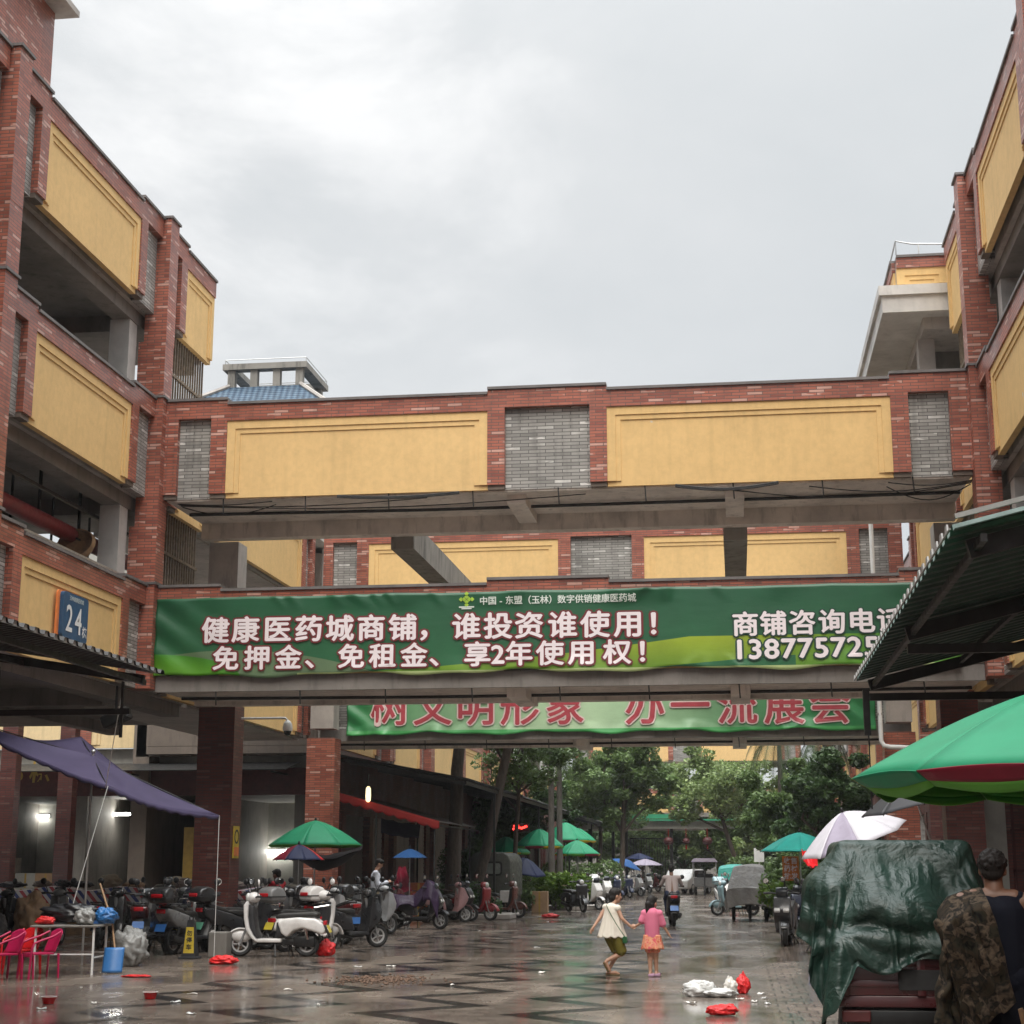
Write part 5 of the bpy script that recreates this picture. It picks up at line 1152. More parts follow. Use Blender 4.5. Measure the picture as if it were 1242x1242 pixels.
# purple rain cover on the dark scooter (a part of that scooter)
m = MB()
def rc(u, v):
    x = -.75 + 1.38 * u; hgt = [.86, .84, .82, .80, .84, .98, 1.20, 1.10, .78]; k = u * 8; i = min(7, int(k)); z = hgt[i] + (hgt[i + 1] - hgt[i]) * (k - i)
    s = (v - .5) * 2; wd = .26 + .05 * math.sin(u * 9); drop = .30 + .10 * math.sin(u * 13) + (.22 if u > .7 else 0)
    y = s * wd; zz = z + .03 - max(0, abs(s) - .55) / .45 * drop + .012 * math.sin(u * 30 + v * 11); return (x, y * (1 if abs(s) < .7 else 1.06), zz)
m.grid(rc, 40, 26); m.build('rain_cover', 'tarp_purple', pc_, 60, solid=.006)
simple('window_lit_grey', (.20, .22, .20), .25)  # opaque grey imitating daylight showing through the cab window
# dark cab tricycle seen from behind
t = thing('cab_tricycle', 'dark olive cab tricycle with a rear window parked on the left', 'tricycle', (-8.05, 54.5, 0), R(-4))
m = MB(); m.prism([(-.70, .62), (-.70, 1.72), (-.62, 1.93), (-.45, 2.02), (.45, 2.02), (.62, 1.93), (.70, 1.72), (.70, .62)], -.6, 1.4, 'y', .05, None, 3); m.build('cab', 'paint_olive', t, 40)
m = MB(); m.prism(rrect(.86, .46, .10), -.625, -.601, 'y', 0); m.v = [(x, y, z + 1.50) for x, y, z in m.v]; q = m.build('window_frame', 'black_rubber', t)
m = MB(); m.prism(rrect(.74, .34, .07), -.632, -.626, 'y', 0); m.v = [(x, y, z + 1.50) for x, y, z in m.v]; m.build('window', 'window_lit_grey', t)
m = MB(); m.bbox(-.68, -.62, .40, .68, 1.3, .62, .03); m.build('chassis', 'black_metal', t)
m = MB(); m.bbox(.36, -.68, .42, .72, -.602, .80, .03); m.build('rear_corner', 'paint_white', t)
m = MB(); m.bbox(-.72, -.68, .46, .34, -.602, .62, .02); m.build('bumper', 'rust_steel', t)
m = MB(); m.box(.10, -.63, 1.02, .14, -.603, 1.14); m.build('handle', 'chrome', t)
for x in (-.58, .58):
    w_ = wheel(t, 0, 0, 0, .27, .13, 'rust_steel'); w_.matrix_local = Matrix.Translation((x, -.15, .27)) @ Matrix.Rotation(R(90), 4, 'Z')
w_ = wheel(t, 0, 0, 0, .27, .12, 'rust_steel'); w_.matrix_local = Matrix.Translation((0, 1.7, .27)) @ Matrix.Rotation(R(90), 4, 'Z')
m = MB(); m.prism([(.9, .5), (1.4, .5), (1.9, .75), (1.75, .95), (1.45, 1.1)], -.3, .3, 'x', .05); m.build('nose', 'paint_olive', t, 40)
# far vehicles at the end of the street
def roof_trike(label, loc, rz, body, roof):
    t = thing('passenger_tricycle', label, 'tricycle', loc, rz, 'vehicles at the far end of the street')
    m = MB(); m.bbox(-.6, -.9, .45, .6, .6, .95, .05); m.build('body', body, t, 40)
    m = MB(); m.prism([(-.72, 1.78), (-.55, 1.98), (.55, 1.98), (.72, 1.78)], -1.1, 1.5, 'y', .02); m.build('canopy_roof', roof, t)
    for x in (-.62, .62):
        for y in (-.95, 1.3): m = MB(); m.bar((x, y, .6), (x, y, 1.78), .04); m.build('roof_post', 'galvanised', t)
    m = MB(); m.bbox(-.45, -.3, .951, .45, .3, 1.15, .04); m.build('seat', 'seat_vinyl', t)
    for x in (-.52, .52):
        w_ = wheel(t, 0, 0, 0, .26, .12, 'rust_steel'); w_.matrix_local = Matrix.Translation((x, -.4, .26)) @ Matrix.Rotation(R(90), 4, 'Z')
    w_ = wheel(t, 0, 0, 0, .26, .12, 'rust_steel'); w_.matrix_local = Matrix.Translation((0, 1.3, .26)) @ Matrix.Rotation(R(90), 4, 'Z')
    m = MB(); m.tube([(0, 1.3, .3), (0, 1.0, 1.15)], .04, 6); m.tube([(-.35, .95, 1.2), (.35, .95, 1.2)], .02, 6); m.build('handlebar', 'black_metal', t)
    return t
roof_trike('passenger tricycle with a flat blue grey roof at the far end of the street', (at(855, 1060, 92).x, 92, 0), R(180), 'paint_grey', 'lilac_canvas')
# pale parked car
t = thing('parked_car', 'pale car parked at the far end of the street left of the roofed tricycle', 'car', (at(834, 1060, 96).x, 96, 0), R(70), 'vehicles at the far end of the street')
m = MB(); m.prism([(-2.1, .30), (-2.1, .78), (-1.5, .92), (-1.0, 1.38), (.45, 1.40), (1.0, .95), (1.9, .80), (2.1, .55), (2.05, .30)], -.82, .82, 'y', .10, None, 3); m.build('body', 'paint_white', t, 40)
for s in (-1, 1):
    m = MB(); m.prism([(-1.35, .95), (-.95, 1.32), (.40, 1.33), (.85, .96)], s * .822, s * .83, 'y'); m.build('side_window', 'glass_dark', t)
for x in (-1.25, 1.3):
    for y in (-.74, .74): wheel(t, x, y, .31, .31, .2)
for y in (-.6, .6): m = MB(); m.bbox(2.02, y - .18, .58, 2.12, y + .18, .70, .02); m.build('headlight', 'lamp_glass', t)
# ------------------------------------------------------------------ people
def skin_mat(name, col):
    m, nt, b = nodes(name); P = pos(nt, 'obj'); nt.links.new(ramp(nt, noise(nt, P, 9, 4), [(.3, tuple(x * .9 for x in col)), (.7, tuple(x * 1.08 for x in col))]), b.inputs['Base Color'])
    b.inputs['Roughness'].default_value = .5; b.inputs['Subsurface Weight'].default_value = .12; b.inputs['Subsurface Radius'].default_value = (.01, .004, .002); return m
skin_mat('skin', (.43, .245, .165)); skin_mat('tanned_shaded_skin', (.17, .085, .052)); simple('lip', (.30, .10, .09), .4); simple('eye', (.02, .015, .012), .15)  # the men's tanned skin is darkened further, with shade put into its colour
def hair_mat():
    m, nt, b = nodes('black_hair'); P = pos(nt, 'obj'); n_ = noise(nt, scale_vec(nt, P, (60, 60, 9)), 3, 4); nt.links.new(ramp(nt, n_, [(.3, (.008, .007, .007)), (.7, (.03, .026, .024))]), b.inputs['Base Color'])
    b.inputs['Roughness'].default_value = .5; b.inputs['Specular IOR Level'].default_value = .2; bump(nt, b, n_, .5, .01)
hair_mat()
fabric('cream_cotton', (.66, .61, .52), .8, .05); fabric('olive_cotton', (.135, .115, .022), .8); fabric('pink_cotton', (.62, .17, .26), .75, .05); fabric('white_cotton', (.66, .68, .74), .75, .05); fabric('khaki_cotton', (.30, .25, .18), .8)
fabric('grey_pink_cotton', (.38, .32, .31), .8, .05); fabric('navy_cotton', (.006, .007, .013), .85); fabric('denim', (.03, .04, .075), .85); fabric('red_cotton', (.32, .022, .03), .75); fabric('green_strap', (.03, .11, .045), .6); fabric('shoe_lilac', (.42, .26, .36), .5); fabric('sandal', (.13, .09, .04), .6)
def print_mat(name, cols, scale):
    m, nt, b = nodes(name); P = pos(nt, 'obj'); v = nt.nodes.new('ShaderNodeTexVoronoi'); v.inputs['Scale'].default_value = scale; nt.links.new(P, v.inputs['Vector'])
    n_ = noise(nt, P, scale * .55, 3, .6, .35); nt.links.new(ramp(nt, mth(nt, 'ADD', mth(nt, 'MULTIPLY', n_, .8), mth(nt, 'MULTIPLY', v.outputs['Color'], .25)), [(.32 + .36 * i / (len(cols) - 1), c) for i, c in enumerate(cols)]), b.inputs['Base Color']); b.inputs['Roughness'].default_value = .85; b.inputs['Specular IOR Level'].default_value = .15
print_mat('orange_print', [(.50, .07, .08), (.62, .16, .09), (.70, .36, .22), (.60, .10, .12)], 26)
print_mat('camouflage', [(.004, .004, .004), (.022, .020, .013), (.032, .023, .014), (.008, .008, .007), (.085, .062, .042), (.010, .009, .007)], 14)
def cap(mb, p0, p1, r0, r1, n=14):
    p0, p1 = Vector(p0), Vector(p1); d = p1 - p0; L = d.length
    if L < 1e-5: return mb.ell(p0, (r0, r0, r0), None, n, 9)
    d /= L; pts = []; rs = []
    for k in range(6):
        a = math.pi / 2 * (1 - k / 5); pts.append(p0 - d * r0 * math.sin(a)); rs.append(max(1e-4, r0 * math.cos(a)))
    for k in range(1, 6):
        a = math.pi / 2 * k / 5; pts.append(p1 + d * r1 * math.sin(a)); rs.append(max(1e-4, r1 * math.cos(a)))
    pts.insert(6, p0.lerp(p1, .5)); rs.insert(6, (r0 + r1) / 2)
    return mb.tube(pts, rs, n)
def fuse(mb, name, mat, par, vox, it=6):
    o = mb.build(name, mat, par); r = o.modifiers.new('skin', 'REMESH'); r.mode = 'VOXEL'; r.voxel_size = vox; r.use_smooth_shade = True
    s = o.modifiers.new('smooth', 'SMOOTH'); s.factor = .5; s.iterations = it; return o
def hand(mb, w, d, side, k=1.0, curl=.5):
    """w: wrist, d: pointing direction; side: direction of the thumb"""
    w, d, s = Vector(w), Vector(d).normalized(), Vector(side); s = (s - d * s.dot(d)).normalized(); nrm = d.cross(s)
    cap(mb, w, w + d * .045 * k, .021 * k, .026 * k); c = w + d * .055 * k
    for j in (-1, 0, 1): cap(mb, w + s * .018 * j * k, c + s * .024 * j * k + d * .02 * k, .013 * k, .0125 * k, 10)
    for j, ln in enumerate((.068, .078, .072, .054)):
        b = c + d * .025 * k + s * (.032 - .021 * j) * k; m_ = b + (d * math.cos(curl * .5) + nrm * math.sin(curl * .5)) * ln * .5 * k; e = m_ + (d * math.cos(curl * 1.5) + nrm * math.sin(curl * 1.5)) * ln * .5 * k
        cap(mb, b, m_, .0095 * k, .0088 * k, 8); cap(mb, m_, e, .0088 * k, .007 * k, 8)
    b = w + d * .02 * k + s * .024 * k; m_ = b + (d * .6 + s * .7).normalized() * .035 * k; cap(mb, b, m_, .012 * k, .010 * k, 8); cap(mb, m_, m_ + (d * .9 + s * .25 + nrm * .3).normalized() * .03 * k, .010 * k, .008 * k, 8)
def head(mb, c, f, k=1.0, up=(0, 0, 1)):
    """c: centre of the head, f: facing direction; k: head height / .225"""
    f = Vector(f).normalized(); u = Vector(up); r = f.cross(u).normalized(); u = r.cross(f)
    mt = Matrix((( *r, 0), (*f, 0), (*u, 0), (0, 0, 0, 1))); mt = Matrix(((r.x, f.x, u.x, c[0]), (r.y, f.y, u.y, c[1]), (r.z, f.z, u.z, c[2]), (0, 0, 0, 1)))
    mb.ell((0, -.008 * k, .018 * k), (.074 * k, .094 * k, .095 * k), mt, 20, 14); mb.ell((0, .022 * k, -.05 * k), (.055 * k, .062 * k, .065 * k), mt, 16, 10)
    mb.ell((0, .058 * k, -.092 * k), (.022 * k, .018 * k, .018 * k), mt)                     # chin
    P = lambda *a: mt @ Vector([x * k for x in a])
    cap(mb, P(0, .082, .008), P(0, .098, -.028), .008 * k, .013 * k, 10)
    for s in (-1, 1):
        mb.ell((s * .076 * k, -.005 * k, -.012 * k), (.010 * k, .020 * k, .030 * k), mt, 10, 8); mb.ell((s * .035 * k, .060 * k, -.022 * k), (.022 * k, .02 * k, .022 * k), mt, 10, 8)
    return mt
def face(par, mt, k):
    for s in (-1, 1): m = MB(); m.ell((s * .031 * k, .080 * k, .008 * k), (.012 * k, .008 * k, .006 * k), mt, 10, 6); m.build('eye', 'eye', par, 60)
    m = MB(); m.ell((0, .083 * k, -.058 * k), (.022 * k, .008 * k, .006 * k), mt, 10, 6); m.build('mouth', 'lip', par, 60)
    for s in (-1, 1): m = MB(); cap(m, mt @ Vector((s * .018 * k, .086 * k, .027 * k)), mt @ Vector((s * .045 * k, .076 * k, .029 * k)), .004 * k, .003 * k, 6); m.build('eyebrow', 'black_hair', par)
def foot(mb, ankle, toe, k=1.0):
    a, t_ = Vector(ankle), Vector(toe); d = (t_ - a); d.z = 0; d = d.normalized() if d.length > 1e-4 else Vector((0, 1, 0))
    heel = a - d * .035 * k + Vector((0, 0, -.045 * k)); cap(mb, a, heel, .032 * k, .028 * k, 10); cap(mb, heel, a.lerp(t_, .6), .028 * k, .030 * k, 10); cap(mb, a.lerp(t_, .6), t_, .032 * k, .022 * k, 10)
def person(label, loc, rz=0, group=None): return thing('person', label, 'person', loc, rz, group)
# --- the taller girl (cream top, olive shorts), mid stride to the right
GY = 24.9; gx = at(744, 1180, GY).x
g1 = person('girl in a cream top and olive shorts striding along hand in hand', (gx, GY, 0), 0, 'two girls holding hands')
k = .94; f1 = (.86, .35, -.05)
J = dict(hd=(.045, .07, 1.155), nk=(.01, .03, 1.03), shl=(-.105, .06, .985), shr=(.075, -.03, .975), ell=(-.195, .0, .835), wrl=(-.285, -.06, .70), elr=(.145, -.07, .825), wrr=(.262, -.05, .722), pel=(.0, 0, .60), hl=(-.05, .04, .57), hr=(.05, -.04, .57), kl=(.06, .08, .33), al=(-.065, .06, .10), kr=(.13, .0, .325), ar=(-.085, -.05, .225))
m = MB(); mt1 = head(m, J['hd'], f1, k)
cap(m, J['nk'], Vector(J['hd']) - Vector((.01, .01, .05)), .038, .04); cap(m, J['shl'], J['shr'], .05, .05); cap(m, (-.02, .015, .95), J['pel'], .085, .09); cap(m, J['hl'], J['hr'], .075, .075)
for a, b_, c in (('shl', 'ell', 'wrl'), ('shr', 'elr', 'wrr')): cap(m, J[a], J[b_], .036, .028); cap(m, J[b_], J[c], .027, .019)
cap(m, J['hl'], J['kl'], .072, .047); cap(m, J['kl'], J['al'], .045, .027); cap(m, J['hr'], J['kr'], .072, .047); cap(m, J['kr'], J['ar'], .045, .027)
foot(m, (-.065, .06, .075), (.075, .09, .022), .85); cap(m, J['ar'], (-.105, -.055, .20), .028, .025); cap(m, (-.105, -.055, .20), (-.055, -.04, .085), .026, .02)
hand(m, J['wrl'], (-.5, -.2, -.8), (.6, .6, -.2), .72, .3); hand(m, J['wrr'], (.75, .1, -.35), (.2, .3, .9), .72, .9)
fuse(m, 'body', 'skin', g1, .0065)
face(g1, mt1, k)
m = MB(); m.ell((0, -.020, .030), (.083 * k, .100 * k, .098 * k), mt1, 18, 12); m.ell((0, -.06, -.03), (.07, .055, .07), mt1); m.ell((0, -.125, .0), (.032, .03, .04), mt1); cap(m, mt1 @ Vector((0, -.13, -.01)), mt1 @ Vector((.0, -.155, -.075)), .03, .012); m.ell((0, .045, .075), (.06, .045, .03), mt1)
fuse(m, 'hair', 'black_hair', g1, .008)
m = MB()
def topf(u, v):
    a = 2 * math.pi * u; z = 1.015 - .46 * v; r_ = .098 + .115 * v ** 1.25 + (.012 * math.sin(a * 9 + 1) + .006 * math.sin(a * 17)) * v; sx = .98; x = -.015 - .005 * v + r_ * sx * math.cos(a) ; y = .01 + r_ * .78 * math.sin(a)
    if v > .9: z += .012 * math.sin(a * 11)
    if v < .12: x = -.015 + (x + .015) * (1.0 + (.12 - v) * 1.2); 
    return (x, y, z)
m.grid(topf, 60, 24); m.build('top', 'cream_cotton', g1, 180, solid=.006, fix=True)
m = MB(); cap(m, J['shl'], J['shr'], .058, .058); cap(m, (-.02, .015, .96), (-.01, .01, .86), .098, .11); fuse(m, 'bodice', 'cream_cotton', g1, .009)
m = MB(); cap(m, J['hl'], Vector(J['hl']).lerp(Vector(J['kl']), .72), .090, .088); cap(m, J['hr'], Vector(J['hr']).lerp(Vector(J['kr']), .80), .090, .092); cap(m, (-.03, .02, .62), (.03, -.02, .60), .09, .09); fuse(m, 'shorts', 'olive_cotton', g1, .009)
m = MB(); m.grid(lambda u, v: (-.085 + .285 * u + .012 * math.sin(v * 6), -.085 - .12 * math.sin(math.pi * min(1, u * .85)) , 1.02 - .47 * u ** .92 + .022 * (v - .5)), 24, 2); m.build('shoulder_strap', 'green_strap', g1, 60, solid=.006)
m = MB(); m.bbox(.15, -.13, .47, .22, -.06, .57, .02); m.build('small_bag', 'green_strap', g1, 40)
m = MB(); m.bbox(-.11, .03, .0, .10, .125, .022, .01, Matrix.Rotation(.2, 4, 'Z')); m.build('sandal', 'sandal', g1, 40)
m = MB(); cap(m, (-.135, -.06, .185), (-.075, -.045, .06), .016, .014); m.build('sandal', 'sandal', g1, 40)
# --- the smaller girl (pink T-shirt, orange print skirt), seen from behind
G2Y = 24.75; gx2 = at(792, 1185, G2Y).x
g2 = person('smaller girl in a pink T-shirt and orange printed shorts walking away', (gx2, G2Y, 0), 0, 'two girls holding hands')
k2 = .90; f2 = (.55, .83, -.06)
J = dict(hd=(.005, .05, 1.055), nk=(.0, .01, .945), shl=(-.105, 0, .905), shr=(.105, 0, .905), ell=(-.165, -.01, .765), wrl=(-.242, .03, .722), elr=(.165, .03, .725), wrr=(.235, .06, .615), hl=(-.05, 0, .52), hr=(.05, 0, .52), kl=(-.04, .02, .29), al=(-.035, -.01, .075), kr=(.045, .03, .29), ar=(.05, .05, .075))
m = MB(); mt2 = head(m, J['hd'], f2, k2)
cap(m, J['nk'], (0, .03, 1.01), .036, .038); cap(m, J['shl'], J['shr'], .045, .045); cap(m, (0, 0, .88), (0, 0, .57), .085, .085); cap(m, J['hl'], J['hr'], .07, .07)
for a, b_, c in (('shl', 'ell', 'wrl'), ('shr', 'elr', 'wrr')): cap(m, J[a], J[b_], .034, .026); cap(m, J[b_], J[c], .025, .018)
for h_, kk, an, ty in (('hl', 'kl', 'al', .10), ('hr', 'kr', 'ar', .13)): cap(m, J[h_], J[kk], .064, .043); cap(m, J[kk], J[an], .041, .026); foot(m, J[an], (J[an][0] + .03, J[an][1] + ty, .022), .8)
hand(m, J['wrl'], (-.8, .1, -.1), (.1, .2, .95), .68, 1.0); hand(m, J['wrr'], (.5, .2, -.8), (-.3, .8, .1), .68, .4)
fuse(m, 'body', 'skin', g2, .0065); face(g2, mt2, k2)
m = MB(); m.ell((0, -.020, .028), (.083 * k2, .102 * k2, .10 * k2), mt2, 18, 12); m.ell((0, -.055, -.04), (.074, .06, .075), mt2); cap(m, mt2 @ Vector((0, -.105, -.02)), mt2 @ Vector((.0, -.115, -.16)), .045, .022); m.ell((0, .05, .07), (.058, .045, .028), mt2)
fuse(m, 'hair', 'black_hair', g2, .008)
m = MB(); cap(m, J['shl'], J['shr'], .060, .060); cap(m, (0, 0, .89), (0, 0, .60), .108, .118); cap(m, J['shl'], Vector(J['shl']).lerp(Vector(J['ell']), .72), .052, .056); cap(m, J['shr'], Vector(J['shr']).lerp(Vector(J['elr']), .80), .052, .058); o_ = fuse(m, 'shirt', 'pink_cotton', g2, .008, 4)
m = MB()
def sk(u, v):
    a = 2 * math.pi * u; z = .60 - .205 * v; r_ = .118 + .035 * v + .010 * math.sin(a * 10) * v; return (r_ * 1.05 * math.cos(a), r_ * .86 * math.sin(a), z + .008 * math.sin(a * 7) * v)
m.grid(sk, 48, 10); m.build('shorts', 'orange_print', g2, 180, solid=.006, fix=True)
for h_, kk in (('hl', 'kl'), ('hr', 'kr')): m = MB(); cap(m, J[h_], Vector(J[h_]).lerp(Vector(J[kk]), .52), .078, .074); m.build('trouser_leg', 'orange_print', g2, 60)
for an, ty in (('al', .0), ('ar', .0)): m = MB(); x, y, _ = J[an]; m.bbox(x - .035, y - .055, 0, x + .06, y + .15, .05, .022); m.build('shoe', 'shoe_lilac', g2, 40)
# --- man in the foreground on the right, seen from behind
mx, my = at(1205, 1100, 11.4).x, 11.4
p1 = person('man in a dark tank top seen from behind beside the tarpaulin', (mx, my, 0), R(-4))
k3 = 1.05; p1.scale = (1.04, .98, .96)
J = dict(hd=(.01, .03, 1.635), nk=(.01, 0, 1.49), shl=(-.185, 0, 1.415), shr=(.195, 0, 1.415), ell=(-.235, .05, 1.15), wrl=(-.20, .20, .98), elr=(.285, .02, 1.13), wrr=(.315, .10, .88), hl=(-.09, 0, .92), hr=(.09, 0, .92), kl=(-.10, .02, .49), al=(-.11, -.02, .08), kr=(.10, .03, .49), ar=(.12, .04, .08))
m = MB(); mt3 = head(m, J['hd'], (.12, .99, -.05), k3)
cap(m, J['nk'], (.01, .02, 1.57), .060, .062); cap(m, (-.12, -.01, 1.45), (.12, -.01, 1.45), .06, .06); cap(m, J['shl'], J['shr'], .075, .075); cap(m, (-.06, 0, 1.34), (-.05, 0, 1.0), .125, .125); cap(m, (.06, 0, 1.34), (.05, 0, 1.0), .125, .125); cap(m, J['hl'], J['hr'], .12, .12)
for a, b_, c in (('shl', 'ell', 'wrl'), ('shr', 'elr', 'wrr')): cap(m, J[a], J[b_], .062, .044); cap(m, J[b_], J[c], .043, .029)
for h_, kk, an in (('hl', 'kl', 'al'), ('hr', 'kr', 'ar')): cap(m, J[h_], J[kk], .095, .062); cap(m, J[kk], J[an], .060, .038); foot(m, J[an], (J[an][0] + .01, J[an][1] + .18, .03), 1.1)
hand(m, J['wrr'], (.05, .2, -.95), (-.1, .95, .1), 1.0, .6); hand(m, J['wrl'], (.3, .8, .2), (.1, .1, .95), 1.0, 1.2)
fuse(m, 'body', 'tanned_shaded_skin', p1, .008, 8); face(p1, mt3, k3)
m = MB(); m.ell((0, -.022, .038), (.084 * k3, .104 * k3, .094 * k3), mt3, 20, 14); m.ell((0, -.065, -.015), (.072, .05, .06), mt3); m.ell((0, .055, .085), (.062, .045, .03), mt3)
rg = random.Random(5)
for i in range(150):
    a, b_ = rg.uniform(0, 6.28), rg.uniform(.1, 1.75); d_ = Vector((math.cos(a) * math.sin(b_), math.sin(a) * math.sin(b_), math.cos(b_)))
    if d_.z < 0 and d_.y > 0: continue
    q_ = rg.uniform(.007, .014); m.ell(Vector((0, -.024, .036)) + Vector((d_.x * .085, d_.y * .103, d_.z * .096)) * k3, (q_, q_, q_ * 1.4), mt3, 8, 6)
fuse(m, 'hair', 'black_hair', p1, .005, 2)
m = MB(); cap(m, (-.125, -.005, 1.435), (.145, -.005, 1.435), .067, .067); cap(m, (-.065, -.004, 1.34), (-.055, 0, .98), .138, .14); cap(m, (.065, -.004, 1.34), (.055, 0, .98), .138, .14); cap(m, (-.06, -.004, .98), (.06, 0, .9), .14, .14); fuse(m, 'tank_top', 'navy_cotton', p1, .010, 6)
m = MB()
for h_, kk, an in (('hl', 'kl', 'al'), ('hr', 'kr', 'ar')): cap(m, J[h_], J[kk], .125, .10); cap(m, J[kk], (J[an][0], J[an][1], .16), .10, .085)
cap(m, J['hl'], J['hr'], .135, .135); fuse(m, 'trousers', 'navy_cotton', p1, .012, 6)
# the jacket hung over the left shoulder
jk = thing('jacket', 'camouflage jacket hanging from the shoulder of the man in the tank top', 'jacket', (mx - .13, my - .12, .945), R(-4))
m = MB()
def pl_(pts, u):
    k = u * (len(pts) - 1); i = min(len(pts) - 2, int(k)); q = k - i; q = q * q * (3 - 2 * q); return [a + (b - a) * q for a, b in zip(pts[i], pts[i + 1])]
def jf(u, v):
    tx, tz = pl_([(-.235, .20), (-.245, .36), (-.175, .452), (-.06, .495), (.055, .515)], u); bx_, bz = pl_([(-.20, -.33), (-.12, -.36), (.0, -.37), (.12, -.27), (.21, -.22)], u)
    e = v ** .92; x = tx + (bx_ - tx) * e; z = tz + (bz - tz) * e
    g = math.sin(math.pi * min(1, v * 1.2 + .1))
    fold = .026 * math.sin(u * 12 + v * 1.8 + .6 * math.sin(v * 4)) + .013 * math.sin(u * 29 - v * 4) + .009 * math.sin(v * 9 + u * 7 + 1.5 * math.sin(u * 6)) + .005 * math.sin(v * 27 - u * 13)
    y = -.085 - .05 * g + fold * min(1, v * 4 + .1); x += .5 * fold * g * (.3 if .2 < u < .8 else 1)
    if v < .14: y += (.14 - v) * 1.6
    return (x, y, z + .012 * math.sin(u * 21) * v)
m.grid(jf, 44, 80); m.build('jacket_body', 'camouflage', jk, 180, solid=.008, sub=1)
m = MB()
def js(u, v):
    a = 2 * math.pi * u; c = Vector((-.225 + .03 * math.sin(v * 5), -.03 - .06 * v, .30 - .66 * v)); r_ = .060 + .012 * math.sin(v * 21) + .010 * math.sin(a * 3 + v * 9); return c + Vector((r_ * .75 * math.cos(a), r_ * math.sin(a), .015 * math.sin(a * 2 + v * 14)))
m.grid(js, 22, 40); m.build('sleeve', 'camouflage', jk, 180, solid=.01, fix=True)
# --- man in a white shirt looking at his phone
wx, wy = at(455, 1100, 39.5).x, 39.5
p2 = person('man in a white shirt and khaki trousers looking down at a phone among the scooters', (wx, wy, 0), R(-78))
J = dict(hd=(.0, .09, 1.64), nk=(0, .02, 1.50), shl=(-.18, 0, 1.42), shr=(.18, 0, 1.42), ell=(-.20, .05, 1.15), wrl=(-.06, .30, 1.22), elr=(.20, .05, 1.15), wrr=(.05, .32, 1.21), hl=(-.085, 0, .93), hr=(.085, 0, .93), kl=(-.09, .03, .50), al=(-.09, -.01, .08), kr=(.09, -.01, .50), ar=(.10, -.06, .08))
def adult(par, J, f, skin, shirt, trousers, sleeve=1.0, shoe='black_rubber', k=1.0, seated=False, sh_name='shirt'):
    m = MB(); mt = head(m, J['hd'], f, k); cap(m, J['nk'], Vector(J['hd']) - Vector((0, 0, .06)), .052, .055); cap(m, J['shl'], J['shr'], .06, .06); hc = (Vector(J['hl']) + Vector(J['hr'])) / 2; sc_ = (Vector(J['shl']) + Vector(J['shr'])) / 2; cap(m, sc_ - Vector((0, 0, .08)), hc + Vector((0, 0, .06)), .105, .10)
    for a, b_, c in (('shl', 'ell', 'wrl'), ('shr', 'elr', 'wrr')): cap(m, J[a], J[b_], .048, .038); cap(m, J[b_], J[c], .036, .026)
    for h_, kk, an in (('hl', 'kl', 'al'), ('hr', 'kr', 'ar')):
        cap(m, J[h_], J[kk], .085, .055); cap(m, J[kk], J[an], .052, .034); foot(m, J[an], (J[an][0], J[an][1] + .17, J[an][2] - .05), 1.0)
    for w_, s in (('wrl', 1), ('wrr', -1)): hand(m, J[w_], (Vector(J[w_]) - Vector(J['el' + w_[2]])), (s, 0, .6), 1.0, 1.1)
    fuse(m, 'body', skin, par, .009, 6); face(par, mt, k)
    m = MB(); m.ell((0, -.020, .036), (.083 * k, .102 * k, .094 * k), mt, 18, 12); m.ell((0, -.06, -.02), (.072, .05, .06), mt); m.ell((0, .055, .08), (.06, .045, .03), mt); fuse(m, 'hair', 'black_hair', par, .009, 4)
    m = MB(); cap(m, J['shl'], J['shr'], .072, .072)
    for s in (-.06, .06): cap(m, sc_ + Vector((s, 0, -.08)), hc + Vector((s, 0, .0)), .118, .12)
    for a, b_, c in (('shl', 'ell', 'wrl'), ('shr', 'elr', 'wrr')):
        cap(m, J[a], Vector(J[a]).lerp(Vector(J[b_]), min(1, sleeve * 1.6)), .062, .056)
        if sleeve > .7: cap(m, J[b_], Vector(J[b_]).lerp(Vector(J[c]), .85), .052, .042)
    fuse(m, sh_name, shirt, par, .011, 5)
    m = MB(); cap(m, J['hl'], J['hr'], .112, .112)
    for h_, kk, an in (('hl', 'kl', 'al'), ('hr', 'kr', 'ar')): cap(m, J[h_], J[kk], .105, .078); cap(m, J[kk], Vector(J[kk]).lerp(Vector(J[an]), .92), .075, .06)
    fuse(m, 'trousers', trousers, par, .012, 5)
    for an in ('al', 'ar'): m = MB(); x, y, z = J[an]; m.bbox(x - .048, y - .09, z - .085, x + .048, y + .21, z - .005, .035); m.build('shoe', shoe, par, 40)
adult(p2, J, (0, .9, -.42), 'skin', 'white_cotton', 'khaki_cotton')
ph_ = MB(); ph_.bbox(-.035, .40, 1.20, .035, .412, 1.34, .004, Matrix.Rotation(R(-20), 4, 'X') @ Matrix.Translation((0, -.38, 0))); ph_.v = [(x, y + .34, z - .02) for x, y, z in ph_.v]
q = tag(ph_.build('phone', 'black_plastic'), 'dark phone held by the man in the white shirt', 'phone'); q.location = (wx, wy, 0); q.rotation_euler = (0, 0, R(-78))
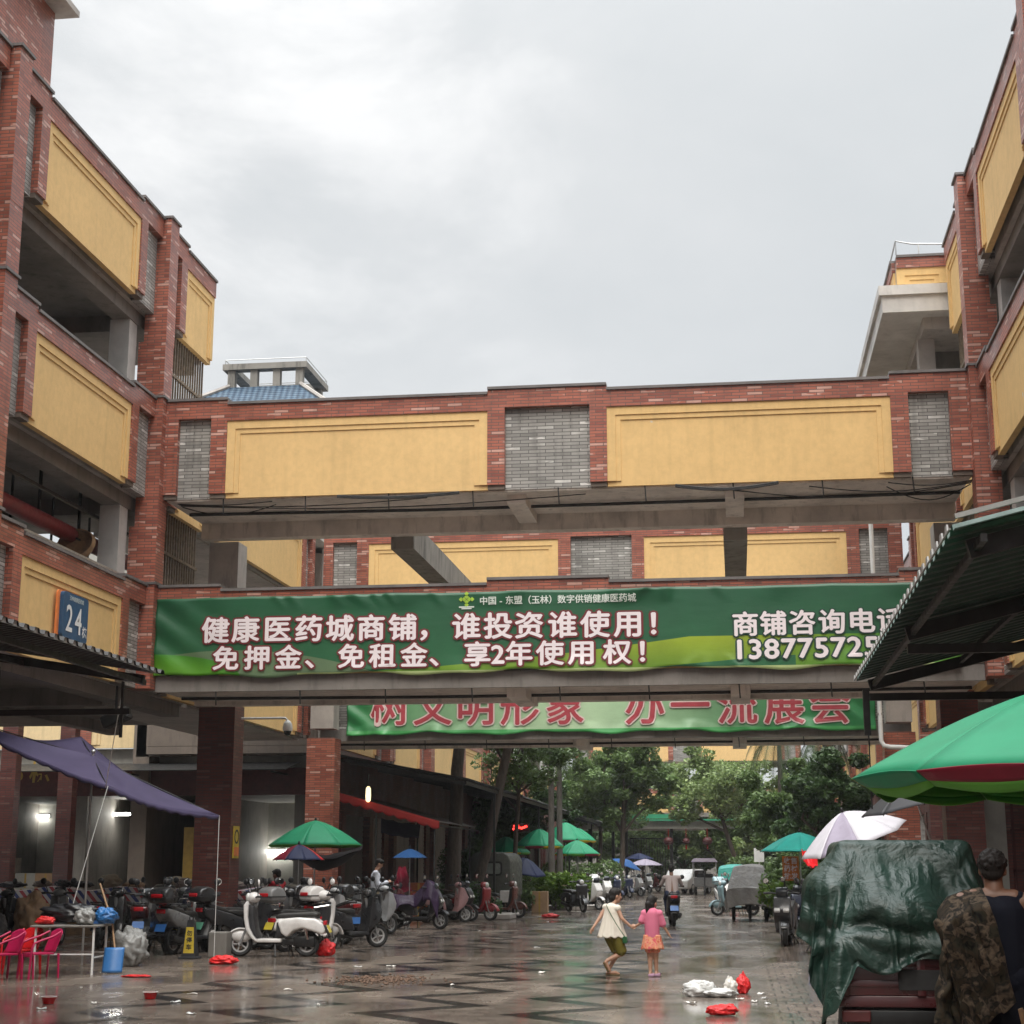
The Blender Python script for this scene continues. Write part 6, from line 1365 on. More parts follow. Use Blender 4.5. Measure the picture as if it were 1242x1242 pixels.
# --- rider on his moped, riding away
rx_, ry_ = at(815, 1100, 45.5).x, 45.5
scooter('black moped with a blue plate ridden away down the middle of the street', 'paint_black', loc=(rx_, ry_, 0), rz=R(96), plate='plate_blue', stand=False, group='moped being ridden')
p3 = person('man in a grey pink T-shirt riding a black moped away', (rx_, ry_, 0), R(6))
J = dict(hd=(0, .02, 1.50), nk=(0, -.05, 1.34), shl=(-.19, -.06, 1.27), shr=(.19, -.06, 1.27), ell=(-.29, .06, 1.06), wrl=(-.30, .30, 1.06), elr=(.29, .06, 1.06), wrr=(.30, .30, 1.06), hl=(-.09, -.18, .86), hr=(.09, -.18, .86), kl=(-.15, .20, .72), al=(-.12, .14, .40), kr=(.15, .20, .72), ar=(.12, .14, .40))
adult(p3, J, (0, 1, -.05), 'tanned_shaded_skin', 'grey_pink_cotton', 'denim', .5)
# --- man in red behind the scooters, and a seated stallholder
p4 = person('man in a red T-shirt reaching out behind the parked scooters', (at(337, 1080, 36.6).x, 36.6, 0), R(70))
J = dict(hd=(0, .05, 1.40), nk=(0, 0, 1.26), shl=(-.19, 0, 1.19), shr=(.19, 0, 1.19), ell=(-.22, .22, 1.02), wrl=(-.20, .45, .96), elr=(.22, .18, .98), wrr=(.16, .40, .95), hl=(-.09, -.05, .70), hr=(.09, -.05, .70), kl=(-.12, .30, .62), al=(-.12, .26, .10), kr=(.12, .30, .62), ar=(.12, .26, .10))
adult(p4, J, (0, 1, -.2), 'tanned_shaded_skin', 'red_cotton', 'denim', .5)
sst = MB(); sst.bbox(-.18, -.22, .52, .18, .12, .58, .02)
for sx in (-.15, .15):
    for sy in (-.19, .09): sst.bar((sx, sy, 0), (sx, sy, .52), .03)
q = sst.build('stool', 'wood'); tag(q, 'low wooden stool under the man in red', 'stool'); q.location = p4.location; q.rotation_euler = p4.rotation_euler
# ------------------------------------------------------------------ trees and planting
def leaf_mat(name, lo, hi, trans=.35):
    m, nt, b = nodes(name); g_ = nt.nodes.new('ShaderNodeNewGeometry'); P = g_.outputs['Position']
    c = mix(nt, g_.outputs['Random Per Island'], lo, hi); c = mix(nt, 1, c, ramp(nt, noise(nt, P, .9, 3), [(.3, .65), (.7, 1.25)]), 'MULTIPLY')
    nt.links.new(c, b.inputs['Base Color']); b.inputs['Roughness'].default_value = .45; b.inputs['Specular IOR Level'].default_value = .35
    tr = nt.nodes.new('ShaderNodeBsdfTranslucent'); nt.links.new(c, tr.inputs[0]); mx_ = nt.nodes.new('ShaderNodeMixShader'); mx_.inputs[0].default_value = trans
    nt.links.new(b.outputs[0], mx_.inputs[1]); nt.links.new(tr.outputs[0], mx_.inputs[2]); nt.links.new(mx_.outputs[0], nt.nodes['Material Output'].inputs[0])
leaf_mat('leaf_dark', (.035, .068, .024), (.085, .145, .048)); leaf_mat('leaf_mid', (.085, .14, .045), (.17, .25, .085)); leaf_mat('leaf_pale', (.14, .21, .07), (.29, .37, .14)); leaf_mat('leaf_lime', (.07, .15, .02), (.17, .26, .035)); leaf_mat('frond', (.035, .062, .024), (.09, .135, .05), .25)  # leaf tones brightened, haze partly put into the colour
def bark(name, col):
    m, nt, b = nodes(name); P = pos(nt); n_ = noise(nt, scale_vec(nt, P, (9, 9, 2)), 2, 6, .7); nt.links.new(ramp(nt, n_, [(.3, tuple(x * .5 for x in col)), (.7, tuple(x * 1.3 for x in col))]), b.inputs['Base Color']); b.inputs['Roughness'].default_value = .85; bump(nt, b, n_, .7, .03)
bark('bark', (.085, .065, .05)); bark('palm_bark', (.10, .09, .078))
def leaves(name, mat, par, clumps, size, per, flat=.5, long=1.9):
    """clumps: (x, y, z, rx, ry, rz); small leaf faces spread through each clump's shell"""
    rg = RNG; V = []; F = []
    tot = 0
    for (x, y, z, rx, ry, rz_) in clumps:
        n = int(per * (rx * ry * rz_) ** (1 / 3) / .5) if per else 0
        d = rg.normal(size=(n, 3)); d /= np.linalg.norm(d, axis=1)[:, None]; rad = rg.uniform(.35, 1.0, size=(n, 1)) ** .5
        c = d * rad * np.array([rx, ry, rz_]) + np.array([x, y, z])
        a = rg.normal(size=(n, 3)); a[:, 2] *= .6; a[:, 2] -= .25; a /= np.linalg.norm(a, axis=1)[:, None]
        nn = rg.normal(size=(n, 3)) * flat + np.array([0, 0, 1.0]); b_ = np.cross(a, nn); b_ /= np.linalg.norm(b_, axis=1)[:, None]
        s = size * rg.uniform(.6, 1.35, size=(n, 1)); L = a * s * long * .5; Wd = b_ * s * .5
        q = np.stack([c - L, c - L * .1 + Wd, c + L, c - L * .1 - Wd], 1).reshape(-1, 3); V.append(q); F.append(np.arange(tot, tot + 4 * n).reshape(-1, 4)); tot += 4 * n
    V = np.concatenate(V); F = np.concatenate(F); L0 = np.array(par.get('_o', (0, 0, 0))) if par is not None else 0; V = V - L0
    me = bpy.data.meshes.new(name); me.vertices.add(len(V)); me.vertices.foreach_set('co', V.ravel()); me.loops.add(F.size); me.loops.foreach_set('vertex_index', F.ravel().astype(np.int32)); me.polygons.add(len(F)); me.polygons.foreach_set('loop_start', np.arange(0, F.size, 4, dtype=np.int32)); me.update(calc_edges=True)
    me.materials.append(M[mat]); o = bpy.data.objects.new(name, me); COL.objects.link(o)
    if par is not None: o.parent = par
    return o
def limb(mb, p, d, ln, r, lvl, rg, tips, bend=.35):
    pts = [Vector(p)]; d = Vector(d).normalized(); n = 5
    for i in range(n):
        d = (d + Vector((rg.uniform(-1, 1), rg.uniform(-1, 1), rg.uniform(-.4, .7))) * bend * .35).normalized(); pts.append(pts[-1] + d * ln / n)
    mb.tube(pts, [r * (1 - .45 * i / n) for i in range(n + 1)], 8 if lvl == 0 else 6)
    if lvl >= 2: tips.append(pts[-1]); tips.append(pts[3]); return
    for k in range(3 if lvl else 4):
        a = pts[rg.randint(3, n)]; e = (d * .7 + Vector((rg.uniform(-1, 1), rg.uniform(-1, 1), rg.uniform(-.1, .9)))).normalized(); limb(mb, a, e, ln * rg.uniform(.5, .72), r * .5, lvl + 1, rg, tips, bend)
def tree(label, x, y, h, spread, mat, seed, lean=(0, 0, 1), r=.16, trunk_h=.42, leafsize=.16, per=170, squash=.7, low=0, grp='street trees'):
    t = thing('street_tree', label, 'tree', (x, y, 0), 0, grp, world=True); rg = random.Random(seed); m = MB(); tips = []
    th = h * trunk_h; L = Vector(lean).normalized(); pts = [Vector((x, y, 0)) + Vector((L.x * i / 6 * th / L.z, L.y * i / 6 * th / L.z, th * i / 6)) + Vector((rg.uniform(-.04, .04), rg.uniform(-.04, .04), 0)) for i in range(7)]
    m.tube(pts, [r * (1.25 if i == 0 else 1 - .06 * i) for i in range(7)], 10)
    for k in range(5):
        a = 2 * math.pi * k / 5 + rg.uniform(-.4, .4); limb(m, pts[rg.choice((5, 6, 6))], (math.cos(a) * .9 + L.x * .4, math.sin(a) * .9, rg.uniform(.5, 1.3)), h * .30, r * .5, 1, rg, tips)
    limb(m, pts[-1], L, h * .34, r * .75, 1, rg, tips)
    m.build('trunk', 'bark', t, 60)
    top = pts[-1]; cl = []
    for i in range(34):
        a, b_, q = rg.uniform(0, 6.283), rg.uniform(-1, 1), rg.uniform(.35, 1.0); rr = math.sqrt(1 - b_ * b_)
        c = Vector((top.x + L.x * h * .25, top.y, (th * (.92 - low) + h) / 2)) + Vector((spread * rr * math.cos(a) * q, spread * rr * math.sin(a) * q, (h - th * (1 - low)) * .5 * b_ * q))
        s_ = rg.uniform(.35, .75) * spread * .42; cl.append((c.x, c.y, c.z, s_, s_, s_ * squash))
    for tp in tips: s_ = rg.uniform(.25, .5) * spread * .36; cl.append((tp.x, tp.y, tp.z, s_, s_, s_ * squash))
    leaves('crown', mat, t, cl, leafsize * .62, per * 1.75); return t
def palm(label, x, y, h, seed, n=17, fl=2.6, lean=.0):
    t = thing('palm_tree', label, 'palm tree', (x, y, 0), 0, 'palms along the street', world=True); rg = random.Random(seed); m = MB()
    pts = [(x + lean * (i / 8) ** 2, y, h * i / 8) for i in range(9)]; m.tube(pts, [.15, .135, .125, .12, .115, .11, .105, .10, .095], 12); m.build('trunk', 'palm_bark', t, 50)
    V = MB(); top = Vector(pts[-1])
    for k in range(n):
        a = 2.399 * k + rg.uniform(-.2, .2); el = rg.uniform(-.55, 1.1); L = fl * rg.uniform(.8, 1.1); p = top.copy(); d = Vector((math.cos(a) * math.cos(el), math.sin(a) * math.cos(el), math.sin(el))); sp = []
        for i in range(11): sp.append(p.copy()); p = p + d * L / 10; d = (d + Vector((0, 0, -.19 - .02 * i))).normalized()
        V.tube(sp, [.022 * (1 - i / 12) for i in range(11)], 5)
        for i in range(1, 11):
            tn = (sp[i] - sp[i - 1]).normalized(); sd = tn.cross(Vector((0, 0, 1))); sd = sd.normalized() if sd.length > .05 else Vector((math.sin(a), -math.cos(a), 0))
            for q in range(4):
                b_ = sp[i - 1].lerp(sp[i], q / 4)
                for s in (-1, 1):
                    ln = .52 * math.sin(math.pi * (.12 + .85 * i / 11)) * rg.uniform(.85, 1.15); e = b_ + (sd * s * .75 + tn * .45 + Vector((0, 0, -.55))).normalized() * ln; w_ = tn * .022
                    V.add([b_ - w_, b_ + w_, e], [(0, 1, 2)])
    V.build('crown', 'frond', t); return t
def shrub(label, x, y, w, d_, h, mat, seed, name='hedge_shrub', group='shrubs along the street', z0=0, per=300, ls=.09):
    t = thing(name, label, 'shrub', (x, y, z0), 0, group, world=True); rg = random.Random(seed); cl = []
    for i in range(12):
        cl.append((x + rg.uniform(-w, w) * .38, y + rg.uniform(-d_, d_) * .38, z0 + h * rg.uniform(.3, .75), w * .24, d_ * .24, h * .30))
    leaves('foliage', mat, t, cl, ls, per)
    m = MB()
    for i in range(7):
        a = rg.uniform(0, 6.28); m.tube([(x, y, z0), (x + w * .2 * math.cos(a), y + d_ * .2 * math.sin(a), z0 + h * .45), (x + w * .32 * math.cos(a), y + d_ * .32 * math.sin(a), z0 + h * .8)], [.02, .014, .006], 5)
    m.build('stems', 'bark', t); return t
def X(px, Y): return at(px, 1050, Y).x
tree('thick dark trunk standing straight beside the red scalloped awning', X(547, 50), 50, 9.6, 2.0, 'leaf_dark', 1, (.045, 0, 1), .25, .70, .17, 150)
tree('tree leaning to the right over the far green parasols', X(572, 53), 53, 9.8, 2.2, 'leaf_dark', 2, (.22, 0, 1), .20, .66, .17, 150)
tree('bushy dark tree hanging low behind the leaning trunk', X(598, 73), 73, 5.0, 2.2, 'leaf_dark', 3, (0, 0, 1), .13, .35, .15, 210, low=.25)
tree('feathery green tree hanging over the long dark awning', X(622, 57), 57, 6.6, 1.9, 'leaf_mid', 31, (.05, 0, 1), .10, .62, .15, 95)
tree('leafy dark tree between the leaning trunk and the pair of palms', X(640, 75), 75, 6.2, 2.0, 'leaf_dark', 32, (0, 0, 1), .13, .45, .16, 170)
tree('mid green rounded street tree above the far row of scooters', X(752, 84), 84, 8.0, 3.0, 'leaf_mid', 4, (.05, 0, 1), .17, .48, .20, 190)
tree('second mid green tree behind the rounded one', X(725, 96), 96, 8.4, 3.0, 'leaf_mid', 5, (.05, 0, 1), .17, .45, .20, 170)
tree('pale airy tree reaching over the middle of the street', X(905, 92), 92, 8.2, 3.6, 'leaf_pale', 6, (-.30, 0, 1), .17, .5, .20, 105)
tree('dense dark round tree above the teal parasol', X(965, 70), 70, 6.1, 2.5, 'leaf_mid', 7, (0, 0, 1), .17, .32, .18, 270, low=.2)
tree('dark tree behind the white and lilac parasol', X(1018, 64), 64, 6.4, 2.3, 'leaf_dark', 8, (0, 0, 1), .17, .34, .18, 240, low=.2)
tree('small tree in front of the far canopy beside the white signboard', X(925, 100), 100, 6.6, 2.8, 'leaf_mid', 9, (-.1, 0, 1), .16, .4, .2, 190, low=.2)
for k, (px, Y, h, sp, mt, lab) in enumerate(((780, 118, 7.0, 3.6, 'leaf_mid', 'far tree behind the grille of the end canopy'), (830, 124, 6.8, 4.0, 'leaf_mid', 'far tree behind the leftmost lantern'), (880, 120, 7.0, 4.2, 'leaf_pale', 'far pale tree behind the rightmost lantern'), (925, 126, 8.0, 4.2, 'leaf_mid', 'far tree at the right end of the canopy'),
                                            (855, 140, 8.5, 4.6, 'leaf_dark', 'farthest dark tree closing the end of the street'), (715, 122, 9, 4.4, 'leaf_dark', 'far dark tree at the left end of the canopy'), (800, 142, 9, 4.6, 'leaf_dark', 'farthest tree left of the end of the street'), (980, 120, 9, 4.4, 'leaf_dark', 'far dark tree at the right building'))):
    tree(lab, X(px, Y), Y, h, sp, mt, 20 + k, (0, 0, 1), .16, .22, .26, 200, low=.6, grp='trees closing the end of the street')
palm('palm with a pale grey trunk, nearer one of the pair beside the far parasols', X(669, 62), 62, 6.5, 3, 19, 2.2)
palm('palm with a pale grey trunk, farther one of the pair beside the far parasols', X(679, 66), 66, 6.9, 4, 19, 2.2)
palm('palm with drooping fronds above the dense dark round tree', X(950, 76), 76, 7.7, 5, 24, 3.0)
palm('palm with drooping fronds above the white and lilac parasol', X(1006, 74), 74, 7.5, 6, 24, 3.0)
shrub('low dark shrub under the two leaning trunks', X(560, 51), 51, 2.6, 1.6, 1.1, 'leaf_dark', 1, per=420)
shrub('low dark shrub beside the dark cab tricycle', X(598, 57), 57, 2.4, 1.6, 1.3, 'leaf_mid', 2, per=420)
shrub('bright green bush right of the cardboard box', X(672, 60), 60, 1.7, 1.5, 1.40, 'leaf_lime', 3, per=480)
shrub('bright green bush nearest the far row of scooters', X(694, 64), 64, 1.5, 1.4, 1.3, 'leaf_lime', 4, per=480)
shrub('bushy green planting behind the two bright bushes', X(706, 80), 80, 3.4, 2.0, 1.9, 'leaf_mid', 5, per=480)
shrub('pale green bush under the orange sign on the right', X(965, 46), 46, 2.0, 1.4, 1.25, 'leaf_lime', 6, per=480)
shrub('tall green shrub behind the orange sign on the right', X(990, 50), 50, 3.0, 2.0, 2.2, 'leaf_mid', 7, per=520)
shrub('green shrub beyond the teal covered tricycle', X(930, 76), 76, 3.6, 2.2, 2.0, 'leaf_mid', 8, per=520)
shrub('low green hedge in front of the long dark awning', X(612, 60), 60, 2.2, 1.4, 1.5, 'leaf_mid', 12, per=460)
shrub('fern like clump at the foot of the leaning tree', X(566, 58), 58, 1.9, 1.4, 2.6, 'leaf_dark', 9, per=420)
for k, (px, Y, w, d_) in enumerate(((563, 51, 3.2, 2.2), (682, 62, 2.8, 2.4))):
    m = MB(); x = X(px, Y); m.bbox(x - w / 2, Y - d_ / 2, 0, x + w / 2, Y + d_ / 2, .16, .03); tag(m.build('planter_kerb', 'concrete'), ('stone kerb round the dark shrubs under the leaning trees', 'stone kerb round the bright green bushes')[k], 'kerb')

# ------------------------------------------------------------------ small things on the ground
simple('plastic_pink', (.42, .012, .075), .35, 0, .06); simple('plastic_red', (.52, .012, .015), .3, 0, .1); simple('plastic_blue', (.03, .14, .36), .4, 0, .1); simple('plastic_orange', (.62, .18, .03), .4); simple('crate_orange', (.30, .075, .02), .6, 0, .4, 14); simple('card', (.33, .21, .12), .8, 0, .15); simple('bag_black', (.012, .012, .014), .35, 0, .3, 5, .4, 12); simple('paper', (.66, .63, .58), .7)
def bag_mat(name, col, tr):
    m, nt, b = nodes(name); b.inputs['Base Color'].default_value = (*col, 1); b.inputs['Roughness'].default_value = .3; P = pos(nt, 'obj'); bump(nt, b, noise(nt, P, 22, 5, .6, 1.5), .8, .02); b.inputs['Transmission Weight'].default_value = tr
bag_mat('bag_red', (.78, .018, .02), .15); bag_mat('bag_white', (.78, .78, .76), .2)
def chair(label, loc, rz, mat):
    t = thing('plastic_chair', label, 'chair', loc, rz, 'pink plastic armchairs'); t.scale = (.84,) * 3
    m = MB(); m.bbox(-.21, -.21, .40, .21, .20, .43, .012); m.bbox(-.21, .19, .36, .21, .215, .40, .008); m.build('seat', mat, t, 40)
    m = MB(); m.grid(lambda u, v: (-.22 + .44 * u, -.20 - .13 * v - .05 * (1 - (2 * u - 1) ** 2), .43 + .40 * v * (1 - .18 * (2 * u - 1) ** 2)), 14, 10); m.build('backrest', mat, t, 60, solid=.014)
    for s in (-1, 1):
        m = MB(); m.tube([(s * .22, -.30, .78), (s * .25, -.14, .70), (s * .255, .06, .645), (s * .245, .18, .60), (s * .235, .22, .50), (s * .23, .25, .0)], [.018, .02, .02, .02, .02, .022], 8); m.build('arm', mat, t, 50)
        m = MB(); m.prism([(s * .17, .40), (s * .225, .40), (s * .255, 0), (s * .215, 0)], .16, .185, 'y', .006); m.build('leg', mat, t)
        m = MB(); m.prism([(s * .16, .42), (s * .22, .42), (s * .25, 0), (s * .21, 0)], -.30, -.275, 'y', .006); m.build('leg', mat, t)
    return t
chair('pink plastic armchair nearest the left edge', (-10.55, 22.9, 0), R(146), 'plastic_pink'); chair('pink plastic armchair beside the folding table', (-10.12, 23.2, 0), R(138), 'plastic_pink'); chair('red plastic armchair half outside the frame at the left', (-10.75, 24.0, 0), R(160), 'plastic_red')
t = thing('folding_table', 'folding table with pale steel legs holding bags at the left', 'table', (-10.0, 24.3, 0), R(6))
m = MB(); m.bbox(-.60, -.40, .69, .42, .40, .72, .008); m.build('tabletop', 'grey_wall', t)
for x in (-.52, .36):
    for y in (-.34, .34): m = MB(); m.bar((x, y, 0), (x, y, .69), .028); m.build('leg', 'white_metal', t)
m = MB(); m.bar((-.52, -.34, .30), (.36, -.34, .30), .02); m.bar((.36, -.34, .25), (.36, .34, .25), .02); m.bar((-.52, .34, .30), (.36, .34, .30), .02); m.build('stretcher', 'white_metal', t)
from mathutils import noise as mn
def crumple(d, seed):
    q = Vector((seed * 3.1, seed * 1.7, 0)); return .42 * (abs(mn.noise(d * 1.7 + q)) - .2) + .24 * (abs(mn.noise(d * 4.2 + q)) - .2) + .12 * abs(mn.noise(d * 9 + q))
def lump(name, label, cat, c, r, mat, seed, group=None, tip=0):
    rg = random.Random(seed); m = MB(); ph = [(rg.uniform(0, 6.28), rg.uniform(2, 7), rg.uniform(2, 6)) for _ in range(6)]
    def p(u, v):
        a, b_ = 2 * math.pi * u, math.pi * (v * .998 + .001); d = Vector((math.cos(a) * math.sin(b_), math.sin(a) * math.sin(b_), math.cos(b_))); k = 1 + crumple(d, seed) + .05 * sum(math.sin(d.x * f1 + d.y * f2 + d.z * f1 * .7 + p0) for p0, f1, f2 in ph) * .5
        z = d.z * r[2] * k
        if tip and d.z > .6: z += tip * (d.z - .6) / .4; d = Vector((d.x * (1 - .6 * (d.z - .6) / .4), d.y * (1 - .6 * (d.z - .6) / .4), d.z))
        return (c[0] + d.x * r[0] * k, c[1] + d.y * r[1] * k, max(.004 if c[2] < .4 else c[2] - r[2] * .9, c[2] + z))
    m.grid(p, 56, 34); return tag(m.build(name, mat, None, 180, fix=True), label, cat, group)
lump('rubbish_bag', 'long black bag lying on the folding table', 'bag', (-10.2, 24.5, .88), (.42, .2, .15), 'bag_black', 1); lump('plastic_bag', 'translucent pale bag on the folding table', 'bag', (-9.85, 24.2, .83), (.15, .13, .13), 'clear_sheet', 2); lump('bundle', 'blue cloth bundle on the end of the folding table', 'bundle', (-9.62, 24.5, .84), (.17, .16, .12), 'plastic_blue', 3); lump('plastic_bag', 'small red bag on the folding table', 'bag', (-10.45, 24.15, .78), (.14, .1, .06), 'bag_red', 4)
lump('covered_goods', 'goods under a clear plastic sheet right of the folding table', 'goods', (-9.85, 26.2, .27), (.26, .22, .32), 'clear_sheet', 5); lump('covered_goods', 'pile of goods under a pale cloth behind the pillar at the left', 'goods', (-13.9, 31.5, .5), (.36, .34, .52), 'card', 6); lump('rubbish_bag', 'large black bag behind the pink chairs', 'bag', (-12.3, 26.0, .45), (.36, .36, .5), 'bag_black', 7)
t = thing('shovel', 'blue plastic shovel leaning against the folding table', 'shovel', (-9.42, 24.35, 0), R(10))
m = MB(); m.grid(lambda u, v: (-.15 + .30 * u * (1 - .0 * v), -.05 + .13 * v - .04 * math.sin(math.pi * u), .02 + .36 * v), 10, 10); m.build('blade', 'plastic_blue', t, 60, solid=.012)
m = MB(); m.tube([(0, .09, .36), (-.10, .28, .75), (-.38, .60, 1.32)], .016, 8); m.build('handle', 'wood', t, 50)
def text_v(par, chars, c, h, mat, rx=0): return sign_text(par, 'lettering', chars, c, h, mat, 1.12, .02, 0, .004, 1.0, True, rx)
cx_, cy_ = -9.58, 28.4
t = thing('warning_sign', 'black and yellow standing warning board in front of the white rounded scooter', 'sign', (cx_, cy_, 0), R(3))
m = MB()
def tp(x0, x1, y0, y1, z0, z1, k): m.add([(-x0, -y0, z0), (x0, -y0, z0), (x0, y0, z0), (-x0, y0, z0), (-x1, -y1, z1), (x1, -y1, z1), (x1, y1, z1), (-x1, y1, z1)], [(0, 3, 2, 1), (4, 5, 6, 7), (0, 1, 5, 4), (1, 2, 6, 5), (2, 3, 7, 6), (3, 0, 4, 7)])
m.bbox(-.17, -.17, 0, .17, .17, .04, .012); tp(.125, .055, .125, .055, .041, .66, 0); m.tube([(-.03, 0, .66), (-.03, 0, .72), (.03, 0, .72), (.03, 0, .66)], .012, 6); m.build('body', 'black_plastic', t)
rxx = math.atan2(.07, .619); m = MB(); m.add([(-.095, -.1185, .10), (.095, -.1185, .10), (.066, -.0725, .54), (-.066, -.0725, .54)], [(0, 1, 2, 3)]); m.build('panel', 'sign_yellow', t, solid=.002)
text_v(t, '勿停车', (0, -.101, .32), .105, 'print_black', -rxx * .95)
m = MB(); m.bbox(-.17, -.16, 0, .17, .16, .44, .02); q = tag(m.build('concrete_block', 'grey_wall'), 'grey concrete block left of the white retro scooter', 'block'); q.location = (-9.22, 28.95, 0)
GB = 'red carrier bags dropped on the paving'
lump('carrier_bag', 'flat red bag on the paving left of the white retro scooter', 'bag', (-8.5, 26.9, .06), (.22, .16, .08), 'bag_red', 8, GB); lump('carrier_bag', 'full red bag on the paving behind the white retro scooter', 'bag', (-7.45, 29.6, .12), (.17, .14, .13), 'bag_red', 9, GB, .04); lump('carrier_bag', 'knotted red bag standing beside the white bags on the right', 'bag', (.02, 21.7, .10), (.085, .08, .11), 'bag_red', 10, GB, .05); lump('carrier_bag', 'red bag cut by the bottom edge of the picture', 'bag', (-.22, 18.6, .05), (.16, .10, .06), 'bag_red', 11, GB); lump('carrier_bag', 'small flat red bag on the far paving by the bright bush', 'bag', (X(667, 52), 52, .05), (.25, .2, .07), 'bag_red', 12, GB)
lump('carrier_bag', 'orange red scrap of bag left of the warning board reflection', 'bag', (-8.75, 23.6, .02), (.20, .09, .02), 'bag_red', 13, GB)
GW = 'white carrier bags dropped on the paving'
lump('carrier_bag', 'large crumpled white bag on the paving to the right of the girls', 'bag', (-.52, 21.2, .08), (.20, .16, .11), 'bag_white', 14, GW); lump('carrier_bag', 'flat white bag lying next to the large crumpled one', 'bag', (-.27, 21.1, .05), (.20, .15, .05), 'bag_white', 15, GW); lump('carrier_bag', 'brownish half open bag between the white bags and the knotted red one', 'bag', (-.14, 21.4, .09), (.085, .08, .11), 'paper', 16, GW, .03)
for lab, x, y in (('red bowl on the wet paving nearest the left corner', -8.12, 19.0), ('red bowl on the wet paving right of the other bowl', -7.18, 19.85)):
    m = MB(); m.lathe([(0, .004), (.065, .004), (.085, .075), (.092, .08), (.085, .078), (.062, .014), (0, .014)], 22); t = thing('plastic_bowl', lab, 'bowl', (x, y, 0), 0, 'red bowls left on the paving'); m.build('bowl', 'plastic_red', t, 40); m = MB(); m.lathe([(.080, .0815), (.095, .0815), (.095, .088), (.080, .088), (.080, .0815)], 22); m.build('rim', 'white_plastic', t, 40)
# litter: every scrap its own thing
rg = random.Random(3)
m0 = None
spots = [(-7.9, 18.3), (-7.6, 19.1), (-6.9, 20.6), (-6.7, 19.4), (-7.0, 18.2), (-5.9, 21.5), (-6.0, 17.9), (-8.7, 21.4), (-3.9, 22.6), (-6.1, 26.4), (-5.6, 26.6), (.25, 21.6), (.28, 20.9), (-.02, 20.7), (.15, 20.4), (.3, 20.1), (-.6, 20.1), (-3.0, 25.4), (-2.2, 31.5), (-1.2, 36.5), (-6.4, 41), (-5.5, 48), (-7.2, 58), (-6.7, 58.5), (-4.0, 33), (-4.9, 19.2)]
for k, (x, y) in enumerate(spots):
    m = MB(); w_, l_ = rg.uniform(.03, .09), rg.uniform(.05, .15); m.grid(lambda u, v: ((u - .5) * w_, (v - .5) * l_, .006 + .02 * abs(math.sin(u * 4 + k)) * abs(math.cos(v * 3 + k))), 5, 6)
    o = m.build('paper_scrap', 'paper' if k % 3 else 'bag_white', None, 60, solid=.003); o.location = (x, y, 0); o.rotation_euler = (0, 0, rg.uniform(0, 6)); tag(o, 'pale scrap of paper or plastic lying on the wet paving', 'litter', 'pale scraps of litter on the paving')
m = MB()
for i in range(420):
    x, y = rg.gauss(-5.1, .35), rg.gauss(23.6, .45); s_ = rg.uniform(.008, .026); m.ell((x, y, s_ * .5), (s_, s_, s_ * .6), None, 6, 4)
o = m.build('bark_debris', 'rust_steel'); o['kind'] = 'stuff'; o['label'] = 'patch of brown debris scattered on the paving'
# striped cloth counter, crates of goods
def stripe():
    m, nt, b = nodes('striped_cloth'); P = pos(nt); sp = nt.nodes.new('ShaderNodeSeparateXYZ'); nt.links.new(P, sp.inputs[0]); v = mth(nt, 'FRACT', mth(nt, 'MULTIPLY', mth(nt, 'ADD', sp.outputs[0], mth(nt, 'MULTIPLY', sp.outputs[2], .9)), 2.4))
    r_ = nt.nodes.new('ShaderNodeValToRGB'); r_.color_ramp.interpolation = 'CONSTANT'; nt.links.new(v, r_.inputs[0]); e = r_.color_ramp.elements; e[0].color = (.42, .05, .06, 1); e[1].position = .25; e[1].color = (.55, .52, .52, 1); e.new(.5).color = (.05, .07, .22, 1); e.new(.75).color = (.55, .52, .52, 1)
    nt.links.new(r_.outputs[0], b.inputs['Base Color']); b.inputs['Roughness'].default_value = .55; bump(nt, b, noise(nt, P, 5, 4), .5, .03)
stripe()
t = thing('market_stall', 'stall counter under a red, white and blue striped cloth behind the scooters', 'stall', (-14.5, 39, 0), world=True)
m = MB(); m.grid(lambda u, v: (-18.0 + 6.6 * u, 38.0 + 1.6 * min(1, v * 2) - (.0 if v < .5 else 0) if v <= .5 else 39.6, .95 + .10 * math.sin(u * 17) * .4 + .05 * math.sin(u * 41) - (.0 if v < .5 else (v - .5) * 1.6)), 60, 8); 
m = MB(); m.grid(lambda u, v: (-18.0 + 6.6 * u, 38.0 - .03 * math.sin(u * 50) * (1 - v * 2) if v < .5 else 38.0 + (v - .5) * 3.2, (.45 + v * 1.2 if v < .5 else 1.05) + .05 * math.sin(u * 23 + v * 4) * (v > .4)), 90, 12); m.build('cloth', 'striped_cloth', t, 60, solid=.006)
m = MB(); m.box(-17.9, 38.05, 0, -11.5, 39.5, .94); m.build('counter', 'wood', t)
for k in range(10):
    rg2 = random.Random(k + 40); x = -17.7 + .64 * k + rg2.uniform(-.2, .2); r_ = rg2.uniform(.16, .34); h_ = rg2.uniform(.07, .17)
    lump('goods_sack', 'sack of dried goods on the striped counter, ' + ('leftmost' if k == 0 else f'number {k + 1} counting from the left'), 'sack', (x, 38.9 + rg2.uniform(-.3, .4), 1.06 + h_), (r_, .22, h_), rg2.choice(['card', 'khaki_cotton', 'grey_wall', 'bag_black', 'brown_wall', 'dark_grey_canvas']), k + 60, 'sacks on the striped counter')
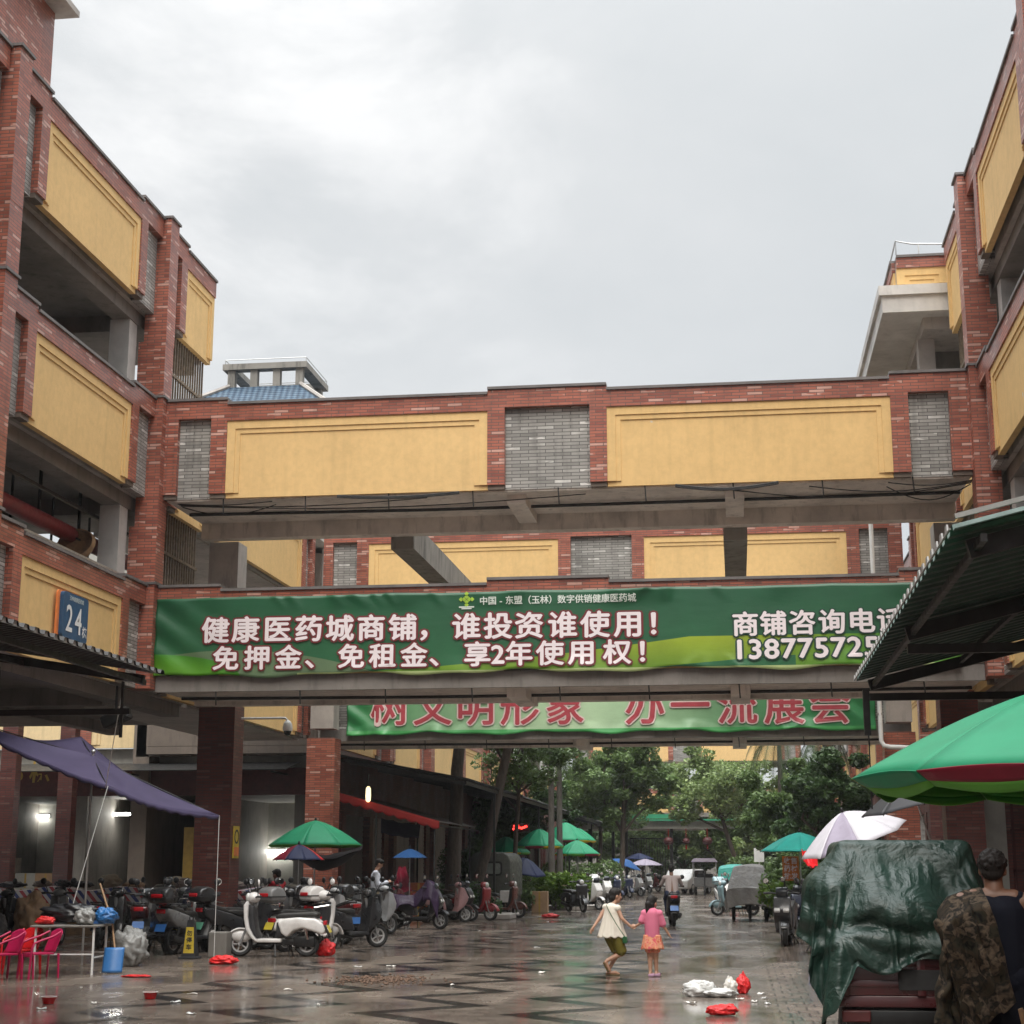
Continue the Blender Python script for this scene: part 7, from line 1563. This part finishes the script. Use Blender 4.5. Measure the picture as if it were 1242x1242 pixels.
def crate(label, x, y, z, w, d_, h, mat, grp='boxes of goods in the shops'):
    t = thing('goods_box', label, 'box', (x, y, z), 0, grp); m = MB(); m.bbox(-w / 2, -d_ / 2, 0, w / 2, d_ / 2, h, .012); m.build('box', mat, t); m = MB(); m.box(-.03, -d_ / 2 - .003, .01, .03, -d_ / 2 + .002, h * .99); m.build('tape', 'sign_gold', t); return t
crate('cardboard box beside the dark cab tricycle', X(655, 57.5), 57.5, 0, .55, .45, .72, 'card')
crate('orange lattice crate stack by the stall under the red awning', X(510, 48.5), 48.5, 0, .5, .5, 1.1, 'crate_orange')
rg = random.Random(12)
for k in range(10):
    crate('pale box of goods stacked in the left shop, ' + ('lowest' if k == 0 else f'box {k + 1} of the heap counting upwards'), -22.4 + (k % 3) * .75 + rg.uniform(-.1, .1), 48.2 + rg.uniform(0, .5), .46 * (k // 3), .68, .5, .45, rg.choice(['card', 'paper', 'grey_wall', 'pale_wall']))
lump('covered_goods', 'red bag hanging on the pale shop wall beside the brick column', 'bag', (-13.4, 52.8, 1.55), (.24, .1, .45), 'bag_red', 77)
# orange sign on the right, small white sign, red lit sign
t = thing('orange_sign', 'orange sign with pale characters standing over the green bush on the right', 'sign', (X(959, 45), 45, 0), R(-4))
m = MB(); m.box(-.22, -.02, 1.20, .22, .02, 1.84); m.build('board', 'plastic_orange', t); m = MB(); m.bar((-.18, .03, 0), (-.18, .03, 1.8), .04); m.bar((.18, .03, 0), (.18, .03, 1.8), .04); m.build('post', 'dark_steel', t)
for i, row in enumerate(('收售', '药材', '批发')): sign_text(t, 'lettering', row, (0, -.021, 1.72 - .2 * i), .18, 'print_white', 1.05, .02, 0, .006)
m = MB(); x = X(921, 74); m.box(x - .22, 73.9, 1.75, x + .22, 73.95, 2.35); m.box(x - .03, 73.951, 0, x + .03, 73.99, 1.8); tag(m.build('signboard', 'white_plastic'), 'small blank white signboard among the trees on the right', 'sign')
t = thing('neon_sign', 'small glowing red sign above the far green parasols', 'sign', (X(631, 62), 62, 3.0)); m = MB(); m.tube([(-.28, 0, -.06), (-.1, 0, .02), (.05, 0, -.02), (.26, 0, .06)], .045, 6); m.tube([(-.26, 0, .06), (-.05, 0, .10)], .035, 6); m.build('tube', 'lit_red', t); m = MB(); m.box(-.34, .06, -.14, .34, .10, .16); m.bar((0, .08, .16), (0, .08, 1.0), .03); m.build('backing', 'black_metal', t)
t = thing('hanging_lamp', 'small lit lamp hanging on the post beside the red scalloped awning', 'lamp', (X(446, 46), 45.9, 3.55)); m = MB(); m.lathe([(.03, .26), (.07, .20), (.08, 0), (.07, -.14), (.03, -.18)], 8); m.build('shade', 'lit_bulb', t); m = MB(); m.bar((0, 0, .3), (0, 0, .6), .02); m.build('rod', 'dark_steel', t)
def at_x(px, py, X_): p = at(px, py, 27); return at(px, py, 27 * X_ / p.x)
p_ = at_x(92, 662, -12.7); t = thing('wicker_basket', 'round wicker basket hung on a stand in the gallery above the number sign', 'basket', p_); gz = 5.25 - p_.z
m = MB(); m.lathe([(.0, -.12), (.30, -.09), (.38, 0), (.34, .08), (.36, .09), (.40, 0), (.32, -.11)], 22, Matrix.Rotation(R(62), 4, 'X')); m.build('basket', 'wood', t, 50); m = MB(); m.bar((0, .25, gz), (0, .25, .2), .05); m.bar((-.3, .25, gz), (.3, .25, gz), .06); m.bar((0, 0, .15), (0, .27, .15), .03); m.build('stand', 'dark_steel', t)
for k, (px, py, w_) in enumerate(((74, 688, .5), (114, 706, .42), (52, 668, .45))):
    p_ = at_x(px, py, -12.5); crate(('pale tall carton stored behind the gallery parapet above the number sign', 'brown tall carton stored behind the gallery parapet beside the wicker basket', 'off white tall carton stored behind the gallery parapet below the red pipe')[k], p_.x, p_.y, 5.251, w_, .4, p_.z - 5.251, ('pale_wall', 'card', 'paper')[k], 'cartons stored in the gallery')
# red plastic chair and cane at the right edge
chair('red plastic chair cut by the right edge behind the man', (mx + .36, my + 1.1, 0), R(150), 'plastic_red')['group'] = 'red plastic chairs'
t = thing('cane_frame', 'bundle of bent canes leaning in the bottom right corner', 'cane', (mx + .06, my - 1.2, 0))
for k in range(2): m = MB(); m.tube([(.02 + .07 * k, .05 * k, 0), (-.02 + .06 * k, .02, .40 - .1 * k), (-.10 + .08 * k, 0, .72 - .13 * k), (-.12 + .08 * k, 0, .78 - .13 * k)], [.022, .024, .024, .014], 8); m.build('cane', 'wood', t, 50)
# ------------------------------------------------------------------ wet air
m, nt, b = nodes('haze_air')
nt.nodes.remove(b); pv = nt.nodes.new('ShaderNodeVolumePrincipled'); pv.inputs['Color'].default_value = (.93, .95, .97, 1); pv.inputs['Density'].default_value = .0003
nt.links.new(pv.outputs[0], nt.nodes['Material Output'].inputs['Volume'])
h_ = MB(); h_.box(-60, -40, -1.0, 60, 230, 20.0); o = h_.build('haze', 'haze_air'); o['kind'] = 'stuff'
